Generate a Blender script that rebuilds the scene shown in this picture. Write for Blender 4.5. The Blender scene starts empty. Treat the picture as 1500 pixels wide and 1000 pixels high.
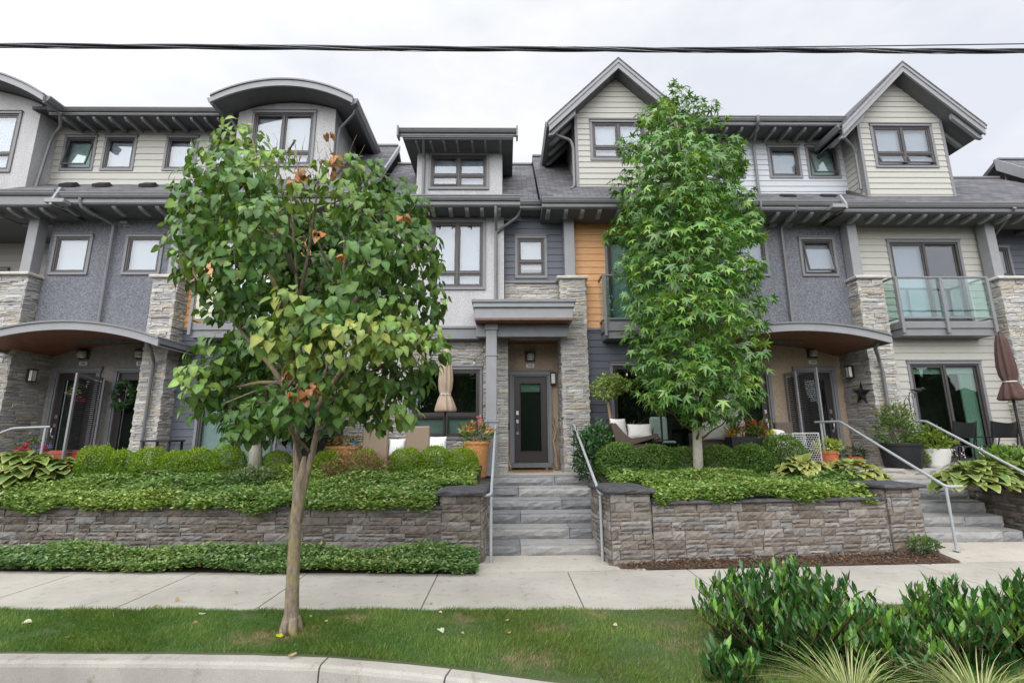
import bpy, math, random
import numpy as np
from math import radians, sin, cos, pi, sqrt
S = bpy.context.scene
RNG = np.random.default_rng(7)
random.seed(7)
# ------------------------------------------------------------------ camera
CAMH = 1.85
PITCH, YAW, ROLL, FPX = radians(11.3), radians(0.8), radians(0.3), 700.0
def _rot(v, k, a):
    return v*cos(a) + np.cross(k, v)*sin(a) + k*np.dot(k, v)*(1-cos(a))
_r, _u, _f = np.array([1., 0, 0]), np.array([0, 0, 1.]), np.array([0, 1., 0])
_f, _r = _rot(_f, np.array([0, 0, 1.]), -YAW), _rot(_r, np.array([0, 0, 1.]), -YAW)
_f, _u = _rot(_f, _r, PITCH), _rot(_u, _r, PITCH)
_r, _u = _rot(_r, _f, ROLL), _rot(_u, _f, ROLL)
cam_d = bpy.data.cameras.new('camera')
cam_d.sensor_width = 36; cam_d.lens = 36*FPX/1500; cam_d.clip_end = 3000; cam_d.clip_start = .05
cam = bpy.data.objects.new('camera', cam_d); S.collection.objects.link(cam)
import mathutils
M4 = mathutils.Matrix(((_r[0], _u[0], -_f[0], 0), (_r[1], _u[1], -_f[1], 0), (_r[2], _u[2], -_f[2], CAMH), (0, 0, 0, 1)))
cam.matrix_world = M4
S.camera = cam
# ------------------------------------------------------------------ light
W = bpy.data.worlds.new('World'); S.world = W; W.use_nodes = True
wn, wl = W.node_tree.nodes, W.node_tree.links
for n in list(wn): wn.remove(n)
SUN_EL, SUN_AZ = radians(42), radians(200)      # high, veiled by cloud, from behind the camera
sky = wn.new('ShaderNodeTexSky'); sky.sky_type = 'NISHITA'; sky.sun_disc = False
sky.sun_elevation = SUN_EL; sky.sun_rotation = SUN_AZ
tc = wn.new('ShaderNodeTexCoord')
mp = wn.new('ShaderNodeMapping'); mp.inputs['Scale'].default_value = (1.0, 1.0, 2.2)
wl.new(tc.outputs['Generated'], mp.inputs['Vector'])
nz = wn.new('ShaderNodeTexNoise'); nz.inputs['Scale'].default_value = 2.3; nz.inputs['Detail'].default_value = 5; nz.inputs['Roughness'].default_value = .55
wl.new(mp.outputs[0], nz.inputs['Vector'])
rp = wn.new('ShaderNodeValToRGB')
rp.color_ramp.elements[0].position = .36; rp.color_ramp.elements[0].color = (.62, .64, .69, 1)
rp.color_ramp.elements[1].position = .60; rp.color_ramp.elements[1].color = (.775, .78, .79, 1)
wl.new(nz.outputs['Fac'], rp.inputs[0])
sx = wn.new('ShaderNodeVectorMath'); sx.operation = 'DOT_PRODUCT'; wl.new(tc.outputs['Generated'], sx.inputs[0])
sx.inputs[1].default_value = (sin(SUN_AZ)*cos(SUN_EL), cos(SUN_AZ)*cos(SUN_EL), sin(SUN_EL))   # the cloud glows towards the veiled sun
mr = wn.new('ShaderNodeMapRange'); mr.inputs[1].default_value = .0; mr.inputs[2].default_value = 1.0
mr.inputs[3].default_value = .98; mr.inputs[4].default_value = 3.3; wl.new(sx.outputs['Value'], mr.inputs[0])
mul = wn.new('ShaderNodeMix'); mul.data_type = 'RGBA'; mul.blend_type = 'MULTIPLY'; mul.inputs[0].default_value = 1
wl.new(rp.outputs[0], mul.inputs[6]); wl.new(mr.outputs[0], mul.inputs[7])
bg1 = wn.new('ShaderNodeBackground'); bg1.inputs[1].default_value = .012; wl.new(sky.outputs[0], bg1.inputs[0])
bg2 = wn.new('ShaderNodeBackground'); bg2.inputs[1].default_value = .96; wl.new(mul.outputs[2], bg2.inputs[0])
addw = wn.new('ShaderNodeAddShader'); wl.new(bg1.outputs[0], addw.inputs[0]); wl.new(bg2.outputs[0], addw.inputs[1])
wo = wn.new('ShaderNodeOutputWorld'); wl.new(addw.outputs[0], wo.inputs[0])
sl = bpy.data.lights.new('sun', 'SUN'); sl.energy = 1.5; sl.angle = radians(70); sl.color = (1, .96, .9)
so = bpy.data.objects.new('sun', sl); S.collection.objects.link(so)
_d = mathutils.Vector((sin(SUN_AZ)*cos(SUN_EL), cos(SUN_AZ)*cos(SUN_EL), sin(SUN_EL)))
so.rotation_euler = _d.to_track_quat('Z', 'Y').to_euler(); so.location = (0, -10, 30)
S.view_settings.view_transform = 'Standard'; S.view_settings.look = 'None'
S.view_settings.exposure = 0.42; S.view_settings.gamma = 1
try:
    S.cycles.max_bounces = 8; S.cycles.transparent_max_bounces = 12; S.cycles.use_denoising = True
except Exception: pass

# ------------------------------------------------------------------ pixel -> world on a real plane
def ray(px, py): return _f*FPX + _r*(px-750) - _u*(py-500)
def at(px, py, Y):
    d = ray(px, py); return np.array([0, 0, CAMH]) + d*(Y/d[1])
def X_(px, py, Y): return float(at(px, py, Y)[0])
def Z_(px, py, Y): return float(at(px, py, Y)[2])
def wr(a, b, Y):
    p, q = at(*a, Y), at(*b, Y); return float(p[0]), float(q[0]), float(q[2]), float(p[2])

# ------------------------------------------------------------------ object helpers
OFF = {}
COL = S.collection
def thing(name, label, cat, loc=(0, 0, 0), rz=0, group=None, world=True):
    o = bpy.data.objects.new(name, None); COL.objects.link(o)
    o.empty_display_size = .2
    o.location = loc; o.rotation_euler = (0, 0, rz); o['label'] = label; o['category'] = cat
    if group: o['group'] = group
    OFF[o.name] = tuple(loc) if world else (0, 0, 0)
    return o
def tag(o, label, cat, group=None):
    o['label'] = label; o['category'] = cat
    if group: o['group'] = group
    return o
def structure(o): o['kind'] = 'structure'; return o
def children(o): return [c for c in bpy.data.objects if c.parent == o]
def copy_tree(o, parent=None):
    c = o.copy(); COL.objects.link(c); c.parent = parent
    for ch in list(o.children): copy_tree(ch, c)
    return c
def dup(o, loc, rz=0, label=None, group=None, scale=None):
    c = copy_tree(o); c.location = loc; c.rotation_euler = (0, 0, rz)
    if scale is not None: c.scale = scale if hasattr(scale, '__len__') else (scale,)*3
    if label: c['label'] = label
    if group: c['group'] = group
    return c
def link_mesh(name, me, mat, parent=None, label=None):
    o = bpy.data.objects.new(name, me); COL.objects.link(o)
    if mat is not None: me.materials.append(mat)
    if parent is not None:
        o.parent = parent; OFF[o.name] = OFF.get(parent.name, (0, 0, 0))
    if label: o['label'] = label
    return o
def np_mesh(name, V, F_list, col=None, smooth=False):
    """V (n,3); F_list: list of int arrays (m,k)"""
    me = bpy.data.meshes.new(name)
    V = np.asarray(V, np.float32)
    me.vertices.add(len(V)); me.vertices.foreach_set('co', V.ravel())
    loops = np.concatenate([np.asarray(f, np.int32).ravel() for f in F_list])
    tot = np.concatenate([np.full(len(f), f.shape[1], np.int32) for f in F_list])
    st = np.concatenate([[0], np.cumsum(tot)[:-1]]).astype(np.int32)
    me.loops.add(len(loops)); me.loops.foreach_set('vertex_index', loops)
    me.polygons.add(len(tot)); me.polygons.foreach_set('loop_start', st)
    if smooth: me.polygons.foreach_set('use_smooth', np.ones(len(tot), bool))
    if col is not None:
        a = me.attributes.new('col', 'FLOAT_COLOR', 'POINT')
        c4 = np.ones((len(V), 4), np.float32); c4[:, :3] = col
        a.data.foreach_set('color', c4.ravel())
    me.update(calc_edges=True); me.validate()
    return me
class MB:
    def __init__(s): s.v = []; s.f = []; s.c = []; s.cur = (.5, .5, .5)
    def add(s, vs, fs):
        n = len(s.v); s.v += [tuple(map(float, p)) for p in vs]; s.f += [tuple(n+i for i in f) for f in fs]
        s.c += [s.cur]*len(vs); return s
    def box(s, x0, x1, y0, y1, z0, z1):
        if x0 > x1: x0, x1 = x1, x0
        if y0 > y1: y0, y1 = y1, y0
        if z0 > z1: z0, z1 = z1, z0
        return s.add([(x0,y0,z0),(x1,y0,z0),(x1,y1,z0),(x0,y1,z0),(x0,y0,z1),(x1,y0,z1),(x1,y1,z1),(x0,y1,z1)],
              [(0,3,2,1),(4,5,6,7),(0,1,5,4),(1,2,6,5),(2,3,7,6),(3,0,4,7)])
    def bbox(s, x0, x1, y0, y1, z0, z1, b=.006):
        """box with chamfered edges along every side"""
        if x0 > x1: x0, x1 = x1, x0
        if y0 > y1: y0, y1 = y1, y0
        if z0 > z1: z0, z1 = z1, z0
        b = min(b, (x1-x0)*.45, (y1-y0)*.45, (z1-z0)*.45)
        vs = []; idx = {}
        for i, sx_ in enumerate((x0, x1)):
            for j, sy in enumerate((y0, y1)):
                for k, sz in enumerate((z0, z1)):
                    dx, dy, dz = b*(1-2*i), b*(1-2*j), b*(1-2*k)
                    idx[i,j,k,'x'] = len(vs); vs.append((sx_, sy+dy, sz+dz))
                    idx[i,j,k,'y'] = len(vs); vs.append((sx_+dx, sy, sz+dz))
                    idx[i,j,k,'z'] = len(vs); vs.append((sx_+dx, sy+dy, sz))
        I = lambda i,j,k,a: idx[i,j,k,a]
        fs = [[I(0,0,0,'x'),I(0,0,1,'x'),I(0,1,1,'x'),I(0,1,0,'x')],[I(1,0,0,'x'),I(1,1,0,'x'),I(1,1,1,'x'),I(1,0,1,'x')],
              [I(0,0,0,'y'),I(1,0,0,'y'),I(1,0,1,'y'),I(0,0,1,'y')],[I(0,1,0,'y'),I(0,1,1,'y'),I(1,1,1,'y'),I(1,1,0,'y')],
              [I(0,0,0,'z'),I(0,1,0,'z'),I(1,1,0,'z'),I(1,0,0,'z')],[I(0,0,1,'z'),I(1,0,1,'z'),I(1,1,1,'z'),I(0,1,1,'z')]]
        for i in (0,1):
            for j in (0,1):
                f = [I(i,j,0,'x'),I(i,j,0,'y'),I(i,j,1,'y'),I(i,j,1,'x')]; fs.append(f if (i+j)%2==0 else f[::-1])
        for i in (0,1):
            for k in (0,1):
                f = [I(i,0,k,'z'),I(i,0,k,'x'),I(i,1,k,'x'),I(i,1,k,'z')]; fs.append(f if (i+k)%2==0 else f[::-1])
        for j in (0,1):
            for k in (0,1):
                f = [I(0,j,k,'y'),I(0,j,k,'z'),I(1,j,k,'z'),I(1,j,k,'y')]; fs.append(f if (j+k)%2==0 else f[::-1])
        for i in (0,1):
            for j in (0,1):
                for k in (0,1):
                    f = [I(i,j,k,'x'),I(i,j,k,'z'),I(i,j,k,'y')]; fs.append(f if (i+j+k)%2==0 else f[::-1])
        return s.add(vs, fs)
    def prism(s, poly, d, close=True):
        """poly: list of 3D points, extruded by vector d"""
        n = len(poly); q = [(p[0]+d[0], p[1]+d[1], p[2]+d[2]) for p in poly]
        fs = [(i, (i+1) % n, n+(i+1) % n, n+i) for i in range(n)]
        if close: fs += [tuple(range(n-1, -1, -1)), tuple(range(n, 2*n))]
        return s.add(list(poly)+q, fs)
    def tube(s, pts, rad, n=8, caps=True):
        pts = [np.array(p, float) for p in pts]
        if not hasattr(rad, '__len__'): rad = [rad]*len(pts)
        rings = []; a = None
        for i, p in enumerate(pts):
            t = pts[min(i+1, len(pts)-1)] - pts[max(i-1, 0)]; t = t/(np.linalg.norm(t)+1e-9)
            if a is None:
                a = np.cross(t, [0, 0, 1.]);
                if np.linalg.norm(a) < .1: a = np.cross(t, [1., 0, 0])
            a = a - t*np.dot(a, t); a /= np.linalg.norm(a)+1e-9; b = np.cross(t, a)
            rings.append([p + rad[i]*(a*cos(2*pi*k/n)+b*sin(2*pi*k/n)) for k in range(n)])
        vs = [q for r in rings for q in r]; fs = []
        for i in range(len(pts)-1):
            for k in range(n):
                fs.append((i*n+k, i*n+(k+1) % n, (i+1)*n+(k+1) % n, (i+1)*n+k))
        if caps: fs += [tuple(range(n-1, -1, -1)), tuple((len(pts)-1)*n+k for k in range(n))]
        return s.add(vs, fs)
    def lathe(s, prof, c=(0, 0, 0), n=20, wob=None):
        vs = []; fs = []
        for i, (r, z) in enumerate(prof):
            for k in range(n):
                a = 2*pi*k/n; rr = r*(1+(wob(a, i) if wob else 0))
                vs.append((c[0]+rr*cos(a), c[1]+rr*sin(a), c[2]+z))
        for i in range(len(prof)-1):
            for k in range(n): fs.append((i*n+k, i*n+(k+1) % n, (i+1)*n+(k+1) % n, (i+1)*n+k))
        fs += [tuple(range(n-1, -1, -1)), tuple((len(prof)-1)*n+k for k in range(n))]
        return s.add(vs, fs)
    def ell(s, c, r, n=10, m=6, jit=0):
        vs = []; fs = []
        for i in range(m+1):
            t = pi*i/m
            for k in range(n):
                a = 2*pi*k/n; q = 1+random.uniform(-jit, jit)
                vs.append((c[0]+r[0]*sin(t)*cos(a)*q, c[1]+r[1]*sin(t)*sin(a)*q, c[2]-r[2]*cos(t)*q))
        for i in range(m):
            for k in range(n): fs.append((i*n+k, i*n+(k+1) % n, (i+1)*n+(k+1) % n, (i+1)*n+k))
        return s.add(vs, fs)
    def build(s, name, mat, parent=None, smooth=False, label=None, color=False, bevel=0):
        off = OFF.get(parent.name, (0, 0, 0)) if parent is not None else (0, 0, 0)
        me = bpy.data.meshes.new(name)
        me.from_pydata([(p[0]-off[0], p[1]-off[1], p[2]-off[2]) for p in s.v], [], s.f)
        if color:
            a = me.attributes.new('col', 'FLOAT_COLOR', 'POINT')
            c4 = np.ones((len(s.v), 4), np.float32); c4[:, :3] = np.array(s.c); a.data.foreach_set('color', c4.ravel())
        if smooth: me.polygons.foreach_set('use_smooth', [True]*len(me.polygons))
        me.update()
        o = link_mesh(name, me, mat, parent, label)
        if smooth == 'auto':
            try: me.set_sharp_from_angle(angle=radians(40))
            except Exception: pass
        if bevel:
            m = o.modifiers.new('bevel', 'BEVEL'); m.width = bevel; m.segments = 2; m.limit_method = 'ANGLE'
        return o

# ------------------------------------------------------------------ materials
def nm(name):
    m = bpy.data.materials.new(name); m.use_nodes = True
    return m, m.node_tree.nodes, m.node_tree.links, m.node_tree.nodes['Principled BSDF']
def coords(n, l, scale=(1, 1, 1), kind='Object'):
    t = n.new('ShaderNodeTexCoord'); mp_ = n.new('ShaderNodeMapping'); mp_.inputs['Scale'].default_value = scale
    l.new(t.outputs[kind], mp_.inputs['Vector']); return mp_.outputs[0]
def noise(n, l, vec, scale, detail=4, rough=.6):
    t = n.new('ShaderNodeTexNoise'); t.inputs['Scale'].default_value = scale; t.inputs['Detail'].default_value = detail
    t.inputs['Roughness'].default_value = rough; l.new(vec, t.inputs['Vector']); return t.outputs['Fac']
def ramp(n, l, fac, stops):
    r = n.new('ShaderNodeValToRGB'); e = r.color_ramp.elements
    while len(e) < len(stops): e.new(.5)
    for i, (p, c) in enumerate(stops): e[i].position = p; e[i].color = (*c, 1)
    l.new(fac, r.inputs[0]); return r.outputs[0]
def bump(n, l, h, b, strength=.3, dist=.02):
    t = n.new('ShaderNodeBump'); t.inputs['Strength'].default_value = strength; t.inputs['Distance'].default_value = dist
    l.new(h, t.inputs['Height']); l.new(t.outputs[0], b.inputs['Normal']); return t
def mixc(n, l, fac, a, b, mode='MIX'):
    m = n.new('ShaderNodeMix'); m.data_type = 'RGBA'; m.blend_type = mode
    if isinstance(fac, (int, float)): m.inputs[0].default_value = fac
    else: l.new(fac, m.inputs[0])
    for v, i in ((a, 6), (b, 7)):
        if isinstance(v, tuple): m.inputs[i].default_value = (*v, 1)
        else: l.new(v, m.inputs[i])
    return m.outputs[2]
def sc(c, k): return tuple(min(1, x*k) for x in c)
def mat_noise(name, c, var=.15, scale=6, rough=.6, bs=0, bscale=40, bd=.01, spec=.3, streak=None):
    m, n, l, b = nm(name); v = coords(n, l, streak or (1, 1, 1))
    col = ramp(n, l, noise(n, l, v, scale), [(.3, sc(c, 1-var)), (.7, sc(c, 1+var))])
    l.new(col, b.inputs['Base Color']); b.inputs['Roughness'].default_value = rough; b.inputs['Specular IOR Level'].default_value = spec
    if bs: bump(n, l, noise(n, l, coords(n, l), bscale, 3), b, bs, bd)
    return m
def mat_stucco(name, dark, light, scale=38, bs=.6):
    m, n, l, b = nm(name); v = coords(n, l)
    a = noise(n, l, v, scale, 3, .6); big = noise(n, l, coords(n, l, (2.2, 2.2, .5)), 1.6, 5)
    c1 = ramp(n, l, a, [(.38, dark), (.66, light)])
    c2 = mixc(n, l, .5, c1, ramp(n, l, big, [(.3, (.42, .42, .42)), (.75, (.62, .62, .62))]), 'OVERLAY')
    l.new(c2, b.inputs['Base Color']); b.inputs['Roughness'].default_value = .9; b.inputs['Specular IOR Level'].default_value = .15
    bump(n, l, a, b, bs, .012); return m
def mat_attr(name, rough=.8, nscale=25, nvar=.25, bs=.5, bscale=45, bd=.012, spec=.25):
    m, n, l, b = nm(name); at_ = n.new('ShaderNodeAttribute'); at_.attribute_name = 'col'; v = coords(n, l)
    f = noise(n, l, v, nscale, 5, .65)
    k = ramp(n, l, f, [(.28, (1-nvar,)*3), (.72, (1,)*3)])
    l.new(mixc(n, l, 1., at_.outputs['Color'], k, 'MULTIPLY'), b.inputs['Base Color'])
    b.inputs['Roughness'].default_value = rough; b.inputs['Specular IOR Level'].default_value = spec
    bump(n, l, noise(n, l, v, bscale, 5, .7), b, bs, bd); return m
def mat_leaf(name, rough=.42, trans=.3, spec=.35, tint=(1.15, 1.1, .55)):
    m, n, l, b = nm(name); at_ = n.new('ShaderNodeAttribute'); at_.attribute_name = 'col'
    v = coords(n, l); f = noise(n, l, v, 60, 2)
    c = mixc(n, l, 1., at_.outputs['Color'], ramp(n, l, f, [(.3, (.78, .8, .75)), (.7, (1, 1, 1))]), 'MULTIPLY')
    l.new(c, b.inputs['Base Color']); b.inputs['Roughness'].default_value = rough; b.inputs['Specular IOR Level'].default_value = spec
    t = n.new('ShaderNodeBsdfTranslucent'); l.new(mixc(n, l, 1., c, tuple(min(1, x*.9) for x in tint), 'MULTIPLY'), t.inputs[0])
    mx = n.new('ShaderNodeMixShader'); mx.inputs[0].default_value = trans
    l.new(b.outputs[0], mx.inputs[1]); l.new(t.outputs[0], mx.inputs[2]); l.new(mx.outputs[0], n['Material Output'].inputs[0]); return m
def mat_glass(name, tint=(.88, .90, .92), refl=1.0, base=.03):
    m, n, l, b = nm(name); n.remove(b)
    tr = n.new('ShaderNodeBsdfTransparent'); tr.inputs[0].default_value = (*tint, 1)
    gl = n.new('ShaderNodeBsdfGlossy'); gl.inputs['Roughness'].default_value = .015; gl.inputs[0].default_value = (.93, .96, 1, 1)
    fr = n.new('ShaderNodeLayerWeight'); fr.inputs[0].default_value = .5
    pw = n.new('ShaderNodeMath'); pw.operation = 'POWER'; pw.inputs[1].default_value = 4; l.new(fr.outputs['Facing'], pw.inputs[0])
    ma = n.new('ShaderNodeMath'); ma.operation = 'MULTIPLY_ADD'; ma.inputs[1].default_value = .9; ma.inputs[2].default_value = base; ma.use_clamp = True
    l.new(pw.outputs[0], ma.inputs[0])
    # panes are never perfectly flat
    bp = n.new('ShaderNodeBump'); bp.inputs['Strength'].default_value = .06; bp.inputs['Distance'].default_value = .02
    l.new(noise(n, l, coords(n, l), 1.4, 2), bp.inputs['Height']); l.new(bp.outputs[0], gl.inputs['Normal'])
    mx = n.new('ShaderNodeMixShader'); l.new(ma.outputs[0], mx.inputs[0]); l.new(tr.outputs[0], mx.inputs[1]); l.new(gl.outputs[0], mx.inputs[2])
    l.new(mx.outputs[0], n['Material Output'].inputs[0]); return m
def mat_wood(name, a, b_, scale=(1.5, 1.5, 26), rough=.55):
    m, n, l, b = nm(name); v = coords(n, l, scale)
    l.new(ramp(n, l, noise(n, l, v, 3, 5), [(.3, a), (.7, b_)]), b.inputs['Base Color']); b.inputs['Roughness'].default_value = rough
    bump(n, l, noise(n, l, v, 6, 4), b, .15, .005); return m
M = {}
M['stucco_light'] = mat_stucco('stucco_light', (.33, .325, .332), (.46, .455, .462), 34, .7)
M['stucco_dark'] = mat_stucco('stucco_dark', (.102, .107, .124), (.205, .212, .238), 36, .9)
M['stucco_entry_grey'] = mat_stucco('stucco_entry_grey', (.19, .175, .16), (.29, .27, .25), 45, .4)
M['stucco_tan'] = mat_stucco('stucco_tan', (.29, .225, .165), (.40, .315, .235), 45, .4)
M['siding_beige'] = mat_noise('siding_beige', (.385, .376, .342), .06, 9, .6, .12, 60, .004, streak=(1, 1, 8))
M['siding_pale'] = mat_noise('siding_pale', (.42, .44, .47), .05, 9, .6, .12, 60, .004, streak=(1, 1, 8))
M['siding_slate'] = mat_noise('siding_slate', (.088, .096, .118), .1, 9, .55, .12, 60, .004, streak=(1, 1, 8))
M['siding_orange'] = mat_wood('siding_orange', (.49, .25, .10), (.66, .36, .165))
M['soffit_wood'] = mat_wood('soffit_wood', (.13, .055, .030), (.23, .10, .055), (4, 1.2, 1))
M['trim'] = mat_noise('trim_grey', (.175, .178, .188), .06, 5, .5, .05, 30, .003)
M['trim_light'] = mat_noise('trim_pale_grey', (.235, .238, .25), .06, 5, .5, .05, 30, .003)
M['gutter'] = mat_noise('gutter_grey', (.14, .14, .148), .1, 4, .38, spec=.45)
M['soffit_dark'] = mat_noise('soffit_dark', (.11, .11, .118), .08, 4, .7)
M['bronze'] = mat_noise('bronze_frame', (.048, .042, .042), .12, 5, .4, spec=.4)
M['door'] = mat_noise('door_brown', (.030, .024, .024), .1, 5, .42, spec=.4)
M['blind_white'] = mat_noise('blind_white', (.31, .335, .355), .03, 4, .8)
M['blind_green'] = mat_noise('blind_green', (.28, .38, .33), .05, 4, .8)
M['blind_sky_grey'] = mat_noise('blind_sky_grey', (.27, .295, .325), .05, 4, .8)  # colour of real blinds; in the centre bay it paints reflected sky
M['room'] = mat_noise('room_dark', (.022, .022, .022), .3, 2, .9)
M['glass'] = mat_glass('window_glass', base=.06)
M['glass_dark'] = mat_glass('patio_glass', (.74, .82, .78), 1, .06)
M['glass_rail'] = mat_glass('balcony_glass', (.86, .95, .92), 1, .06)
M['chrome'] = mat_noise('satin_nickel', (.62, .62, .62), .05, 5, .28); M['chrome'].node_tree.nodes['Principled BSDF'].inputs['Metallic'].default_value = 1
M['rail'] = mat_noise('painted_steel', (.30, .315, .33), .1, 9, .42, .1, 40, .002, spec=.5)
M['white'] = mat_noise('white_fabric', (.74, .74, .74), .05, 8, .9, .3, 60, .004)
M['plaque'] = mat_noise('white_plaque', (.62, .62, .6), .03, 8, .5)
M['ink'] = mat_noise('ink', (.10, .10, .10), .03, 8, .6)
M['black'] = mat_noise('black_metal', (.018, .018, .02), .1, 8, .45)
M['blackpot'] = mat_noise('black_plastic', (.022, .022, .026), .15, 8, .5)
M['stone'] = mat_attr('ledge_stone', .85, 20, .32, .7, 30, .02)
M['wallstone'] = mat_attr('wall_stone', .9, 9, .42, .9, 26, .03)
M['step'] = mat_attr('step_stone', .85, 7, .24, .6, 14, .035)
M['leaf'] = mat_leaf('leaf')
M['leaf_shiny'] = mat_leaf('leaf_shiny', .3, .2, .5)
M['mulch_chip'] = mat_attr('mulch_chip', .95, 30, .3, .2)
M['petal'] = mat_leaf('petal', .6, .3, .2, (1, 1, 1))
def mat_shingle():
    m, n, l, b = nm('roof_shingle'); v = coords(n, l, (1, 1, 1.35))
    br = n.new('ShaderNodeTexBrick'); br.inputs['Scale'].default_value = 1; br.inputs['Brick Width'].default_value = .26; br.inputs['Row Height'].default_value = .135
    br.inputs['Mortar Size'].default_value = .006; br.inputs['Color1'].default_value = (.060, .060, .068, 1); br.inputs['Color2'].default_value = (.115, .113, .122, 1); br.inputs['Mortar'].default_value = (.02, .02, .022, 1)
    sw = n.new('ShaderNodeSeparateXYZ'); cb = n.new('ShaderNodeCombineXYZ'); l.new(v, sw.inputs[0]); l.new(sw.outputs[0], cb.inputs[0]); l.new(sw.outputs[2], cb.inputs[1]); l.new(cb.outputs[0], br.inputs['Vector'])
    l.new(mixc(n, l, .5, br.outputs['Color'], ramp(n, l, noise(n, l, v, 3, 5), [(.3, (.35,)*3), (.7, (.65,)*3)]), 'OVERLAY'), b.inputs['Base Color'])
    b.inputs['Roughness'].default_value = .9; bump(n, l, br.outputs['Fac'], b, .5, -.012); return m
M['shingle'] = mat_shingle()
def mat_concrete(name, c, stain=.12, fleck=True):
    m, n, l, b = nm(name); v = coords(n, l)
    a = ramp(n, l, noise(n, l, v, .9, 6, .62), [(.3, sc(c, 1-stain)), (.68, sc(c, 1+stain*.45))])
    k = ramp(n, l, noise(n, l, v, 160, 2), [(.35, (.80,)*3), (.6, (1,)*3)])
    sp = ramp(n, l, noise(n, l, v, 7, 5, .7), [(.24, (.62, .57, .50)), (.44, (1,)*3)])
    l.new(mixc(n, l, 1., mixc(n, l, 1., a, k, 'MULTIPLY'), sp, 'MULTIPLY'), b.inputs['Base Color'])
    b.inputs['Roughness'].default_value = .92; b.inputs['Specular IOR Level'].default_value = .15
    bump(n, l, noise(n, l, v, 130, 3), b, .25, .004); return m
M['concrete'] = mat_concrete('sidewalk_concrete', (.385, .365, .325), .2)
M['kerb'] = mat_concrete('kerb_concrete', (.37, .35, .315), .3)
M['landing'] = mat_concrete('landing_concrete', (.44, .41, .36), .18)
M['asphalt'] = mat_noise('asphalt', (.06, .056, .052), .3, 40, .95, .5, 90, .01)
M['joint'] = mat_noise('joint_fibre', (.17, .125, .08), .25, 30, .9)
M['soil'] = mat_noise('soil_dark', (.035, .024, .016), .35, 25, 1, .8, 40, .02)
M['mulch'] = mat_noise('bark_mulch', (.085, .054, .038), .6, 45, 1, .9, 60, .025)
def mat_lawn():
    m, n, l, b = nm('lawn_soil'); v = coords(n, l)
    l.new(ramp(n, l, noise(n, l, v, 1.3, 5, .6), [(.3, (.04, .062, .02)), (.75, (.07, .078, .03))]), b.inputs['Base Color'])
    b.inputs['Roughness'].default_value = 1; return m
M['lawn'] = mat_lawn()
def mat_bark(name, a, b_, moss, mossamt=.55, scale=(1, 1, .35)):
    m, n, l, b = nm(name); v = coords(n, l, scale); w = coords(n, l)
    c = ramp(n, l, noise(n, l, v, 34, 6, .7), [(.3, a), (.7, b_)])
    f = ramp(n, l, noise(n, l, w, 7, 5, .65), [(mossamt-.08, (0, 0, 0)), (mossamt+.08, (1, 1, 1))])
    c = mixc(n, l, f, c, mixc(n, l, .6, c, moss))
    l.new(c, b.inputs['Base Color']); b.inputs['Roughness'].default_value = .95; b.inputs['Specular IOR Level'].default_value = .1
    bump(n, l, noise(n, l, v, 40, 6, .75), b, .9, .02); return m
M['bark'] = mat_bark('bark_mossy', (.10, .078, .06), (.31, .26, .20), (.26, .225, .07), .55)
M['bark_pale'] = mat_bark('bark_pale', (.30, .27, .23), (.47, .44, .38), (.36, .36, .28), .62)
M['bark_dark'] = mat_bark('bark_dark', (.05, .035, .02), (.13, .09, .05), (.14, .13, .04), .5)
M['wicker'] = mat_wood('wicker', (.17, .12, .085), (.33, .25, .18), (40, 40, 60), .7)
M['wicker_dark'] = mat_wood('wicker_dark', (.04, .03, .026), (.13, .095, .075), (40, 40, 60), .7)
M['cushion'] = mat_noise('cushion_pale', (.58, .56, .54), .05, 9, .95, .3, 50, .004)
M['umb_tan'] = mat_noise('canvas_tan', (.36, .275, .21), .08, 9, .95, .3, 120, .003)
M['umb_brown'] = mat_noise('canvas_brown', (.085, .05, .045), .12, 9, .95, .3, 120, .003)
def mat_pot():
    m, n, l, b = nm('orange_pot'); v = coords(n, l)
    vo = n.new('ShaderNodeTexVoronoi'); vo.inputs['Scale'].default_value = 42; l.new(v, vo.inputs['Vector'])
    l.new(ramp(n, l, vo.outputs['Distance'], [(.1, (.62, .33, .12)), (.6, (.40, .17, .05))]), b.inputs['Base Color'])
    b.inputs['Roughness'].default_value = .6; bump(n, l, vo.outputs['Distance'], b, .7, -.01); return m
M['orange_pot'] = mat_pot()
M['terracotta'] = mat_noise('terracotta', (.42, .13, .055), .12, 8, .8, .1, 50, .004)
M['whitepot'] = mat_noise('white_glaze', (.72, .71, .68), .04, 8, .35, spec=.5)
M['redpaint'] = mat_noise('red_paint', (.30, .06, .035), .15, 8, .6)
M['mat'] = mat_noise('door_mat', (.22, .12, .055), .25, 60, 1, .6, 90, .01)
M['hose'] = mat_noise('teal_hose', (.10, .45, .42), .08, 8, .5)
M['driftwood'] = mat_wood('driftwood', (.20, .14, .09), (.36, .26, .18), (3, 3, 1))
M['lampglass'] = mat_noise('frosted_glass', (.70, .68, .64), .05, 8, .35)
M['cable'] = mat_noise('cable_black', (.04, .043, .052), .2, 3, .5)
M['wire'] = mat_noise('bare_wire', (.45, .45, .45), .1, 3, .4)
M['mesh_screen'] = mat_noise('insect_screen', (.035, .035, .037), .1, 300, .8)
M['wood_far'] = mat_noise('far_foliage', (.045, .075, .025), .5, 2.2, .9, .9, 6, .3)
M['cap'] = mat_noise('dark_cap_stone', (.062, .062, .068), .3, 8, .8, .8, 22, .03)
M['capstone_light'] = mat_noise('pale_cap_stone', (.46, .44, .40), .1, 12, .8, .3, 40, .008)
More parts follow.
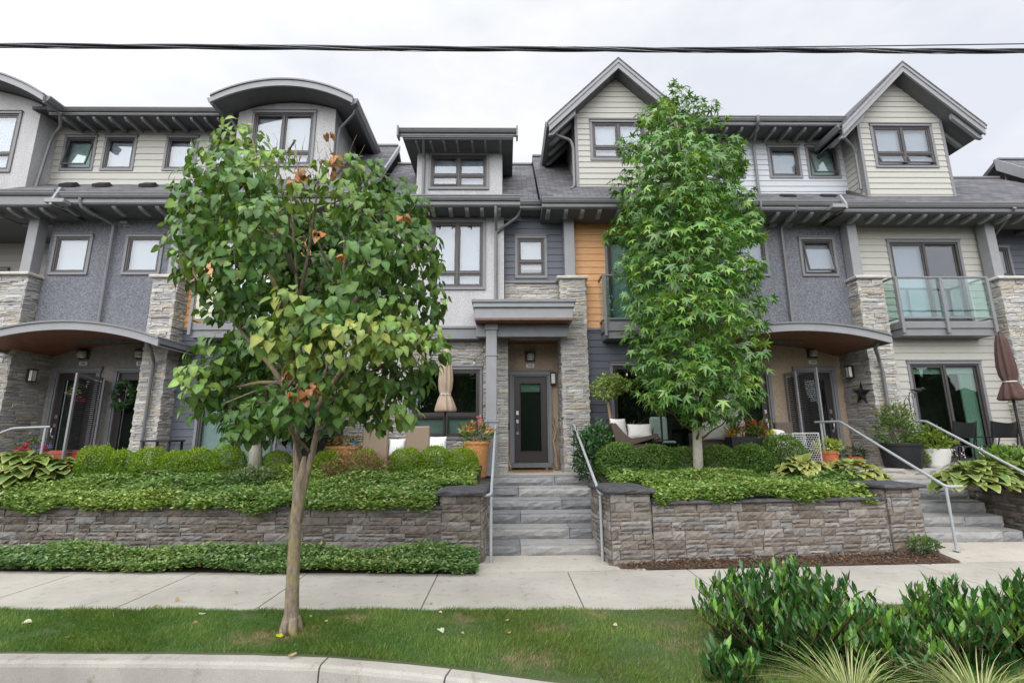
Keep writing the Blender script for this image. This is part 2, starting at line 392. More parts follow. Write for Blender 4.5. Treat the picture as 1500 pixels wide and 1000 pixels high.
# ------------------------------------------------------------------ stone and vegetation generators
def rough_stone(mb, o, u, n, a0, a1, b0, b1, proud, back=.05, rough=.012, nx=None, nz=None, cham=.006):
    """a rock-faced stone: o origin, u along, n outward, z up"""
    o = np.array(o, float); u = np.array(u, float); n = np.array(n, float)
    nx = nx or max(2, min(7, int((a1-a0)/.06)+1)); nz = nz or max(2, min(4, int((b1-b0)/.045)+1))
    vs = []; fs = []
    for j in range(nz+1):
        for i in range(nx+1):
            e = i in (0, nx) or j in (0, nz)
            a = a0+(a1-a0)*i/nx; b = b0+(b1-b0)*j/nz
            a += (random.uniform(-.3, .3)*(a1-a0)/nx if not i in (0, nx) else 0); b += (random.uniform(-.25, .25)*(b1-b0)/nz if not j in (0, nz) else random.uniform(-.003, .003))
            p = proud + (-cham-random.random()*rough*.7 if e else random.uniform(-rough*.6, rough))
            vs.append(o+u*a+n*p+np.array([0, 0, b]))
    for j in range(nz):
        for i in range(nx):
            k = j*(nx+1)+i; fs.append((k, k+1, k+nx+2, k+nx+1))
    ring = [i for i in range(nx+1)]+[j*(nx+1)+nx for j in range(1, nz+1)]+[nz*(nx+1)+i for i in range(nx-1, -1, -1)]+[j*(nx+1) for j in range(nz-1, 0, -1)]
    m = len(vs); vs += [vs[r]-n*(np.dot(vs[r]-o, n)+back) for r in ring]
    for q in range(len(ring)):
        q2 = (q+1) % len(ring); fs.append((ring[q2], ring[q], m+q, m+q2))
    mb.add(vs, fs)
LEDGE = [(.47,.44,.39),(.40,.385,.355),(.33,.325,.315),(.52,.49,.43),(.50,.42,.30),(.47,.40,.30),(.40,.39,.385),(.55,.52,.47),(.36,.345,.325),(.46,.43,.40),(.42,.33,.24),(.41,.40,.39),(.45,.43,.40),(.48,.46,.42)]
LEDGE = [tuple(.62*x+.38*(sum(c)/3) for x in c) for c in LEDGE]
TAUPE = [(.24,.205,.178),(.21,.18,.155),(.275,.245,.215),(.20,.165,.138),(.30,.275,.25),(.25,.215,.18),(.265,.255,.245),(.22,.195,.175),(.315,.285,.26)]
TAUPE_D = [sc(c, .8) for c in TAUPE]
def ledge(mb, o, u, n, w, h, pal=LEDGE, skip=None, dim=1):
    z = 0
    while z < h-.015:
        ch = random.choice((.035, .045, .055, .06, .075, .09)); ch = min(ch, h-z)
        if h-z-ch < .03: ch = h-z
        a = -random.random()*.1
        while a < w:
            L = random.uniform(.12, .42); a1 = min(w, a+L)
            if w-a1 < .07: a1 = w
            a0 = max(0, a)
            if a1-a0 > .02:
                mb.cur = sc(random.choice(pal), random.uniform(.9, 1.08)*dim)
                if not (skip and skip(a0, a1, z, z+ch)):
                    rough_stone(mb, o, u, n, a0+.001, a1-.002, z+.001, z+ch-.003, random.uniform(.012, .04), .06, .007, nz=2 if ch < .07 else 3, nx=max(2, int((a1-a0)/.09)))
            a = a1
        z += ch
def ashlar(mb, o, u, n, L, h, pal=TAUPE, band=.125):
    nb = max(1, round(h/band)); z = 0
    for k in range(nb):
        b0 = h*k/nb; b1 = h*(k+1)/nb
        a = -random.random()*.15
        while a < L:
            w = random.uniform(.14, .42); a1 = min(L, a+w)
            if L-a1 < .12: a1 = L
            a0 = max(0, a); r = random.random()
            def st(x0, x1, z0, z1):
                mb.cur = sc(random.choice(pal), random.uniform(.85, 1.15))
                rough_stone(mb, o, u, n, x0+.002, x1-.003, z0+.002, z1-.004, random.uniform(.03, .055), .06, .014)
            hm = b0+(b1-b0)*random.choice((.38, .5, .62))
            if a1-a0 > .05:
                if r < .45: st(a0, a1, b0, b1)
                elif r < .85: st(a0, a1, b0, hm); st(a0, a1, hm, b1)
                elif r < .93:
                    am = a0+(a1-a0)*random.uniform(.35, .65); st(a0, am, b0, hm); st(am, a1, b0, hm); st(a0, a1, hm, b1)
                else:
                    am = a0+(a1-a0)*random.uniform(.35, .65); st(a0, a1, b0, hm); st(a0, am, hm, b1); st(am, a1, hm, b1)
            a = a1
def slab_cap(mb, x0, x1, y0, y1, z0, z1, seg=.12, jit=.012):
    """coping slab with chipped, rounded edge"""
    nx = max(2, int((x1-x0)/seg)); prof = [(0, 0), (-.012, .35), (-.008, .7), (.025, 1)]
    vs = []; fs = []
    ring = [(x0+(x1-x0)*i/nx, y0) for i in range(nx+1)]
    ny = max(2, int((y1-y0)/seg))
    ring += [(x1, y0+(y1-y0)*i/ny) for i in range(1, ny+1)]+[(x1-(x1-x0)*i/nx, y1) for i in range(1, nx+1)]+[(x0, y1-(y1-y0)*i/ny) for i in range(1, ny)]
    cx, cy = (x0+x1)/2, (y0+y1)/2; R = len(ring)
    for dp, t in prof:
        for (x, y) in ring:
            d = random.uniform(-jit, jit)*.7+dp
            ix = (-1 if x > cx else 1)*(min(1, abs(x-cx)/((x1-x0)/2)) > .98); iy = (-1 if y > cy else 1)*(min(1, abs(y-cy)/((y1-y0)/2)) > .98)
            vs.append((x+ix*d, y+iy*d, z0+(z1-z0)*t+random.uniform(-jit, jit)*.4))
    for j in range(len(prof)-1):
        for k in range(R): fs.append((j*R+k, j*R+(k+1) % R, (j+1)*R+(k+1) % R, (j+1)*R+k))
    fs.append(tuple(range(R-1, -1, -1))); b = len(vs); vs.append((cx, cy, z1+.012))
    t0 = (len(prof)-1)*R
    for k in range(R): fs.append((t0+k, t0+(k+1) % R, b))
    mb.add(vs, fs)

TM = {12: np.array([1.3]+[.95]*9+[1.35, 1.2]), 8: np.array([1.1, .95, .95, .9, .95, .95, 1.3, 1.2])}   # paler midribs
def norm(a): return a/(np.linalg.norm(a, axis=-1, keepdims=True)+1e-9)
def scatter(name, tpl, P, D, N, size, col, mat, parent=None, smooth=True, wscale=None):
    tm = TM.get(len(tpl[0]))
    tv, tf = tpl; P = np.asarray(P, float); n = len(P)
    if parent is not None: P = P-np.array(OFF.get(parent.name, (0, 0, 0)))
    D = norm(np.asarray(D, float)); Xx = norm(np.cross(D, np.asarray(N, float))); Nn = np.cross(Xx, D)
    s = np.asarray(size, float).reshape(-1, 1, 1)*np.ones((n, 1, 1))
    ws = np.ones((n, 1, 1)) if wscale is None else np.asarray(wscale).reshape(-1, 1, 1)
    zv = RNG.uniform(.3, 2.0, (n, 1, 1)) if n > 1 else 1
    V = P[:, None, :]+s*(tv[None, :, 0:1]*ws*Xx[:, None, :]+tv[None, :, 1:2]*D[:, None, :]+zv*tv[None, :, 2:3]*Nn[:, None, :])
    k = len(tv); offs = (np.arange(n)*k)[:, None, None]
    F = [(np.asarray(f)[None]+offs).reshape(-1, np.asarray(f).shape[1]) for f in tf]
    c = np.repeat(np.asarray(col, float), k, axis=0)
    if tm is not None and len(tm) == k: c = np.clip(c*np.tile(tm, n)[:, None], 0, 1)
    me = np_mesh(name, V.reshape(-1, 3), F, c, smooth)
    return link_mesh(name, me, mat, parent)
def T(v, *f): return np.array(v, float), f
_hx = [(0, 0), (.30, -.07), (.47, .16), (.44, .45), (.25, .78), (0, 1.08), (-.25, .78), (-.44, .45), (-.47, .16), (-.30, -.07)]
HEART = T([(x, y, -.22*y*y+.16*abs(x)) for x, y in _hx]+[(0, .25, 0), (0, .62, -.07)],
          [(0, 1, 2, 10), (10, 2, 3, 11), (11, 3, 4, 5), (0, 10, 8, 9), (10, 11, 7, 8), (11, 5, 6, 7)])
def _star():
    v = []; ang = [-100, -52, 0, 52, 100]; L = [.62, .92, 1.05, .92, .62]; out = [(0, -.06)]
    pts = []
    for i, (a, l) in enumerate(zip(ang, L)):
        t = radians(a); tip = (sin(t)*l, cos(t)*l); w = .11
        b = .45*l; pts.append((sin(t-.28)*b, cos(t-.28)*b)); pts.append(tip); pts.append((sin(t+.28)*b, cos(t+.28)*b))
        if i < 4:
            m = radians((ang[i]+ang[i+1])/2); pts.append((sin(m)*.26, cos(m)*.26))
    ring = [(0, -.10)]+pts
    vv = [(x, y+.1, -.20*(x*x+y*y)) for x, y in ring]+[(0, .15, .03)]
    c = len(vv)-1; n = len(ring); return T(vv, [(i, (i+1) % n, c) for i in range(n)])
STAR = _star()
OVAL = T([(0, 0, 0), (.16, .28, .05), (.17, .6, .02), (0, 1, -.06), (-.17, .6, .02), (-.16, .28, .05), (0, .3, 0), (0, .62, -.02)],
         [(0, 1, 6), (0, 6, 5), (7, 2, 3), (7, 3, 4)], [(6, 1, 2, 7), (6, 7, 4, 5)])
SMALL = T([(0, 0, 0), (.24, .55, .06), (0, 1, -.05), (-.24, .55, .06), (0, .5, -.02)], [(0, 1, 4), (1, 2, 4), (2, 3, 4), (3, 0, 4)])
TINY = T([(0, 0, 0), (.3, .5, .05), (0, 1, 0), (-.3, .5, .05)], [(0, 1, 2), (0, 2, 3)])
BLADE = T([(-.035, 0, 0), (.035, 0, 0), (.027, .55, .03), (-.027, .55, .03), (0, 1, .16)], [(0, 1, 2, 3)], [(3, 2, 4)])
def _strap():
    v = []; f = []
    for i in range(6):
        t = i/5; w = .022*(1-t)**.6+.002; v += [(-w, t*.92, .55*t*t*t*-.9), (w, t*.92, -.9*.55*t*t*t)]
    return T(v, [(2*i, 2*i+1, 2*i+3, 2*i+2) for i in range(5)])
STRAP = _strap()
def _hosta():
    v = []; xs = [.13, .38, .47, .42, .26, .05]; ys = [0, .14, .36, .6, .84, 1.05]
    for x, y in zip(xs, ys):
        z = .22*sin(y*2.0)-.36*y*y
        for k in (-1, -.72, -.3, 0, .3, .72, 1): v.append((x*k, y-.0*abs(k), z+.045*abs(k)*x*2-.012*(1 if abs(k) == .3 else 0)))
    return T(v, [(7*i+j, 7*i+j+1, 7*i+8+j, 7*i+7+j) for i in range(5) for j in range(6)])
HOSTA = _hosta()
def rdir(n, up=None):
    d = norm(RNG.normal(size=(n, 3)))
    return d
def tint(base, n, var=.22, hue=.12):
    b = np.array(base)[None]*np.ones((n, 1)); k = 1+RNG.uniform(-var, var, (n, 1)); h = RNG.uniform(-hue, hue, (n, 1))
    return np.clip(b*k*np.hstack([1+h*1.5, 1+h*.3, 1-h]), 0.002, 1)
def shrub_leaves(name, tpl, n, r, size, base, mat, parent, top=None, lump=.13, up=.35, inner=.72, cols=None):
    """leaf shell of an ellipsoid shrub with lumps; local coordinates, base at z=0"""
    d = rdir(n*2); d = d[d[:, 2] > -.75][:n]; n = len(d)
    ph = RNG.uniform(0, 6, 6)
    lm = 1+lump*(np.sin(d[:, 0]*5+ph[0])*np.sin(d[:, 1]*5+ph[1])+np.sin(d[:, 2]*6+ph[2]+d[:, 0]*3))*.6
    rr = np.clip(1-np.abs(RNG.normal(0, (1-inner)*.6, n)), .3, 1)*lm
    sp = RNG.random(n) < .05; rr = np.where(sp, rr*RNG.uniform(1.02, 1.14, n), rr)
    P = d*rr[:, None]*np.array(r)+np.array([0, 0, r[2]*.8])
    N = norm(d+RNG.normal(0, .45, (n, 3))); D = norm(d*.55+np.array([0, 0, up])+RNG.normal(0, .55, (n, 3)))
    c = tint(base, n, .28, .16)
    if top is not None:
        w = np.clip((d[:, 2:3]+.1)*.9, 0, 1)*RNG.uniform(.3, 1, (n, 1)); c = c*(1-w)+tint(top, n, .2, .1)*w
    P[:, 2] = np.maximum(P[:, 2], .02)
    return scatter(name, tpl, P, D, N, RNG.uniform(.75, 1.25, n)*size, c, mat, parent)
def branch(mb, a, b, r0, r1, sag=.0, n=6, wob=.03, sides=7):
    a, b = np.array(a, float), np.array(b, float); L = np.linalg.norm(b-a); pts = []; rs = []
    for i in range(n+1):
        t = i/n; p = a+(b-a)*t+np.array([random.uniform(-1, 1), random.uniform(-1, 1), random.uniform(-.5, .5)])*wob*L*(0 if i in (0, n) else 1)
        p[2] += sag*L*sin(pi*t); pts.append(p); rs.append(r0+(r1-r0)*t)
    mb.tube(pts, rs, sides); return pts
def crown(name, tpl, clusters, Yt, dens, size, base, mat, parent, droop=.8, cupped=.5, back=1.0, light=None, rad=(.35, 1.05), sq=(1, 1, .9), cvar=.16):
    """leaf clumps; clusters (px, py, r_px, dY, colour or None)"""
    Ps = []; Ds = []; Ns = []; Cs = []; Ss = []; cen = []
    for (px, py, rp, dy, colr) in clusters:
        c = at(px, py, Yt+dy); r = rp*np.linalg.norm(c-np.array([0, 0, CAMH]))/FPX*.92
        cen.append((c, r)); n = max(6, int(dens*r*r))
        d = rdir(n); q = RNG.uniform(0, 1, n)**.5; rr = r*(rad[0]+(rad[1]-rad[0])*q)
        P = c+d*rr[:, None]*np.array(sq)
        out = norm(d*np.array([1, 1, .35])+np.array([0, -.12, 0]))
        D = norm(out*.55+np.array([0, 0, -droop])+RNG.normal(0, .33, (n, 3)))
        N = norm(out*.75+np.array([0, 0, cupped])+RNG.normal(0, .35, (n, 3)))
        b = base if colr is None else colr
        C = tint(b, n, .25, .14)
        if colr is not None and dens < 2500:
            w = (RNG.random((n, 1)) < .5)*RNG.uniform(.3, .9, (n, 1)); C = C*(1-w)+tint(base, n, .25, .14)*w
        C = C*(1+RNG.uniform(-cvar, cvar))
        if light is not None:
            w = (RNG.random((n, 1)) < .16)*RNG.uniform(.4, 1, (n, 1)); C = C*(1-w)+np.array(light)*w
        Ps.append(P); Ds.append(D); Ns.append(N); Cs.append(C); Ss.append(RNG.uniform(.62, 1.15, n)*size)
    o = scatter(name, tpl, np.vstack(Ps), np.vstack(Ds), np.vstack(Ns), np.concatenate(Ss), np.vstack(Cs), mat, parent)
    return o, cen

# ------------------------------------------------------------------ ground, kerb, pavement
FAR = [(-30, 9.3), (-14, 7.95), (-7.3, 7.48), (-.4, 7.11), (1.62, 7.2), (7.7, 7.5), (14, 7.95), (30, 9.3)]
NEAR = [(-30, 7.4), (-12, 6.2), (-5.6, 5.85), (-.3, 5.70), (1.93, 5.66), (5.9, 5.81), (12, 6.2), (30, 7.4)]
def ip(tab, x): return float(np.interp(x, [p[0] for p in tab], [p[1] for p in tab]))
mb = MB(); mb.add([(-600, -600, -.42), (600, -600, -.42), (600, 600, -.42), (-600, 600, -.42)], [(0, 1, 2, 3)])
structure(mb.build('ground', M['soil']))
mb = MB(); mb.add([(-40, -9, -.165), (40, -9, -.165), (40, 5.2, -.165), (-40, 5.2, -.165)], [(0, 1, 2, 3)])
structure(mb.build('road', M['asphalt']))
KB = [(-40, 5.7), (-14, 4.95), (-7, 4.80), (-4.47, 4.75), (-2.95, 4.70), (-2.2, 4.66), (-1.54, 4.60), (-.81, 4.455), (-.34, 4.335), (.045, 4.22), (.41, 4.11), (.95, 3.86), (1.45, 3.45), (1.8, 2.85), (2.0, 2.2), (2.1, 1.4), (2.1, -4)]
def off_path(pts, d):
    out = []
    for i, p in enumerate(pts):
        a = np.array(pts[max(0, i-1)]); b = np.array(pts[min(len(pts)-1, i+1)]); t = (b-a)/np.linalg.norm(b-a)
        out.append((p[0]+t[1]*d, p[1]-t[0]*d))
    return out
def dens_path(pts, step=.12):
    o = []
    for a, b in zip(pts[:-1], pts[1:]):
        k = max(1, int(np.hypot(b[0]-a[0], b[1]-a[1])/step)) if abs(a[0]) < 8 else 1
        for i in range(k): o.append((a[0]+(b[0]-a[0])*i/k, a[1]+(b[1]-a[1])*i/k))
    return o+[pts[-1]]
kb = dens_path(KB)
prof = [(0, -.3), (0, -.006), (.012, 0), (.125, -.004), (.15, -.02), (.16, -.045), (.172, -.20)]
mb = MB(); rings = [off_path(kb, d) for d, z in prof]
gaps = [-1.52, -.42]
run = []
def kseg(i0, i1):
    vs = []; fs = []; m = len(prof)
    for i in range(i0, i1+1):
        for j, (d, z) in enumerate(prof): vs.append((rings[j][i][0], rings[j][i][1], z+random.uniform(-.0015, .0015)))
    for i in range(i1-i0):
        for j in range(m-1): fs.append((i*m+j, i*m+j+1, (i+1)*m+j+1, (i+1)*m+j))
    fs += [tuple(range(m-1, -1, -1)), tuple((i1-i0)*m+j for j in range(m))]
    mb.add(vs, fs)
cuts = [min(range(len(kb)), key=lambda i: abs(kb[i][0]-g)+abs(kb[i][1]-4.4)*.1) for g in gaps]
# a 14 mm open joint: duplicate the ring slightly shifted
seq = [0]+cuts+[len(kb)-1]
for a, b in zip(seq[:-1], seq[1:]):
    kseg(a, b)
    if a != 0:
        v0 = len(mb.v)-(b-a+1)*len(prof)
        t = np.array(kb[a+1])-np.array(kb[a]); t = t/np.linalg.norm(t)*.016
        for j in range(len(prof)): x, y, z = mb.v[v0+j]; mb.v[v0+j] = (x+t[0], y+t[1], z)
structure(mb.build('kerb', M['kerb']))
# lawn sheet between kerb and pavement
xs = np.concatenate([np.linspace(-30, -8, 6), np.linspace(-7.5, 2.2, 40), np.linspace(2.6, 30, 14)])
vs = []; fs = []
def kerb_y(x):
    q = [p for p in KB if p[0] <= 2.1]
    return ip(q[:-1], x) if x < 2.05 else -4
for i, x in enumerate(xs):
    vs += [(x, ip(NEAR, x), -.004), (x, kerb_y(x)+.0, -.012)]
for i in range(len(xs)-1): fs.append((2*i+1, 2*i+3, 2*i+2, 2*i))
mb = MB(); mb.add(vs, fs); structure(mb.build('lawn', M['lawn']))
# pavement slabs
J = [-30, -20, -14, -11, -9.4, -7.75, -6.05, -4.37, -2.77, -.94, .86, 2.57, 4.28, 5.98, 7.7, 9.4, 11.2, 14, 20, 30]
mb = MB()
for a, b in zip(J[:-1], J[1:]):
    nseg = 6; g = .008; top = []
    X = np.linspace(a+g, b-g, nseg+1)
    vs = []
    for x in X:
        for (z, e) in ((0, 0),): vs += [(x, ip(NEAR, x)+.004, 0), (x, ip(FAR, x)-.004, 0), (x, ip(NEAR, x)+.004, -.12), (x, ip(FAR, x)-.004, -.12)]
    fs = []
    for i in range(nseg):
        k = 4*i; fs += [(k, k+4, k+5, k+1), (k+2, k+6, k+4, k), (k+1, k+5, k+7, k+3)]
    fs += [(0, 1, 3, 2), (4*nseg+1, 4*nseg, 4*nseg+2, 4*nseg+3)]
    mb.add(vs, fs)
structure(mb.build('pavement', M['concrete']))
mb = MB()
for x in J[1:-1]:
    mb.add([(x-.02, ip(NEAR, x)+.01, -.012), (x+.02, ip(NEAR, x)+.01, -.012), (x+.02, ip(FAR, x)-.01, -.012), (x-.02, ip(FAR, x)-.01, -.012)], [(0, 1, 2, 3)])
structure(mb.build('pavement_joints', M['joint']))
# path aprons at the foot of the two flights
mb = MB()
def apron(pts, z): mb.prism([(x, y, z-.1) for x, y in pts], (0, 0, .1))
apron([(-.42, ip(FAR, -.4)+.006), (1.98, ip(FAR, 2)+.006), (1.66, 7.6), (1.68, 8.3), (-.40, 8.3), (-.40, 7.6)], .012)
structure(mb.build('path', M['landing']))
mb = MB(); mb.prism([(6.7, 7.46, -.1), (10.2, 7.62, -.1), (9.4, 8.5, .0), (6.85, 8.5, .0)], (0, 0, .106)); structure(mb.build('path', M['landing']))
# planting strip soil at pavement edge (both sides)
mb = MB()
def sheet(pts): mb.add(pts, [tuple(range(len(pts)))])
sheet([(-30, 9.3, .004), (-14, 7.95, .004), (-7.3, 7.485, .004), (-.42, 7.115, .004), (-.42, 7.75, .03), (-14, 8.65, .03), (-30, 9.9, .03)])
structure(mb.build('planting_strip', M['soil']))
mb = MB(); nx = 36; vs = []; fs = []
for i in range(nx+1):
    x = 1.62+(6.75-1.62)*i/nx
    for j in range(5):
        t = j/4; y0 = ip(FAR, x)+.008; y1 = 7.62+.08*(x-1.55); vs.append((x, y0+(y1-y0)*t, .005+.06*t+(random.uniform(0, .02) if 0 < t else 0)))
for i in range(nx):
    for j in range(4): k = i*5+j; fs.append((k, k+5, k+6, k+1))
mb.add(vs, fs); structure(mb.build('mulch_strip', M['mulch']))
# terraces
mb = MB(); mb.box(-40, -.62, 9.85, 22, -.3, 1.09); mb.box(1.95, 4.6, 9.9, 22, -.3, 1.30); mb.box(4.61, 40, 10.25, 22, -.3, 1.16)
structure(mb.build('terrace', M['landing']))
mb = MB(); mb.box(-.60, 1.94, 10.46, 11.9, .5, 1.082); structure(mb.build('entry_landing', M['landing']))
# ------------------------------------------------------------------ building helpers
def grid_cells(x0, x1, z0, z1, holes):
    xs = sorted({x0, x1, *[min(max(h[0], x0), x1) for h in holes], *[min(max(h[1], x0), x1) for h in holes]})
    zs = sorted({z0, z1, *[min(max(h[2], z0), z1) for h in holes], *[min(max(h[3], z0), z1) for h in holes]})
    for a, b in zip(xs[:-1], xs[1:]):
        for c, d in zip(zs[:-1], zs[1:]):
            mx, mz = (a+b)/2, (c+d)/2
            if not any(h[0] < mx < h[1] and h[2] < mz < h[3] for h in holes): yield a, b, c, d
def reveals(mb, holes, Y, th):
    for (a, b, c, d) in holes:
        mb.add([(a,Y,c),(a,Y+th,c),(a,Y+th,d),(a,Y,d)], [(0,1,2,3)]); mb.add([(b,Y,c),(b,Y+th,c),(b,Y+th,d),(b,Y,d)], [(3,2,1,0)])
        mb.add([(a,Y,d),(a,Y+th,d),(b,Y+th,d),(b,Y,d)], [(0,1,2,3)]); mb.add([(a,Y,c),(a,Y+th,c),(b,Y+th,c),(b,Y,c)], [(3,2,1,0)])
def wall(parent, mat, x0, x1, z0, z1, Y, holes=(), name='wall', label=None):
    mb = MB()
    for a, b, c, d in grid_cells(x0, x1, z0, z1, holes): mb.add([(a,Y,c),(b,Y,c),(b,Y,d),(a,Y,d)], [(0,1,2,3)])
    reveals(mb, holes, Y, .12); return mb.build(name, M[mat], parent, label=label)
def siding(parent, mat, x0, x1, z0, z1, Y, holes=(), exp=.165, xr=None, label=None, dirx=None, name='siding'):
    """lap boards; with dirx=(x,sign) builds a side wall at that x running in Y from x0 to x1"""
    mb = MB(); z = z0
    while z < z1-.01:
        zt = min(z+exp, z1); ivs = [(x0, x1)]
        if xr: lo, hi = xr(z); ivs = [(max(x0, lo), min(x1, hi))]
        cuts = []
        for h in holes:
            if h[2] < zt-.005 and h[3] > z+.005: cuts.append(h)
        sub = []
        zz = sorted({z, zt, *[q for h in cuts for q in (h[2], h[3]) if z < q < zt]})
        for c, d in zip(zz[:-1], zz[1:]):
            iv = list(ivs)
            for h in cuts:
                if h[2] < (c+d)/2 < h[3]:
                    nv = []
                    for a, b in iv:
                        if h[0] > a: nv.append((a, min(b, h[0])))
                        if h[1] < b: nv.append((max(a, h[1]), b))
                    iv = [q for q in nv if q[1]-q[0] > .004]
            for a, b in iv: sub.append((a, b, c, d))
        for a, b, c, d in sub:
            pr = lambda q: .004+.016*(1-(q-z)/exp)
            if dirx is None:
                mb.add([(a,Y-pr(c),c),(b,Y-pr(c),c),(b,Y-pr(d),d),(a,Y-pr(d),d),(a,Y,c),(b,Y,c)], [(0,1,2,3),(4,5,1,0)])
            else:
                X, sg = dirx; P = lambda y, q: (X+sg*pr(q), y, q)
                f = [(0,1,2,3),(4,5,1,0)] if sg > 0 else [(3,2,1,0),(0,1,5,4)]
                mb.add([P(a,c),P(b,c),P(b,d),P(a,d),(X,a,c),(X,b,c)], f)
        z = zt
    return mb.build(name, M[mat], parent, label=label)
CAS = .065
def hole(r, c=CAS): return (r[0]+c*.8, r[1]-c*.8, r[2]+c*.8, r[3]-c*.8)
def ring_box(mb, a, b, c, d, w, y0, y1):
    mb.bbox(a, b, y0, y1, d-w, d, .004); mb.bbox(a, b, y0, y1, c, c+w, .004)
    mb.bbox(a, a+w, y0, y1, c+w+.0005, d-w-.0005, .004); mb.bbox(b-w, b, y0, y1, c+w+.0005, d-w-.0005, .004)
def window(parent, r, Y, split=None, transom=None, blind='blind_white', blind_drop=1.0, tilt=(), casing='trim', glass='glass', slide=False, hooks=False, name='window', tilt_a=14):
    x0, x1, z0, z1 = r; mb = MB(); pf = .034
    mb.bbox(x0, x1, Y-pf-.012, Y+.01, z1-CAS, z1, .004)             # head casing
    mb.bbox(x0-.012, x1+.012, Y-pf-.032, Y+.01, z1+.001, z1+.022, .003)  # drip cap
    mb.bbox(x0, x1, Y-pf-.006, Y+.01, z0, z0+CAS, .004)
    mb.bbox(x0, x0+CAS, Y-pf, Y+.01, z0+CAS, z1-CAS, .004); mb.bbox(x1-CAS, x1, Y-pf, Y+.01, z0+CAS, z1-CAS, .004)
    w = mb.build(name, M[casing], parent)
    a, b, c, d = x0+CAS, x1-CAS, z0+CAS, z1-CAS
    fr = MB(); FW = .045
    ring_box(fr, a, b, c, d, FW, Y-.014, Y+.07)
    ls = [(a+FW, b-FW)]
    if split:
        ls = []; p = a+FW
        for k in range(split):
            q = a+FW+(b-a-2*FW)*(k+1)/split
            ls.append((p, q-(.03 if k < split-1 else 0))); p = q+.03
            if k < split-1: fr.bbox(q-.03, q+.03, Y-.02, Y+.07, c+FW, d-FW, .004)
    lights = []
    for i, (p, q) in enumerate(ls):
        if transom:
            zt = c+FW+(d-c-2*FW)*transom
            fr.bbox(p, q, Y-.016, Y+.07, zt-.025, zt+.025, .004)
            lights.append((p, q, zt+.025, d-FW, False)); lights.append((p, q, c+FW, zt-.025, ('low', i) in tilt))
        else: lights.append((p, q, c+FW, d-FW, ('all', i) in tilt))
    fr.build('window_frame', M['bronze'], w)
    for k, (p, q, e, f, op) in enumerate(lights):
        sb = MB(); gl = MB(); sw = .038 if (transom or op or slide) else .028
        yy = Y+.012+(.028 if slide and k % 2 else 0)
        ring_box(sb, p, q, e, f, sw, yy-.012, yy+.022)
        gl.box(p+sw-.004, q-sw+.004, yy+.002, yy+.008, e+sw-.004, f-sw+.004)
        if op:
            an = radians(tilt_a); ca, sa = cos(an), sin(an)
            for m_ in (sb, gl): m_.v = [(x, yy-.012+(y-yy+.012)*ca-(f-z)*sa, f-(f-z)*ca-(y-yy+.012)*sa*0) for x, y, z in m_.v]
        sb.build('sash', M['bronze'], w); gl.build('pane', M[glass], w)
    bb = MB()
    drop = d-(d-c)*blind_drop
    if blind and blind_drop > 0:
        bb.box(a+.01, b-.01, Y+.095, Y+.10, drop, d); bb.build('blind_sky_sheet', M[blind], w)  # a roller blind, except in the centre bay: painted sky reflection
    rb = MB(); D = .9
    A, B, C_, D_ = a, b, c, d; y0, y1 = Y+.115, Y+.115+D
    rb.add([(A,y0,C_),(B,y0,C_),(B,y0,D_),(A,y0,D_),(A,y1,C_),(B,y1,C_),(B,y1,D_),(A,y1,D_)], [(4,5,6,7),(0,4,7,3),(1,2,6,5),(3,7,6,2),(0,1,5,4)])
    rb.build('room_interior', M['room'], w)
    if hooks:
        hk = MB()
        for i, (p, q) in enumerate(ls):
            for t in ((.25, .8) if i == 0 else (.55,)):
                xx = p+(q-p)*t; hk.tube([(xx, Y-.002, d-.06), (xx+.01, Y-.002, d-.13), (xx-.01, Y-.002, d-.17)], [.014, .012, .006], 6)
        hk.build('bird_decal', M['black'], w)
    return w
def gutter(parent, x0, x1, Yf, zt, zb, Yw, rafters=(), soff=True, tail=.11, rw=.045, short=True, sback=None):
    h = min(.125, (zt-zb)*.55)
    mb = MB(); pts = [(Yf+.125, zt-.01), (Yf+.012, zt), (Yf, zt-.006), (Yf, zt-.03), (Yf+.018, zt-.045), (Yf+.022, zt-h*.6), (Yf+.05, zt-h), (Yf+.125, zt-h)]
    mb.prism([(x0, y, z) for y, z in pts], (x1-x0, 0, 0)); mb.build('gutter', M['gutter'], parent)
    mb = MB(); mb.bbox(x0, x1, Yf+.09, Yf+.124, zb, zt-h-.002, .004); mb.bbox(x0+.01, x1-.01, Yf+.075, Yf+.09, zb+.02, zb+.045, .004); mb.build('fascia_board', M['trim'], parent)
    if soff:
        mb = MB(); mb.box(x0+.005, x1-.005, Yf+.126, sback or Yw+.1, zb-(.02 if short else -.03), zb+.06); mb.build('soffit', M['soffit_dark'], parent)
    for x in rafters:
        mb = MB(); y0 = Yf+.16; ye = min(Yw+.05, y0+.34) if short else Yw+.05
        pr = [(y0, zb+.028), (y0-.015, zb-.01), (y0, zb-.05), (y0+.06, zb-.085), (y0+.2, zb-tail), (ye, zb-tail-.01), (ye, zb+.028)]
        mb.prism([(x-rw, y, z) for y, z in pr], (2*rw, 0, 0)); mb.build('rafter_tail', M['trim_light'], parent)
def roof(parent, x0, x1, Yf, zf, Yr, zr, th=.09, back=20., mat='shingle'):
    mb = MB(); sl_ = (zr-zf)/(Yr-Yf); zbk = zr-(back-Yr)*.6
    P = [(Yf, zf), (Yr, zr), (back, zbk), (back, zbk-th), (Yr, zr-th*1.4), (Yf+.02, zf-th*.8)]
    mb.prism([(x0, y, z) for y, z in P], (x1-x0, 0, 0)); 
    o = mb.build('roof', M[mat], parent)
    m2 = MB(); m2.bbox(x0, x1, Yr-.09, Yr+.09, zr-.05, zr+.03, .02); m2.build('ridge_cap', M['gutter'], o); return o
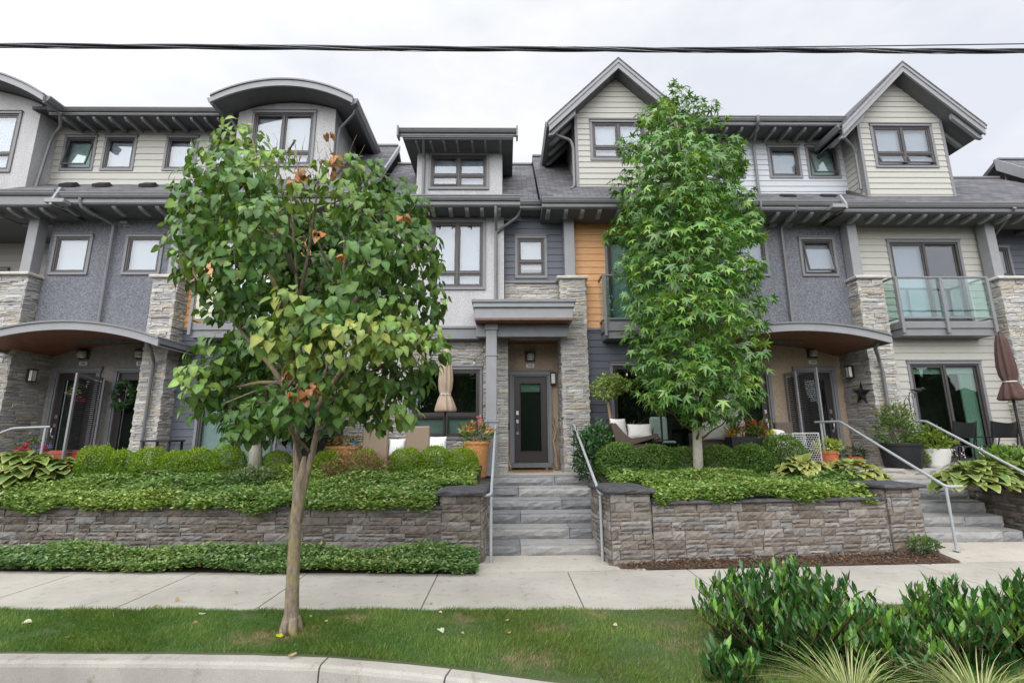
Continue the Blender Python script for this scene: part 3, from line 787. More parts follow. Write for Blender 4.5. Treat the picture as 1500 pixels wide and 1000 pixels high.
def downspout(parent, pts, r=.036):
    P = []
    for i, p in enumerate(pts):
        p = np.array(p, float)
        if 0 < i < len(pts)-1:
            a = np.array(pts[i-1], float); b = np.array(pts[i+1], float)
            d = min(.06, np.linalg.norm(p-a)*.4, np.linalg.norm(b-p)*.4)
            P += [p+(a-p)/np.linalg.norm(a-p)*d, p+((a-p)/np.linalg.norm(a-p)+(b-p)/np.linalg.norm(b-p))*d*.28, p+(b-p)/np.linalg.norm(b-p)*d]
        else: P.append(p)
    mb = MB(); mb.tube(P, r, 8)
    o = mb.build('downspout', M['gutter'], parent, smooth='auto')
    return o
def stone_column(parent, x0, x1, y0, y1, z0, z1, left=True, right=True, cap=True, dim=1):
    mb = MB(); mb.cur = (.2, .19, .18); mb.box(x0, x1, y0, y1, z0, z1)
    ledge(mb, (x0, y0, z0), (1, 0, 0), (0, -1, 0), x1-x0, z1-z0, dim=dim)
    if right: ledge(mb, (x1, y0-.02, z0), (0, 1, 0), (1, 0, 0), y1-y0+.02, z1-z0, dim=dim)
    if left: ledge(mb, (x0, y1, z0), (0, -1, 0), (-1, 0, 0), y1-y0+.02, z1-z0, dim=dim)
    o = mb.build('stone_column', M['stone'], parent, color=True)
    if cap:
        c = MB(); slab_cap(c, x0-.075, x1+.075, y0-.085, y1 if y1-y0 < .5 else y0+.42, z1-.005, z1+.07, jit=.004); c.build('column_cap', M['capstone_light'], o)
    return o
def post(parent, x0, x1, y0, y1, z0, z1):
    mb = MB(); mb.bbox(x0, x1, y0, y1, z0, z1, .008); return mb.build('post', M['trim_light'], parent)
def arc_pts(xc, half, zap, drop, n=28):
    R = (half*half+drop*drop)/(2*drop); return [(xc-half+2*half*i/n, zap-R+sqrt(max(0, R*R-(-half+2*half*i/n)**2))) for i in range(n+1)]
def arch_canopy(parent, xc, half, zap, drop, Yf, Yb, th=.20, Yin=11.7):
    top = arc_pts(xc, half, zap, drop)
    def band(mb, y0, y1, t0, t1):
        n = len(top); vs = []
        for x, z in top: vs += [(x, y0, z-t0), (x, y0, z-t1), (x, y1, z-t1), (x, y1, z-t0)]
        fs = []
        for i in range(n-1):
            k = 4*i; fs += [(k+1, k+5, k+4, k), (k+2, k+6, k+5, k+1), (k+3, k+7, k+6, k+2), (k, k+4, k+7, k+3)]
        fs += [(0, 3, 2, 1), tuple(4*(n-1)+q for q in (0, 1, 2, 3))]
        mb.add(vs, fs)
    mb = MB(); band(mb, Yf, Yf+.05, .042, th); c = mb.build('entry_canopy', M['trim_light'], parent)
    mb = MB(); band(mb, Yf-.03, Yb, 0, .04); mb.build('canopy_roof', M['gutter'], c)
    mb = MB(); band(mb, Yf+.052, Yin, th-.06, th-.03); mb.build('canopy_soffit', M['soffit_wood'], c)
    for s, (x, z) in ((-1, top[0]), (1, top[-1])):
        mb = MB(); mb.box(x, x-s*.05, Yf+.052, Yb, z-th, z-.045); mb.build('canopy_fascia', M['trim'], c)
    return c
def text_mesh(name, txt, size, loc, mat, parent, ext=.003):
    cu = bpy.data.curves.new(name, 'FONT'); cu.body = txt; cu.size = size; cu.extrude = ext; cu.align_x = 'CENTER'; cu.align_y = 'CENTER'
    t = bpy.data.objects.new(name, cu); COL.objects.link(t)
    me = bpy.data.meshes.new_from_object(t.evaluated_get(bpy.context.evaluated_depsgraph_get()))
    bpy.data.objects.remove(t); bpy.data.curves.remove(cu)
    off = OFF.get(parent.name, (0, 0, 0)); n = len(me.vertices); co = np.zeros(n*3, np.float32); me.vertices.foreach_get('co', co); co = co.reshape(-1, 3)
    out = np.stack([co[:, 0]+loc[0]-off[0], -co[:, 2]+loc[1]-off[1], co[:, 1]+loc[2]-off[2]], 1).astype(np.float32)
    me.vertices.foreach_set('co', out.ravel()); me.name = name; me.update()
    return link_mesh(name, me, mat, parent)
def number_and_lamp(parent, x, z, Y, num):
    mb = MB(); mb.bbox(x-.10, x+.10, Y-.018, Y, z-.05, z+.05, .004); p = mb.build('number_plaque', M['plaque'], parent)
    text_mesh('numerals', num, .085, (x, Y-.020, z), M['ink'], p)
    mb = MB(); mb.bbox(x-.125, x+.125, Y-.03, Y, z+.10, z+.34, .01); mb.bbox(x-.135, x+.135, Y-.10, Y-.031, z+.30, z+.345, .008)
    l = mb.build('porch_light', M['bronze'], parent)
    mb = MB()
    prof = [(.02, -.0), (.085, .02), (.10, .07), (.10, .12), (.085, .16)]
    mb.lathe(prof, (x, Y-.085, z+.13), 16); mb.build('lamp_glass', M['lampglass'], l, smooth=True)
    mb = MB()
    for k in range(3): mb.lathe([(.108, .0), (.112, .006), (.108, .012)], (x, Y-.085, z+.165+.04*k), 16)
    mb.build('lamp_cage', M['bronze'], l)
def sconce(parent, x, y, z, nrm):
    """dark box lantern on a wall facing nrm"""
    nx_, ny_ = nrm; mb = MB()
    def bx(o, w0, w1, h0, h1, b=.005):
        if abs(nx_) > .5: mb_.bbox(x+nx_*o[0], x+nx_*o[1], y+w0, y+w1, z+h0, z+h1, b)
        else: mb_.bbox(x+w0, x+w1, y+ny_*o[0], y+ny_*o[1], z+h0, z+h1, b)
    mb_ = mb; bx((0, .02), -.06, .06, -.13, .15); bx((.02, .15), -.075, .075, .125, .15); bx((.03, .14), -.06, .06, -.15, -.13)
    for s in (-1, 1): bx((.03, .045), s*.055-.006, s*.055+.006, -.13, .125); bx((.125, .14), s*.055-.006, s*.055+.006, -.13, .125)
    l = mb.build('wall_lantern', M['black'], parent)
    mb_ = MB(); bx((.045, .125), -.047, .047, -.12, .118); mb_.build('lamp_glass', M['lampglass'], l)
def entry_door(parent, x0, x1, z0, z1, Y, lite=True, handle=-1, blind=False, casing='trim'):
    """x0..x1 outer casing"""
    mb = MB(); c = .085
    mb.bbox(x0, x0+c, Y-.045, Y+.01, z0, z1-c, .006); mb.bbox(x1-c, x1, Y-.045, Y+.01, z0, z1-c, .006); mb.bbox(x0-.02, x1+.02, Y-.05, Y+.01, z1-c, z1, .006)
    mb.bbox(x0-.03, x1+.03, Y-.07, Y+.01, z1+.001, z1+.03, .004)
    for a, b in ((x0+c, x0+c+.035), (x1-c-.035, x1-c)): mb.bbox(a+.0005, b-.0005, Y-.02, Y+.08, z0+.05, z1-c-.0005, .004)
    mb.bbox(x0+c, x1-c, Y-.02, Y+.08, z1-c-.035, z1-c-.0005, .004)
    f = mb.build('door_frame', M[casing], parent)
    mb = MB(); mb.bbox(x0+.02, x1-.02, Y-.12, Y+.06, z0-.06, z0+.048, .008); mb.build('threshold', M['gutter'], f)
    a, b, e, g = x0+c+.037, x1-c-.037, z0+.055, z1-c-.037
    mb = MB(); lw = .15; y0, y1 = Y+.03, Y+.075
    if lite:
        li = (a+lw, b-lw, e+.26, g-.17)
        for q in grid_cells(a, b, e, g, [li]): mb.box(q[0], q[1], y0, y1, q[2], q[3])
        d = mb.build('door', M['door'], parent)
        m2 = MB(); ring_box(m2, li[0]-.02, li[1]+.02, li[2]-.02, li[3]+.02, .024, y0-.012, y0-.001); m2.build('lite_trim', M['door'], d)
        m2 = MB(); m2.box(li[0], li[1], y0+.012, y0+.018, li[2], li[3]); m2.build('pane', M['glass_dark'], d)
        m2 = MB(); m2.box(li[0]-.02, li[1]+.02, y1+.05, y1+.06, li[2]-.05, li[3]+.05); m2.build('room_interior', M['room'], d)
        if blind:
            m2 = MB(); m2.box(li[0]+.015, li[1]-.015, y1+.02, y1+.025, li[3]-.2, li[3]); m2.build('blind_sky_sheet', M['blind_green'], d)
    else:
        mb.bbox(a, b, y0, y1, e, g, .004); d = mb.build('door', M['door'], parent)
    hx = a+.075 if handle < 0 else b-.075; mh = MB(); zz = e+.92
    mh.bbox(hx-.03, hx+.03, y0-.012, y0-.001, zz+.20, zz+.30, .008)
    mh.bbox(hx-.03, hx+.03, y0-.016, y0-.001, zz-.0, zz+.09, .008)
    mh.tube([(hx, y0-.016, zz), (hx, y0-.055, zz-.03), (hx, y0-.06, zz-.12), (hx, y0-.055, zz-.2), (hx, y0-.014, zz-.22)], .011, 8)
    mh.bbox(hx-.025, hx+.025, y0-.012, y0-.001, zz-.26, zz-.19, .006)
    mh.build('handle', M['chrome'], d); return d
def screen_leaf(parent, hx, hy, z0, z1, w, ang, name='screen_door'):
    """hinged screen leaf standing open; ang from +x axis"""
    dx, dy = cos(ang), sin(ang); nx_, ny_ = -dy, dx
    def bx(mb, a, b, c, d, t0, t1):
        P = [(hx+dx*q+nx_*t, hy+dy*q+ny_*t, z) for z in (c, d) for q, t in ((a, t0), (b, t0), (b, t1), (a, t1))]
        mb.add(P, [(0, 3, 2, 1), (4, 5, 6, 7), (0, 1, 5, 4), (1, 2, 6, 5), (2, 3, 7, 6), (3, 0, 4, 7)])
    mb = MB(); f = .07
    bx(mb, 0, f, z0, z1, -.018, .018); bx(mb, w-f, w, z0, z1, -.018, .018); bx(mb, f, w-f, z0, z0+.1, -.016, .016); bx(mb, f, w-f, z1-f, z1, -.016, .016)
    o = mb.build(name, M['trim_light'], parent)
    mb = MB(); n = int((z1-z0-.2)/.045)
    for k in range(n): zz = z0+.11+k*.045; bx(mb, f, w-f, zz, zz+.03, -.004, .004)
    mb.build('louvre_screen', M['mesh_screen'], o); return o
def gable_dormer(parent, xc, hw, Yw, z0, zap, half, zeave, Yf, win, wl_):
    """front gable of lap siding with deep overhanging roof"""
    sl_ = (zap-zeave)/half; th = .10
    zsoff = lambda x: zap-.30-abs(x-xc)*sl_
    ztop = zsoff(xc)-.02
    def xr(z):
        d = max(0, (zsoff(xc)-z)/sl_); return xc-min(hw, d), xc+min(hw, d)
    siding(parent, 'siding_beige', xc-hw, xc+hw, z0, ztop, Yw, [hole(win)], .155, xr)
    for s in (-1, 1):
        X = xc+s*hw; zt = zsoff(X)
        siding(parent, 'siding_beige', Yw, 12.9, z0, zt, 0, (), .155, dirx=(X, s), name='side_siding')
        mb = MB(); mb.bbox(X-.05 if s > 0 else X-.024, X+.024 if s > 0 else X+.05, Yw-.028, Yw+.06, z0, zt-.02, .004); mb.build('corner_board', M['trim'], parent)
    window(parent, win, Yw, **wl_)
    Yb = 13.6
    def slab(mb, s, y0, y1, up0, up1, hi, x_in=0):
        # sloped board between ridge and eave, offset up0..up1 (normal-ish vertical), half width hi
        P = [(xc+s*x_in, zap-x_in*sl_+up0), (xc+s*hi, zap-hi*sl_+up0), (xc+s*hi, zap-hi*sl_+up1), (xc+s*x_in, zap-x_in*sl_+up1)]
        mb.prism([(x, y0, z) for x, z in P], (0, y1-y0, 0))
    mb = MB(); slab(mb, -1, Yf-.03, Yb, -.05, 0, half+.04); slab(mb, 1, Yf-.03, Yb, -.05, 0, half+.04)
    r = mb.build('dormer_roof', M['shingle'], parent)
    mb = MB(); slab(mb, -1, Yf, Yf+.045, -.30, -.052, half); slab(mb, 1, Yf, Yf+.045, -.30, -.052, half)
    slab(mb, -1, Yf-.022, Yf-.001, -.145, -.055, half+.02); slab(mb, 1, Yf-.022, Yf-.001, -.145, -.055, half+.02)
    mb.build('barge_board', M['trim_light'], r)
    mb = MB(); slab(mb, -1, Yf+.05, Yb, -.285, -.26, half-.02); slab(mb, 1, Yf+.05, Yb, -.285, -.26, half-.02); mb.build('dormer_soffit', M['soffit_dark'], r)
    for s in (-1, 1):
        ex = xc+s*(half-.02); ez = zap-half*sl_
        mb = MB(); mb.prism([(ex, Yf+.05, ez-.02), (ex+s*.11, Yf+.05, ez-.005), (ex+s*.11, Yf+.05, ez-.05), (ex+s*.07, Yf+.05, ez-.14), (ex, Yf+.05, ez-.14)][::s], (0, 2.0, 0)); mb.build('gutter', M['gutter'], r)
        y = Yf+.14
        k = 0
        while y < 12.2:
            m2 = MB(); x_in = hw+.03; x_o = half-.06 if k else half+.0
            P = [(xc+s*x_in, zsoff(xc+s*x_in)+.0), (xc+s*x_o, zsoff(xc+s*x_o)+.0), (xc+s*x_o, zsoff(xc+s*x_o)-.05), (xc+s*(x_o-.1), zsoff(xc+s*(x_o-.1))-.13), (xc+s*x_in, zsoff(xc+s*x_in)-.13)]
            m2.prism([(x, y-.04, z) for x, z in P][::s], (0, .08, 0)); m2.build('rafter_tail', M['trim_light'], r); y += .46; k += 1
    return r
def arch_dormer(parent, x0, x1, Yw, z0, xc, half, zap, drop, Yf, win, Yb=13.2, wk=None, chamfer=0):
    top = arc_pts(xc, half, zap, drop); zf = lambda x: float(np.interp(x, [p[0] for p in top], [p[1] for p in top]))-.22
    mb = MB(); h = hole(win)
    for a, b, c, d in grid_cells(x0, x1, z0, h[3], [h]): mb.add([(a,Yw,c),(b,Yw,c),(b,Yw,d),(a,Yw,d)], [(0,1,2,3)])
    n = 16
    for i in range(n):
        a = x0+(x1-x0)*i/n; b = x0+(x1-x0)*(i+1)/n; mb.add([(a,Yw,h[3]),(b,Yw,h[3]),(b,Yw,zf(b)),(a,Yw,zf(a))], [(0,1,2,3)])
    reveals(mb, [h], Yw, .12)
    for X, fl in ((x0, 0), (x1, 1)):
        f = (0,1,2,3) if fl else (3,2,1,0); mb.add([(X,Yw,z0),(X,Yb,z0),(X,Yb,zf(X)),(X,Yw,zf(X))], [f])
    mb.build('dormer_wall', M['stucco_light'], parent)
    window(parent, win, Yw, **(wk or {}))
    def band(mb, y0, y1, t0, t1):
        m = len(top); vs = []
        for x, z in top: vs += [(x, y0, z-t0), (x, y0, z-t1), (x, y1, z-t1), (x, y1, z-t0)]
        fs = []
        for i in range(m-1):
            k = 4*i; fs += [(k+1, k+5, k+4, k), (k+2, k+6, k+5, k+1), (k+3, k+7, k+6, k+2), (k, k+4, k+7, k+3)]
        fs += [(0, 3, 2, 1), tuple(4*(m-1)+q for q in (0, 1, 2, 3))]; mb.add(vs, fs)
    mb = MB(); band(mb, Yf-.03, Yb, 0, .04); r = mb.build('dormer_roof', M['gutter'], parent)
    mb = MB(); band(mb, Yf, Yf+.05, .042, .2); mb.build('barge_board', M['trim_light'], r)
    mb = MB(); band(mb, Yf+.052, Yb, .15, .18); mb.build('dormer_soffit', M['soffit_dark'], r)
    for s, (x, z) in ((-1, top[0]), (1, top[-1])):
        mb = MB(); mb.prism([(x, Yf+.06, z-.03), (x+s*.11, Yf+.06, z-.03), (x+s*.11, Yf+.06, z-.07), (x+s*.06, Yf+.06, z-.16), (x, Yf+.06, z-.2)][::s], (0, Yb-Yf-.2, 0)); mb.build('gutter', M['gutter'], r)
        mb = MB(); mb.box(x-s*.001, x-s*.05, Yf+.052, Yb, z-.22, z-.045); mb.build('fascia_board', M['trim'], r)
    return r
def balcony(parent, x0, x1, Yf, Yw, z0, zf, zr, posts, side=True):
    mb = MB(); mb.bbox(x0+.03, x1-.03, Yf+.05, Yw, z0, z0+.17, .006); mb.bbox(x0, x1, Yf+.02, Yw, z0+.172, zf, .006)
    b = mb.build('balcony', M['trim'], parent)
    mb = MB(); mb.bbox(x0, x1, Yf+.04, Yw, zf+.001, zf+.02, .004); mb.build('balcony_floor', M['trim_light'], b)
    r = MB(); w = .035
    r.bbox(x0-.01, x1+.01, Yf-.01, Yf+.05, zr-.045, zr, .006)
    if side:
        for X in (x0, x1): r.bbox(X-.025, X+.025, Yf+.051, Yw, zr-.045, zr, .006); r.bbox(X-.02, X+.02, Yf+.051, Yw, zf+.08, zf+.11, .004)
    r.bbox(x0+.03, x1-.03, Yf+.005, Yf+.04, zf+.08, zf+.115, .004)
    r.build('railing', M['trim'], b)
    for x in posts:
        m2 = MB(); m2.bbox(x-w, x+w, Yf-.03, Yf+.019, z0+.05, zr-.046, .006); m2.build('railing_post', M['trim'], b)
    ps = sorted(posts)
    for a, c in zip(ps[:-1], ps[1:]):
        m2 = MB(); m2.box(a+w+.01, c-w-.01, Yf+.018, Yf+.026, zf+.118, zr-.05); m2.build('glass_panel', M['glass_rail'], b)
    if side:
        for X in (x0, x1):
            m2 = MB(); m2.box(X-.004, X+.004, Yf+.06, Yw-.03, zf+.115, zr-.05); m2.build('glass_panel', M['glass_rail'], b)
    return b
def vent_hood(parent, x, z, Y):
    mb = MB(); mb.bbox(x-.10, x+.10, Y-.02, Y, z-.09, z+.08, .004)
    mb.prism([(x-.09, Y-.02, z+.06), (x-.09, Y-.11, z-.01), (x-.09, Y-.11, z-.055), (x-.09, Y-.02, z-.055)], (.18, 0, 0)); mb.build('vent_hood', M['trim_light'], parent)
def roof_vent(parent, x, y, z, pitch):
    mb = MB(); c, s = cos(pitch), sin(pitch)
    P = []
    for (u, v, w) in [(-.17,-.13,0),(.17,-.13,0),(.17,.13,0),(-.17,.13,0),(-.15,-.11,.075),(.15,-.11,.075),(.13,.1,.09),(-.13,.1,.09)]: P.append((x+u, y+v*c-w*s, z+v*s+w*c))
    mb.add(P, [(0,3,2,1),(4,5,6,7),(0,1,5,4),(1,2,6,5),(2,3,7,6),(3,0,4,7)]); mb.build('roof_vent', M['black'], parent)
def back_wall(parent, x0, x1, z1, Y=19.8):
    mb = MB(); mb.add([(x0,Y,0),(x1,Y,0),(x1,Y,z1),(x0,Y,z1)], [(0,1,2,3)]); mb.build('rear_wall', M['stucco_dark'], parent)
# ------------------------------------------------------------------ the terrace of houses
SID, STU, COLY, BAY, GUT, DW, UPW = 11.15, 11.05, 10.75, 10.85, 10.2, 11.7, 11.5
HG = 'townhouses of the row'
# --- house with dark stucco front and shared arched porch (left)
A = thing('townhouse', 'blue-grey stucco townhouse over a wide arched porch, left of the heart-leaved tree', 'townhouse', (-9.6, 11.2, 1.09), group=HG)
w1 = wr((82, 344), (128, 403), STU); w2 = wr((187, 342), (233, 402), STU)
w2 = (w2[0], w2[0]+w1[1]-w1[0], w1[2], w1[3])
wall(A, 'stucco_dark', -11.05, -7.72, 4.05, 7.2, STU, [hole(w1), hole(w2)], 'stucco_wall')
for w in (w1, w2): window(A, w, STU, blind='blind_white', blind_drop=.97)
stone_column(A, -8.17, -7.64, COLY, 11.72, 1.0, 5.53)
stone_column(A, -11.75, -11.10, COLY, 11.72, 1.0, 5.60)
post(A, -11.36, -11.12, COLY+.02, COLY+.27, 5.65, 7.24); post(A, -7.93, -7.70, COLY+.02, COLY+.27, 5.6, 7.2)
wall(A, 'stucco_entry_grey', -11.1, -8.1, 1.05, 4.3, DW, [(-10.92, -9.90, 1.0, 3.5), (-9.46, -8.44, 1.0, 3.5)], 'entry_wall')
entry_door(A, -10.98, -9.84, 1.16, 3.55, DW, True, -1); entry_door(A, -9.52, -8.38, 1.16, 3.55, DW, True, 1)
screen_leaf(A, -9.72, 11.62, 1.2, 3.30, .95, radians(281))
screen_leaf(A, -9.66, 11.64, 1.2, 3.24, .22, radians(300), 'screen_panel')
number_and_lamp(A, -10.32, 3.66, DW, '108'); number_and_lamp(A, -8.93, 3.66, DW, '107')
sconce(A, -11.04, 11.15, 3.3, (1, 0))
arch_canopy(A, -9.27, 2.0, 4.31, .36, 9.9, 11.08)
downspout(A, [(-7.62, 10.1, 3.84), (-7.62, 10.2, 3.74), (-7.86, 10.66, 3.55), (-7.87, 10.66, 1.1)])
downspout(A, [(-11.0, 10.1, 3.8), (-11.05, 10.2, 3.7), (-11.4, 10.66, 3.4), (-11.4, 10.66, 1.1)])
downspout(A, [(-9.78, 10.26, 7.3), (-9.76, 10.3, 7.08), (-9.5, 10.95, 6.95), (-9.50, 10.98, 4.36)])
vent_hood(A, -9.28, 7.05, STU)
raf = [X_(x, 300, 10.45) for x in (97+5, 128, 172, 210, 235, 262)]
gutter(A, -10.30, -7.55, GUT, 7.42, 7.16, STU, raf)
gutter(A, -12.0, -10.32, GUT-.03, 7.47, 7.10, STU, [X_(x, 302, 10.4) for x in (18, 42, 66)])
mb = MB(); mb.prism([(-10.3, GUT-.1, 7.05), (-10.3, GUT-.1, 7.15), (-10.3, GUT+.05, 7.55), (-10.3, GUT+.3, 7.55), (-10.3, GUT+.3, 7.1)], (.06, 0, 0)); mb.bbox(-10.42, -9.98, GUT-.11, GUT+.1, 7.10, 7.20, .01); mb.build('kickout_flashing', M['trim_light'], A)
mb = MB(); mb.prism([(-11.9, GUT+.02, 7.44), (-11.9, UPW+.1, 8.40), (-11.9, UPW+.1, 8.28), (-11.9, GUT+.05, 7.36)], (11.9-6.9, 0, 0)); ap = mb.build('apron_roof', M['shingle'], A)
ups = [wr((96, 204), (136, 250), UPW), wr((155, 202), (195, 252), UPW), wr((245, 201), (286, 251), UPW), wr((308, 200), (345, 250), UPW)]
zb_, zt_ = min(u[2] for u in ups), max(u[3] for u in ups)
ups = [(u[0], u[0]+.86, zb_+.02, zt_) for u in ups]
siding(A, 'siding_beige', -11.82, -6.80, 8.1, 10.12, UPW, [hole(u) for u in ups], .185)
window(A, ups[0], UPW, blind='blind_green', tilt=(('all', 0),), tilt_a=10)
window(A, ups[1], UPW); window(A, ups[2], UPW); window(A, ups[3], UPW, blind='blind_sky_grey', tilt=(('all', 0),), tilt_a=10)
ef = 10.75
for x in (X_(118, 265, 11.2), X_(165, 265, 11.2), X_(231, 265, 11.2)): roof_vent(A, x, 10.95, 7.44+.75*.696, .6)
gutter(A, -11.5, -6.9, ef, Z_(200, 156, ef), Z_(200, 163, ef)-.04, UPW, [X_(x, 165, 10.95) for x in (97, 118, 141, 164, 187, 211, 234, 257, 283, 303, 322)], tail=.07, rw=.03, short=False)
roof(A, -11.9, -6.9, ef+.04, Z_(200, 155, ef), 13.4, Z_(200, 155, ef)+.25)
back_wall(A, -11.75, -7.7, 9)
# --- far left neighbour
L0 = thing('townhouse', 'far left townhouse with pale stucco curved dormer over a dark recessed balcony', 'townhouse', (-14.4, 11.3, 1.09), group=HG)
lw = (-15.3, X_(34, 167, 10.95)+.0, 8.33, 10.02)
arch_dormer(L0, -16.2, -11.82, 10.95, 7.6, -13.95, 2.75, 10.93, .83, 10.35, lw, wk=dict(split=2, transom=.28, blind='blind_white', blind_drop=.97))
downspout(L0, [(-11.12, 10.75, 9.86), (-11.3, 11.0, 9.62), (-11.62, 11.2, 9.55), (-11.72, 11.22, 9.35), (-11.72, 11.1, 8.0)])
gutter(L0, -20, -12.02, GUT-.03, 7.47, 7.10, STU, [X_(x, 302, 10.4) for x in (-12, -40)], sback=12.6)
mb = MB(); mb.prism([(-20, GUT+.02, 7.44), (-20, 12.4, 8.7), (-20, 12.4, 8.6), (-20, GUT+.05, 7.36)], (20-11.92, 0, 0)); mb.build('apron_roof', M['shingle'], L0)
siding(L0, 'siding_beige', -20, -11.7, 5.9, 7.6, 12.4, (), .17)
wl0 = (-15.5, -12.6, 4.6, 6.6)
siding(L0, 'siding_beige', -20, -11.7, 1.0, 4.0, 11.3, (), .17)
mb = MB(); mb.box(-20, -11.76, 11.2, 12.5, 4.0, 4.3); mb.box(-12.0, -11.06, 11.2, 12.6, 7.06, 7.16); mb.box(-11.2, -11.08, 11.2, 12.5, 4.3, 7.06); mb.build('balcony_floor', M['trim'], L0)
mb = MB(); mb.add([(-20, 12.42, 4.3), (-11.7, 12.42, 4.3), (-11.7, 12.42, 5.9), (-20, 12.42, 5.9)], [(0, 1, 2, 3)]); mb.build('wall', M['siding_beige'], L0)
window(L0, (-16.0, -13.3, 4.45, 6.35), 12.36, split=2, blind=None, slide=True, glass='glass_dark')
mb = MB(); mb.bbox(-20, -11.78, 10.9, 10.96, 5.42, 5.48, .006); mb.bbox(-20, -11.78, 10.9, 10.95, 4.3, 4.36, .006)
for k in range(30): mb.box(-19.8+k*.27, -19.78+k*.27, 10.92, 10.94, 4.36, 5.42)
mb.build('railing', M['bronze'], L0)
back_wall(L0, -20, -11.76, 9)
# --- orange house behind the left tree
B = thing('townhouse', 'orange-sided townhouse with curved-roof stucco dormer, mostly hidden by the heart-leaved tree', 'townhouse', (-5.2, 11.2, 1.09), group=HG)
bd = (-7.0, -5.35, 4.55, 6.75)
siding(B, 'siding_orange', -7.70, -4.3, 4.4, 7.3, SID, [hole(bd)], .17)
window(B, bd, SID, split=2, blind='blind_white', slide=True)
pd = (-7.08, -5.2, 1.12, 3.55)
siding(B, 'siding_slate', -7.64, -2.75, 1.05, 4.36, SID, [hole(pd)], .17)
mb = MB(); mb.bbox(-7.7, -4.3, SID-.045, SID, 4.36, 4.43, .004); mb.build('belt_board', M['trim'], B)
window(B, pd, SID, split=2, blind='blind_green', slide=True, glass='glass')
balcony(B, -7.20, -5.15, 10.68, SID, 4.10, 4.42, 5.52, [-7.17, -6.2, -5.18])
siding(B, 'siding_slate', -4.3, -2.75, 4.4, 7.3, STU, (), .17)
stone_column(B, -4.55, -3.95, 10.8, 11.1, 1.0, 5.5)
mb = MB(); ledge(mb, (-3.94, 11.06, 1.05), (1, 0, 0), (0, -1, 0), 1.2, 3.3); mb.build('stone_veneer', M['stone'], B, color=True)
gutter(B, -7.53, -2.78, GUT, 7.44, 7.14, STU, [-7.2+.38*k for k in range(12)])
dwn = wr((371, 163), (459, 245), 10.9); dwn = (-6.42, -4.80, dwn[2], dwn[3])
arch_dormer(B, -6.78, -4.32, 10.9, 7.5, -5.43, 1.72, 10.50, .47, 10.3, dwn, wk=dict(split=2, transom=.22, blind_drop=.97))
downspout(B, [(-3.62, 10.45, 9.9), (-3.75, 10.6, 9.75), (-4.22, 11.0, 9.62), (-4.28, 11.02, 9.4), (-4.28, 11.02, 8.1)])
downspout(B, [(-7.0, 10.85, 9.82), (-6.9, 10.95, 9.7), (-6.86, 11.1, 9.5), (-6.86, 11.1, 8.2)])
roof(B, -7.6, -3.2, GUT+.04, 7.42, 13.0, 10.45)
mb = MB(); mb.prism([(-3.198, GUT+.05, 7.44), (-3.198, 13.0, 10.47), (-3.198, 13.0, 10.3), (-3.198, GUT+.05, 7.26)], (.05, 0, 0)); mb.build('rake_trim', M['trim_light'], B)
back_wall(B, -7.6, -2.8, 8.5)
# --- centre house
C = thing('townhouse', 'pale stucco townhouse in the middle with flat grey canopy over its dark front door', 'townhouse', (-.6, 11.2, 1.09), group=HG)
cw = (-1.83, -.47, 5.26, 7.03)
wall(C, 'stucco_light', -2.72, -.03, 4.36, 7.2, BAY, [hole(cw)], 'stucco_wall')
mb = MB(); mb.add([(-.03, BAY, 4.36), (-.03, 11.2, 4.36), (-.03, 11.2, 7.2), (-.03, BAY, 7.2)], [(0, 1, 2, 3)]); mb.build('bay_side', M['stucco_light'], C); mb = MB(); mb.add([(-2.72, BAY, 4.36), (-2.72, 11.2, 4.36), (-2.72, 11.2, 7.2), (-2.72, BAY, 7.2)], [(3, 2, 1, 0)]); mb.build('bay_side', M['stucco_light'], C)
window(C, cw, BAY, split=2, transom=.2, blind='blind_sky_grey', blind_drop=.985, hooks=True)  # no blind here: full blue-grey sheet paints the sky mirrored in the panes
mb = MB(); mb.bbox(-2.78, -.60, BAY-.10, BAY+.3, 4.06, 4.30, .008); mb.bbox(-2.8, -.6, BAY-.13, BAY+.1, 4.302, 4.36, .006); mb.build('belt_board', M['trim'], C)
mb = MB(); mb.box(-2.78, .1, BAY-.02, 11.2, 4.10, 4.13); mb.build('soffit', M['soffit_dark'], C)
lwn = (-2.19, -.53, 1.80, 3.45)
mb = MB(); mb.cur = (.2, .19, .18)
for r in ((-2.75, -2.20, 1.0, 4.1), (-.52, .06, 1.0, 4.1), (-2.20, -.52, 3.46, 4.1), (-2.2, -.52, 1.0, 1.79)):
    ledge(mb, (r[0], 11.0, r[2]), (1, 0, 0), (0, -1, 0), r[1]-r[0], r[3]-r[2]); mb.cur = (.2, .19, .18); mb.add([(r[0], 11.0, r[2]), (r[1], 11.0, r[2]), (r[1], 11.0, r[3]), (r[0], 11.0, r[3])], [(0, 1, 2, 3)])
mb.add([(.06, 10.98, 1.0), (.06, DW, 1.0), (.06, DW, 4.1), (.06, 10.98, 4.1)], [(0, 1, 2, 3)])
mb.build('stone_veneer', M['stone'], C, color=True)
w_ = window(C, lwn, 11.0, split=None, transom=.30, blind='blind_green', blind_drop=.07, glass='glass_dark')
for a_, b_ in ((-2.06, -1.42), (-1.30, -.66)):
    mb = MB(); mb.box(a_, b_, 11.06, 11.065, 1.93, 2.30); mb.build('frosted_panel', M['blind_white'], w_)
mb = MB(); mb.bbox(-1.41, -1.31, 10.975, 11.07, 1.90, 2.33, .004); mb.build('mullion', M['bronze'], w_)
cs = wr((754, 346), (802, 408), 11.1)
siding(C, 'siding_slate', -.02, 1.62, 5.55, 7.3, 11.1, [hole(cs)], .172)
window(C, cs, 11.1, transom=.36, blind='blind_white', blind_drop=.8)
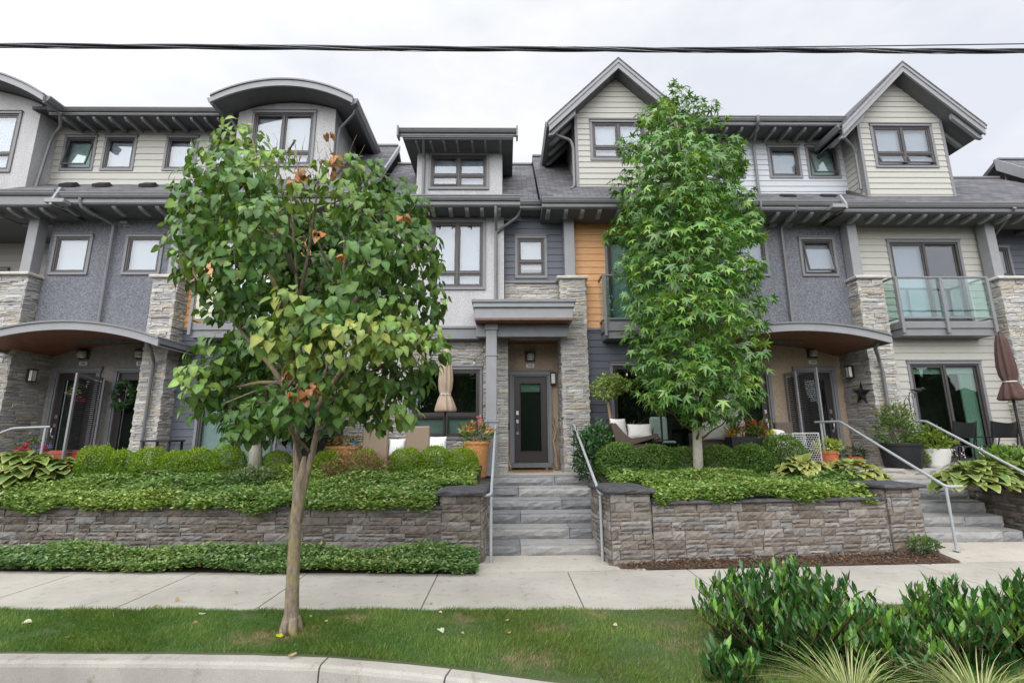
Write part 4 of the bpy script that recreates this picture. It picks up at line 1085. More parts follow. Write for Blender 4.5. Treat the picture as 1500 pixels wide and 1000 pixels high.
mb = MB(); mb.bbox(-.02, 1.30, 11.02, 11.1, 5.49, 5.545, .006); mb.build('belt_board', M['trim'], C)
mb = MB(); mb.cur = (.2, .19, .18); mb.add([(-.02, 11.08, 4.1), (1.3, 11.08, 4.1), (1.3, 11.08, 5.49), (-.02, 11.08, 5.49)], [(0, 1, 2, 3)]); ledge(mb, (-.02, 11.08, 4.1), (1, 0, 0), (0, -1, 0), 1.3, 1.38); mb.build('stone_veneer', M['stone'], C, color=True)
post(C, 1.43, 1.68, BAY, BAY+.25, 5.5, 7.28)
stone_column(C, 1.30, 1.88, 10.82, 11.72, 1.0, 5.52)
wall(C, 'stucco_tan', .06, 1.3, 1.05, 4.2, DW, [(.17, 1.06, 1.0, 3.38)], 'entry_wall')
entry_door(C, .09, 1.13, 1.20, 3.43, DW, True, -1, True)
number_and_lamp(C, .61, 3.57, DW, '106')
sconce(C, 1.16, 11.68, 3.24, (0, -1))
mb = MB(); mb.bbox(.005+.06, .045+.06, DW-.03, DW, 2.02, 2.18, .006); mb.build('doorbell', M['black'], C)
mb = MB(); mb.bbox(-.70, 1.50, 9.97, 11.05, 4.60, 4.70, .01); mb.bbox(-.67, 1.47, 10.02, 11.05, 4.36, 4.598, .01); cn = mb.build('entry_canopy', M['trim_light'], C)
mb = MB(); mb.bbox(-.73, 1.53, 9.94, 11.06, 4.702, 4.77, .008); mb.build('canopy_roof', M['gutter'], cn)
mb = MB(); mb.box(-.66, 1.46, 10.03, 11.7, 4.33, 4.358); mb.build('canopy_soffit', M['soffit_wood'], cn)
mb = MB(); mb.bbox(-.65, 1.40, 10.42, 10.60, 4.04, 4.32, .008); mb.build('canopy_beam', M['trim'], cn)
mb = MB(); mb.box(.05, 1.31, 10.7, 11.7, 4.12, 4.15); mb.build('porch_soffit', M['soffit_wood'], cn)
mb = MB(); mb.bbox(-.43, -.19, 10.35, 10.59, 2.2, 4.18, .008); mb.bbox(-.455, -.165, 10.33, 10.61, 4.181, 4.32, .008); mb.bbox(-.45, -.17, 10.335, 10.605, 3.60, 3.62, .003); mb.bbox(-.58, -.16, 10.31, 10.65, 1.05, 2.16, .01); mb.bbox(-.60, -.14, 10.29, 10.67, 2.161, 2.199, .006); mb.build('canopy_post', M['trim_light'], cn)
gutter(C, -2.76, .35, GUT, 7.37, 7.13, BAY, [X_(x, 299, 10.4) for x in (560, 585, 612, 634, 660, 684, 706, 731)], tail=.09)
gutter(C, .36, .90, 10.6, 7.44, 7.26, 11.1)
downspout(C, [(-.22, 10.32, 7.14), (-.22, 10.36, 6.95), (-.22, 10.8, 6.75), (-.22, 10.8, 4.8)])
downspout(C, [(.34, 10.55, 7.16), (.30, 10.6, 7.0), (-.1, 10.78, 6.78), (-.2, 10.8, 6.70)])
dr = (-1.91, -.40, 7.86, 8.86)
wall(C, 'stucco_light', -2.20, -.07, 7.3, 8.95, 10.9, [hole(dr)], 'dormer_wall')
mb = MB(); mb.add([(-.07, 10.9, 7.4), (-.07, 12.3, 7.4), (-.07, 12.3, 8.95), (-.07, 10.9, 8.95)], [(0, 1, 2, 3)]); mb.add([(-2.2, 10.9, 7.4), (-2.2, 12.3, 7.4), (-2.2, 12.3, 8.95), (-2.2, 10.9, 8.95)], [(3, 2, 1, 0)]); mb.build('dormer_side', M['stucco_light'], C)
window(C, dr, 10.9, split=2, transom=.36, blind='blind_white', blind_drop=.96, tilt=(('low', 0),), tilt_a=8, hooks=True)
mb = MB(); mb.bbox(-2.46, .20, 10.3, 12.6, 8.90, 9.04, .006); d_ = mb.build('dormer_roof', M['trim'], C)
mb = MB(); mb.box(-2.44, .18, 10.33, 12.5, 8.868, 8.898); mb.build('dormer_soffit', M['soffit_dark'], d_)
gutter(d_, -2.53, .27, GUT, 9.10, 8.92, 10.9, [X_(x, 202, 10.5) for x in (611, 632, 651, 670, 692, 711, 733)], soff=False, tail=.06, rw=.025, short=False)
mb = MB(); mb.bbox(-2.57, -2.531, GUT-.03, GUT+.2, 8.86, 9.14, .006); mb.bbox(.271, .31, GUT-.03, GUT+.2, 8.86, 9.14, .006); mb.build('fascia_end', M['trim'], d_)
downspout(C, [(-1.95, 10.33, 8.92), (-1.98, 10.5, 8.8), (-2.02, 10.84, 8.68), (-2.02, 10.84, 7.5)])
roof(C, -3.18, .80, 10.62, 7.46, 12.9, 9.78)
back_wall(C, -2.8, 1.6, 8.5)
# --- orange house with the steep gable behind the right tree
D = thing('townhouse', 'orange-sided townhouse with steep beige gable, partly behind the star-leaved tree', 'townhouse', (3.2, 11.2, 1.09), group=HG)
db = (2.46, 4.1, 4.5, 6.74)
siding(D, 'siding_orange', 1.70, 4.62, 4.40, 7.3, SID, [hole(db)], .17)
window(D, db, SID, split=2, blind='blind_green', slide=True)
mb = MB(); mb.bbox(1.89, 4.62, SID-.045, SID, 4.34, 4.40, .004); mb.build('belt_board', M['trim'], D)
dp = (2.46, 4.75, 1.33, 3.55)
siding(D, 'siding_slate', 1.89, 4.9, 1.05, 4.34, SID, [hole(dp)], .17)
window(D, dp, SID, split=2, blind=None, slide=True, glass='glass_dark')
balcony(D, 2.28, 4.35, 10.68, SID, 4.06, 4.42, 5.59, [2.31, 3.3, 4.32])
gutter(D, .86, 5.3, GUT, 7.31, 7.09, STU, [X_(x, 303, 10.4) for x in (803, 829, 853, 878, 906)]+[3.1+.4*k for k in range(6)], tail=.1)
gw = (2.16, 3.62, 8.66, 9.80)
gable_dormer(D, 2.89, 1.09, 10.9, 7.70, 11.32, 1.80, 9.52, 10.5, gw, dict(split=2, transom=.3, blind_drop=.97))
downspout(D, [(1.12, 10.6, 9.36), (1.3, 10.75, 9.28), (1.66, 10.84, 9.2), (1.72, 10.85, 9.0), (1.72, 10.85, 7.95), (1.62, 10.75, 7.8)])
roof(D, .82, 5.6, GUT+.04, 7.29, 13.05, 10.15)
back_wall(D, 1.7, 4.7, 8.5)
# --- right stucco house with shared arched porch
E_ = thing('townhouse', 'blue-grey stucco townhouse over a tan arched porch, right of the star-leaved tree', 'townhouse', (6.7, 11.2, 1.16), group=HG)
e1 = wr((1168, 348), (1229, 405), STU); e0 = (e1[0]-1.68, e1[0]-.80, e1[2], e1[3])
wall(E_, 'stucco_dark', 4.92, 8.5, 4.0, 7.15, STU, [hole(e0), hole(e1)], 'stucco_wall')
window(E_, e0, STU, blind='blind_white', blind_drop=.97); window(E_, e1, STU, blind='blind_white', blind_drop=.96, tilt=(('all', 0),), tilt_a=9, hooks=False)
stone_column(E_, 8.36, 8.94, COLY, 11.72, 1.0, 5.50); stone_column(E_, 4.72, 5.30, COLY, 11.72, 1.0, 5.50)
post(E_, 8.33, 8.56, COLY+.02, COLY+.27, 5.57, 7.06); post(E_, 4.9, 5.13, COLY+.02, COLY+.27, 5.57, 7.06)
wall(E_, 'stucco_tan', 5.3, 8.36, 1.05, 4.2, DW, [(5.5, 6.48, 1.0, 3.4), (7.22, 8.10, 1.0, 3.4)], 'entry_wall')
entry_door(E_, 5.42, 6.56, 1.2, 3.48, DW, True, 1); entry_door(E_, 7.14, 8.17, 1.2, 3.50, DW, True, 1)
screen_leaf(E_, 7.06, 11.64, 1.24, 3.40, .74, radians(283)); screen_leaf(E_, 6.90, 11.66, 1.24, 3.36, .40, radians(275), 'screen_panel')
number_and_lamp(E_, 7.66, 3.64, DW, '104'); number_and_lamp(E_, 6.02, 3.64, DW, '105')
sconce(E_, 8.30, 11.25, 3.33, (-1, 0))
arch_canopy(E_, 6.35, 1.91, 4.25, .28, 9.9, 11.08)
downspout(E_, [(8.12, 10.1, 3.84), (8.15, 10.25, 3.74), (8.52, 10.66, 3.52), (8.56, 10.66, 3.3), (8.56, 10.66, 1.2)])
downspout(E_, [(6.83, 10.26, 7.2), (6.83, 10.32, 7.0), (6.83, 10.96, 6.9), (6.83, 10.98, 4.3)])
vent_hood(E_, 6.66, 7.02, STU); vent_hood(E_, 7.04, 7.02, STU)
gutter(E_, 5.31, 7.84, GUT, 7.24, 7.03, STU, [X_(x, 306, 10.4) for x in (1096, 1113, 1138, 1162, 1187, 1212)])
downspout(E_, [(5.95, 10.2, 7.2), (5.95, 10.22, 6.98), (6.0, 10.4, 6.95)], .03)
mb = MB(); mb.bbox(7.56, 7.86, GUT-.11, GUT+.1, 7.00, 7.09, .01); mb.prism([(7.86, GUT-.1, 6.98), (7.86, GUT-.1, 7.1), (7.86, GUT+.05, 7.4), (7.86, GUT+.3, 7.4), (7.86, GUT+.3, 7.0)], (.05, 0, 0)); mb.build('kickout_flashing', M['trim_light'], E_)
mb = MB(); mb.prism([(5.3, GUT+.02, 7.22), (5.3, UPW+.1, 8.17), (5.3, UPW+.1, 8.05), (5.3, GUT+.05, 7.14)], (4.1, 0, 0)); mb.build('apron_roof', M['shingle'], E_)
eu = [wr((1122, 214), (1175, 262), UPW), wr((1178, 215), (1232, 264), UPW)]
eu = [(eu[0][0], eu[0][0]+.88, eu[0][2], eu[0][3]), (eu[1][0], eu[1][0]+.88, eu[0][2], eu[0][3]), (5.52, 6.38, eu[0][2], eu[0][3])]
siding(E_, 'siding_pale', 3.95, 9.2, 8.0, 10.0, UPW, [hole(u) for u in eu], .155)
window(E_, eu[2], UPW); window(E_, eu[0], UPW, blind='blind_white', blind_drop=.82); window(E_, eu[1], UPW, blind='blind_green', tilt=(('all', 0),), tilt_a=10)
for x in (1087, 1150, 1209): roof_vent(E_, X_(x, 279, 11.0), 10.95, 7.22+.75*.63, .57)
ez = Z_(1140, 169, ef); gutter(E_, 4.6, 8.75, ef, ez, ez-.22, UPW, [X_(x, 180, 10.95) for x in (1063, 1085, 1108, 1133, 1155, 1177, 1199, 1221)], tail=.07, rw=.03, short=False)
roof(E_, 4.6, 8.9, ef+.04, ez-.01, 13.4, ez+.25)
downspout(E_, [(X_(1110, 175, ef), ef-.02, ez-.02), (X_(1110, 175, ef), ef, ez-.2), (X_(1103, 200, 11.4), 11.42, ez-.38), (X_(1103, 200, 11.4), 11.42, 8.02)])
back_wall(E_, 4.72, 8.9, 8.5)
gx_f = X_(1459, 238, 13.0)-.06
# --- beige gable house on the right
Fh = thing('townhouse', 'beige lap-sided townhouse with gable dormer, glass-railed balcony and dark sliding patio door', 'townhouse', (10.4, 11.2, 1.16), group=HG)
fu = (9.50, 11.35, 4.46, 6.62); fl = (9.50, 11.28, 1.18, 3.56)
siding(Fh, 'siding_beige', 8.54, 11.9, 1.05, 7.2, 11.1, [hole(fu), hole(fl)], .17)
w_ = window(Fh, fu, 11.1, split=2, blind=None, slide=True, glass='glass')
mb = MB(); mb.box(9.62, 10.42, 11.195, 11.2, 4.55, 6.52); mb.build('blind_sky_sheet', M['blind_sky_grey'], w_)
w_ = window(Fh, fl, 11.1, split=2, blind='blind_green', blind_drop=.10, slide=True, glass='glass_dark')
mb = MB(); x0_ = 10.85
for k in range(7): mb.lathe([(.028, 1.3), (.03, 2.4), (.028, 3.3)], (x0_+k*.05, 11.24, 0), 8)
mb.build('curtain', M['blind_green'], w_)
balcony(Fh, 9.17, 11.40, 10.65, 11.1, 4.10, 4.42, 5.52, [9.2, 10.25, 11.37])
post(Fh, 11.74, 11.97, COLY+.02, COLY+.27, 5.55, 7.05)
stone_column(Fh, 11.77, 12.36, COLY, 11.72, 1.0, 5.48)
gutter(Fh, 7.93, 13.2, GUT, 7.20, 6.98, 11.1, [X_(x, 309, 10.4) for x in (1255, 1281, 1306, 1329, 1352, 1376, 1400, 1424, 1450, 1475, 1499)])
mb = MB(); mb.prism([(8.9, GUT+.02, 7.18), (8.9, 11.6, 8.12), (8.9, 11.6, 8.0), (8.9, GUT+.05, 7.10)], (2.7, 0, 0)); mb.build('apron_roof', M['shingle'], Fh)
gw2 = (9.40, 11.02, 8.48, 9.72)
gable_dormer(Fh, 10.19, 1.10, 10.9, 7.60, 11.26, 1.79, 9.47, 10.5, gw2, dict(split=2, transom=.3, blind='blind_sky_grey', blind_drop=.9, tilt=(('low', 0), ('low', 1)), tilt_a=16))
downspout(Fh, [(8.42, 10.62, 9.32), (8.6, 10.75, 9.22), (8.92, 10.95, 9.12), (9.02, 11.0, 8.95), (9.02, 11.0, 7.95)])
roof(Fh, 9.0, gx_f, GUT+.04, 7.18, 13.0, 9.43)
roof_vent(Fh, 8.75, 11.0, 9.9, .8)
back_wall(Fh, 8.9, 12.3, 8.5)
# --- sliver of the next house
G = thing('townhouse', 'sliver of a dark slate-sided townhouse at the far right edge with a small window', 'townhouse', (14.4, 11.4, 1.16), group=HG)
g1 = (12.50, 12.98, 5.42, 6.62)
siding(G, 'siding_slate', 12.1, 18, 4.3, 7.3, 11.45, [hole(g1)], .17)
window(G, g1, 11.45, transom=.3, blind='blind_white')
mb = MB(); ledge(mb, (12.3, 11.2, 1.0), (1, 0, 0), (0, -1, 0), 1.8, 3.3); mb.build('stone_veneer', M['stone'], G, color=True)
gutter(G, 13.21, 18, GUT+.15, 7.12, 6.93, 11.45, [13.5+.4*k for k in range(5)])
downspout(G, [(X_(1487, 300, 10.2), 10.22, 7.06), (X_(1484, 310, 10.3), 10.4, 6.95), (12.35, 11.38, 6.6), (12.35, 11.4, 5.5)])
gx = X_(1459, 238, 13.0); gz = Z_(1475, 234, 13.0); gs = 1.0
roof(G, gx, gx+8, 10.5, gz-2.5*gs, 13.0, gz)
mb = MB(); mb.prism([(gx-.05, 10.5, gz-2.5*gs+.02), (gx-.05, 13.0, gz+.02), (gx-.05, 13.0, gz-.36), (gx-.05, 10.5, gz-2.5*gs-.36)], (.049, 0, 0)); mb.build('rake_trim', M['trim_light'], G)
wall(G, 'stucco_light', gx+.05, gx+.1, 6.5, gz-.4, 12.9, (), 'gable_wall')
back_wall(G, 12.4, 18, 8.5)
# ------------------------------------------------------------------ stone steps
DK, MD, LT = (.195, .199, .208), (.245, .246, .25), (.305, .302, .294)
def step_flight(name, label, xs_fn, Y0, z0, n, rise, tread, splits, loc):
    t = thing(name, label, 'steps', loc)
    for k in range(n):
        x0, x1 = xs_fn(k); yf = Y0+tread*k; zt = z0+rise*(k+1); zb = zt-rise
        f, ca, cb = splits[k % len(splits)]; xm = x0+(x1-x0)*f
        for a, b, c in ((x0, xm, ca), (xm, x1, cb)):
            if b-a < .05: continue
            mb = MB(); mb.cur = sc(c, random.uniform(.92, 1.08)); o = np.array([a, yf, zb])
            rough_stone(mb, o, (1, 0, 0), (0, -1, 0), .004, b-a-.005, .004, rise-.012, .0, .03, .013, nx=max(4, int((b-a)/.11)), nz=3, cham=.016)
            # tread
            nx, ny = max(4, int((b-a)/.12)), 4; vs = []; fs = []
            for j in range(ny+1):
                for i in range(nx+1): vs.append((a+.004+(b-a-.009)*i/nx, yf+.012+(tread+.05)*j/ny, zt-.012+(0 if j == 0 else .008)+random.uniform(-.002, .002)))
            for j in range(ny):
                for i in range(nx): q = j*(nx+1)+i; fs.append((q, q+1, q+nx+2, q+nx+1))
            mb.add(vs, fs); mb.box(a+.006, b-.008, yf+.03, yf+tread+.05, zb-.02, zt-.018)
            mb.build('step_block', M['step'], t, color=True)
    return t
step_flight('stone_steps', 'flight of six rough grey stone steps leading up to the middle front door', lambda k: (-.36+.022*k, 1.67-.0*k), 8.06, .005, 6, .1775, .40,
            [(.29, DK, LT), (.70, LT, DK), (.29, DK, MD), (.68, MD, DK), (.27, DK, LT), (.65, MD, MD)], (.65, 8.06, 0))
step_flight('stone_steps', 'flight of rough grey stone steps at the right, between the long wall and the hostas', lambda k: (6.95, 8.66+.095*k), 8.35, .10, 6, .178, .38,
            [(.8, LT, MD), (.62, LT, MD), (.9, MD, MD), (.7, MD, MD), (.4, MD, LT), (.7, MD, MD)], (7.9, 8.35, .1))
mb = MB(); mb.box(6.6, 9.4, 10.62, 11.2, .6, 1.166); structure(mb.build('entry_landing', M['landing']))
# ------------------------------------------------------------------ retaining walls
def retaining(name, label, x0, x1, y, zt, loc, pillars, rot=0, pal=TAUPE):
    t = thing(name, label, 'wall', loc, rot, world=False)
    mb = MB(); mb.cur = (.08, .07, .06)
    mb.box(x0, x1, y+.02, y+.24, -.12, zt-.05)
    ashlar(mb, (x0, y+.02, -.04), (1, 0, 0), (0, -1, 0), x1-x0, zt-.05+.04, pal)
    mb.build('stonework', M['wallstone'], t, color=True)
    mb = MB(); xs = x0
    while xs < x1-.02:
        w = min(random.uniform(.5, .8), x1-xs); slab_cap(mb, xs+.002, xs+w-.003, y-.06, y+.27, zt-.052, zt, jit=.008); xs += w
    mb.build('coping', M['cap'], t)
    for (a, b, dpt, zp) in pillars:
        mb = MB(); mb.cur = (.08, .07, .06); mb.box(a+.02, b-.02, y-.0, y+dpt, -.12, zp-.07)
        ashlar(mb, (a+.02, y-.0, -.04), (1, 0, 0), (0, -1, 0), b-a-.04, zp-.07+.04, pal)
        ashlar(mb, (b-.02, y-.0, -.04), (0, 1, 0), (1, 0, 0), dpt, zp-.07+.04); ashlar(mb, (a+.02, y+dpt, -.04), (0, -1, 0), (-1, 0, 0), dpt, zp-.07+.04)
        p = mb.build('pillar', M['wallstone'], t, color=True)
        mb = MB(); slab_cap(mb, a-.05, b+.05, y-.10, y+dpt+.0, zp-.072, zp, jit=.014); mb.build('pillar_cap', M['cap'], p)
    return t
retaining('retaining_wall', 'long taupe stone retaining wall with dark coping, left of the middle steps', -13.0, -.98, 0, .83, (0, 7.60, 0), [(-1.0, -.36, .9, 1.06)], -radians(3.6), TAUPE_D)
a5 = math.atan2(.43, 4.9)
retaining('retaining_wall', 'taupe stone retaining wall with a capped pillar at each end, between the two flights of steps', .66, 4.45, 0, .90, (1.53, 7.43, 0), [(0, .64, .95, 1.09), (4.47, 5.08, 1.0, 1.09)], a5)
def side_wall(label, x, y0, y1, z0, zt, loc):
    t = thing('retaining_wall', label, 'wall', loc)
    mb = MB(); mb.cur = (.08, .07, .06); mb.box(x, x+.25, y0, y1, z0-.1, zt-.05)
    ashlar(mb, (x, y1, z0), (0, -1, 0), (-1, 0, 0), y1-y0, zt-.05-z0); ashlar(mb, (x, y0, z0), (1, 0, 0), (0, -1, 0), 6, zt-.05-z0); mb.box(x, x+6, y0+.01, y0+.2, z0-.1, zt-.05)
    mb.build('stonework', M['wallstone'], t, color=True)
    mb = MB(); slab_cap(mb, x-.05, x+.28, y0-.06, y1, zt-.055, zt); slab_cap(mb, x+.285, x+6, y0-.06, y0+.25, zt-.055, zt); mb.build('coping', M['cap'], t)
side_wall('short stone wall with dark coping beside the right steps, under the big hostas', 9.12, 8.25, 10.3, 0, .93, (9.2, 8.3, 0))
# cheek walls beside the middle flight
# ------------------------------------------------------------------ handrails
def rail(label, pts, posts, group='steel handrails by the steps', r=.024):
    t = thing('handrail', label, 'handrail', (pts[0][0], pts[0][1], 0 if pts[0][1] < 9 else 1.08), group=group)
    P = [np.array(p, float) for p in pts]; Q = [P[0]]
    for a, b, c in zip(P[:-2], P[1:-1], P[2:]):
        d = .06; Q += [b+(a-b)/np.linalg.norm(a-b)*d, b+((a-b)/np.linalg.norm(a-b)+(c-b)/np.linalg.norm(c-b))*d*.3, b+(c-b)/np.linalg.norm(c-b)*d]
    Q.append(P[-1])
    mb = MB(); mb.tube(Q, r, 12); mb.build('rail', M['rail'], t, smooth='auto')
    for (x, y, z0, z1) in posts:
        mb = MB(); mb.tube([(x, y, z0), (x, y, z1)], .022, 12); mb.lathe([(.05, 0), (.05, .008), (.03, .014)], (x, y, z0), 14); mb.build('post', M['rail'], t, smooth='auto')
rail('grey steel handrail on the left side of the middle steps', [(-.44, 7.66, .975), (-.225, 7.66, .975), (-.215, 10.3, 2.08), (-.215, 10.75, 2.08)], [(-.225, 7.64, 0.0, .96), (-.215, 10.5, 1.08, 2.06)])
rail('grey steel handrail on the right side of the middle steps', [(1.66, 7.70, .975), (1.455, 7.70, .975), (1.455, 10.3, 2.10), (1.455, 10.8, 2.10)], [(1.455, 7.68, 0.0, .96), (1.455, 10.62, 1.08, 2.08)])
rail('grey steel handrail on the left side of the right steps', [(7.32, 7.88, 1.04), (7.08, 7.90, 1.03), (7.10, 10.2, 2.14), (6.92, 10.75, 2.14)], [(7.07, 7.90, .07, 1.02), (6.96, 10.62, 1.16, 2.12)])
rail('grey steel handrail on the right side of the right steps', [(9.2, 7.85, 1.0), (8.92, 8.0, 1.0), (8.94, 10.2, 2.14), (8.84, 10.75, 2.14)], [(8.92, 8.02, .05, .98), (8.86, 10.62, 1.16, 2.12)])
hx = X_(73, 626, 10.0)
rail('pale steel handrail at the far left edge above the hostas', [(hx-.9+.1, 8.4, 1.4), (X_(22, 632, 9.8), 9.75, Z_(22, 627, 9.75)), (hx, 10.0, Z_(73, 625, 10.0))], [(X_(67, 630, 9.98), 9.97, 1.09, Z_(67, 626, 9.98))])
# ------------------------------------------------------------------ beds
def bed(xa, xb, yf, zf, yb, zb, name='planting_bed', n=40):
    mb = MB(); vs = []; fs = []; m = 8
    H = lambda x, t: zf+(zb-zf)*t+.03*sin(x*2.1+t*3)+.02*sin(x*5.3+t*7)
    for i in range(n+1):
        x = xa+(xb-xa)*i/n; y0 = yf(x); y1 = yb(x)
        for j in range(m+1): t = j/m; vs.append((x, y0+(y1-y0)*t, H(x, t)))
    for i in range(n):
        for j in range(m): k = i*(m+1)+j; fs.append((k, k+m+1, k+m+2, k+1))
    mb.add(vs, fs); structure(mb.build(name, M['soil'])); return H
wl5 = lambda x: 7.43+(x-1.53)*math.tan(a5)
HL = bed(-13, -.46, lambda x: 7.84-.063*x, .82, lambda x: 9.9, 1.32)
HR = bed(1.75, 6.62, lambda x: wl5(x)+.25, .91, lambda x: 9.95, 1.16)
HRR = bed(9.2, 15, lambda x: 8.4, .84, lambda x: 10.3, 1.12)
def cover(name, label, n, fx, fy, fz, size, base, light, hgt, mat='leaf', edge=None):
    """ground cover: short leafy whorls"""
    m = n//5; x = fx(m); y = fy(x, m); z = fz(x, y)
    lum = .5+.5*np.sin(x*3.1+np.sin(y*4)*1.3)*np.sin(y*3.7+x*.8)
    h = hgt*(.55+.55*lum)*RNG.uniform(.75, 1.1, m)
    P = np.repeat(np.stack([x, y, z+h], 1), 5, 0); k = len(P)
    ang = np.tile(np.arange(5)*2*pi/5, m)+np.repeat(RNG.uniform(0, 6, m), 5)
    tl = RNG.normal(0, .25, (m, 2)); el = RNG.uniform(-.15, .65, k)
    D = np.stack([np.cos(ang)+np.repeat(tl[:, 0], 5), np.sin(ang)+np.repeat(tl[:, 1], 5)-.12, el], 1)
    P = P+norm(D)*.006; P[:, 2] -= RNG.random(k)*hgt*.45
    N = np.stack([RNG.normal(0, .35, k), RNG.normal(-.55, .35, k), np.ones(k)], 1)
    c = tint(base, k, .3, .15); w = (RNG.random((k, 1)) < .3)*RNG.uniform(.3, 1, (k, 1)); c = c*(1-w)+tint(light, k, .15, .1)*w
    pt = np.repeat((np.sin(x*1.7+2*np.sin(y*2.3))+np.sin(y*3.1+x*.6))[:, None], 5, 0)*.5
    c = c*(1+.18*pt)*np.hstack([1+.12*pt, np.ones((k, 1)), 1-.1*pt])
    o = scatter(name, SMALL, P, D, N, RNG.uniform(.7, 1.3, k)*size, np.clip(c, .003, 1), M[mat])
    o['kind'] = 'stuff'; o['label'] = label; o['category'] = 'ground cover'
    return o
def interpH(H, yf, yb):
    def f(x, y):
        t = np.clip((y-yf(x))/(yb(x)-yf(x)), 0, 1); return np.array([H(a, b) for a, b in zip(x, t)])
    return f
fyL = lambda x: 7.84-.063*x; fbL = lambda x: np.full_like(x, 9.9)
def biased(lo, hi): return lambda x, m: lo(x)+(hi(x)-lo(x))*RNG.random(m)**1.15
GCD, GCL = (.115, .205, .032), (.38, .47, .16)
cover('ground_cover', 'leafy green ground cover filling the bed above the left wall', 80000, lambda m: RNG.uniform(-10.2, -.55, m), biased(lambda x: 7.47-.063*x+.03*np.sin(x*7)+np.where(x > -1.1, .75, 0)+np.clip(.0, 0, 1)*x, lambda x: np.full_like(x, 9.45)),
      lambda x, y: interpH(HL, fyL, fbL)(x, y)+.02-np.clip(7.70-.063*x-y, 0, 1)*.55, .066, GCD, GCL, .19)
fyR = lambda x: wl5(x)+.25; fbR = lambda x: np.full_like(x, 9.95)
cover('ground_cover', 'leafy green ground cover filling the bed above the right wall', 38000, lambda m: RNG.uniform(1.85, 6.3, m), biased(lambda x: wl5(x)-.05+.05*np.sin(x*5)+np.where(x < 2.25, .85, 0)+np.where(x > 5.8, .7, 0), lambda x: np.full_like(x, 9.5)),
      lambda x, y: interpH(HR, fyR, fbR)(x, y)+.02-np.clip(wl5(x)+.14-y, 0, 1)*.6, .066, GCD, GCL, .19)
cover('ground_cover', 'low band of dark green ground cover along the foot of the left wall by the pavement', 36000, lambda m: RNG.uniform(-9.6, -.42, m), lambda x, m: np.interp(x, [p[0] for p in FAR], [p[1] for p in FAR])-.10+RNG.random(m)*(7.56-.063*x-np.interp(x, [p[0] for p in FAR], [p[1] for p in FAR])-.02),
      lambda x, y: .0+.0*x+.12*np.clip((y-np.interp(x, [p[0] for p in FAR], [p[1] for p in FAR]))/.2, 0, 1), .062, (.092, .175, .045), (.30, .40, .16), .20)
cover('ground_cover', 'trailing green ground cover under the hostas beside the right steps', 5000, lambda m: RNG.uniform(9.1, 12.5, m), lambda x, m: RNG.uniform(8.3, 9.0, m), lambda x, y: .88+0*x-np.clip(8.45-y, 0, 1)*.5, .06, (.04, .09, .03), (.14, .22, .08), .12)
# ------------------------------------------------------------------ lawn
def grass(n):
    x = RNG.uniform(-7.0, 4.8, n); ye = np.interp(x, [p[0] for p in NEAR], [p[1] for p in NEAR])+.012
    kx = np.interp(x, [p[0] for p in KB[:-1]][:15], [p[1] for p in KB[:15]]); kx = np.where(x > 1.95, 2.6, kx)
    y = kx+.05+(ye-kx-.05)*RNG.random(n); keep = (y > 3.3); x, y = x[keep], y[keep]; n = len(x)
    f = np.sin(x*2.3+1.7*np.sin(y*3.1))*np.sin(y*4.1+x*.9)+.6*np.sin(x*6.1+y*5+np.sin(y*9))+.6*np.sin(x*13+3*np.sin(y*7))*np.sin(y*17+x*2)
    dry = np.clip((x+1.2)/4, 0, 1)
    spots = np.array([(-2.1, 5.08, .26), (-2.35, 5.0, .30), (-.45, 5.42, .22), (-1.6, 5.5, .22), (.42, 5.15, .20), (1.65, 5.2, .22), (1.55, 4.75, .2), (1.0, 5.5, .15), (.2, 4.5, .3), (2.4, 5.1, .25)])
    sp = np.zeros(n)
    for a, b, r in spots: sp = np.maximum(sp, np.exp(-(((x-a+.05*np.sin(y*31))/(r*.75))**2+((y-b+.04*np.sin(x*27))/(r*.45))**2)))
    sp = sp*np.clip(.55+.6*np.sin(x*23+2*np.sin(y*19))*np.sin(y*37), 0, 1)
    keep = RNG.random(n) > sp*.35; x, y, f, dry, sp = x[keep], y[keep], f[keep], dry[keep], sp[keep]; n = len(x)
    P = np.stack([x, y, np.full(n, -.008)], 1)
    ph = np.sin(x*3+y*2)*1.5+RNG.normal(0, .9, n)
    D = np.stack([np.cos(ph)*.55, np.sin(ph)*.4, np.full(n, .85)], 1)+RNG.normal(0, .22, (n, 3)); N = np.stack([RNG.normal(0, 1, n), RNG.normal(-1, .5, n), RNG.normal(.3, .3, n)], 1)
    g = np.array((.098, .205, .040))[None]*np.ones((n, 1)); g2 = np.array((.24, .32, .08))[None]; st = np.array((.42, .32, .17))[None]
    w = np.clip(.12+.38*dry+.26*f, 0, 1)[:, None]; c = g*(1-w)+g2*w
    s_ = np.clip(sp*1.9+(RNG.random(n) < .05+.1*dry)*.7, 0, .9)[:, None]; c = c*(1-s_)+st*s_
    c = c*RNG.uniform(.65, 1.35, (n, 1))
    s = RNG.uniform(.026, .062, n)*np.clip(1+.28*f, .4, 2)*(1-.45*sp)
    o = scatter('grass', BLADE, P, D, N, s, np.clip(c, .004, 1), M['leaf'], smooth=False)
    o['kind'] = 'stuff'; o['label'] = 'short mown grass verge between kerb and pavement with dry patches'; o['category'] = 'grass'
grass(210000)
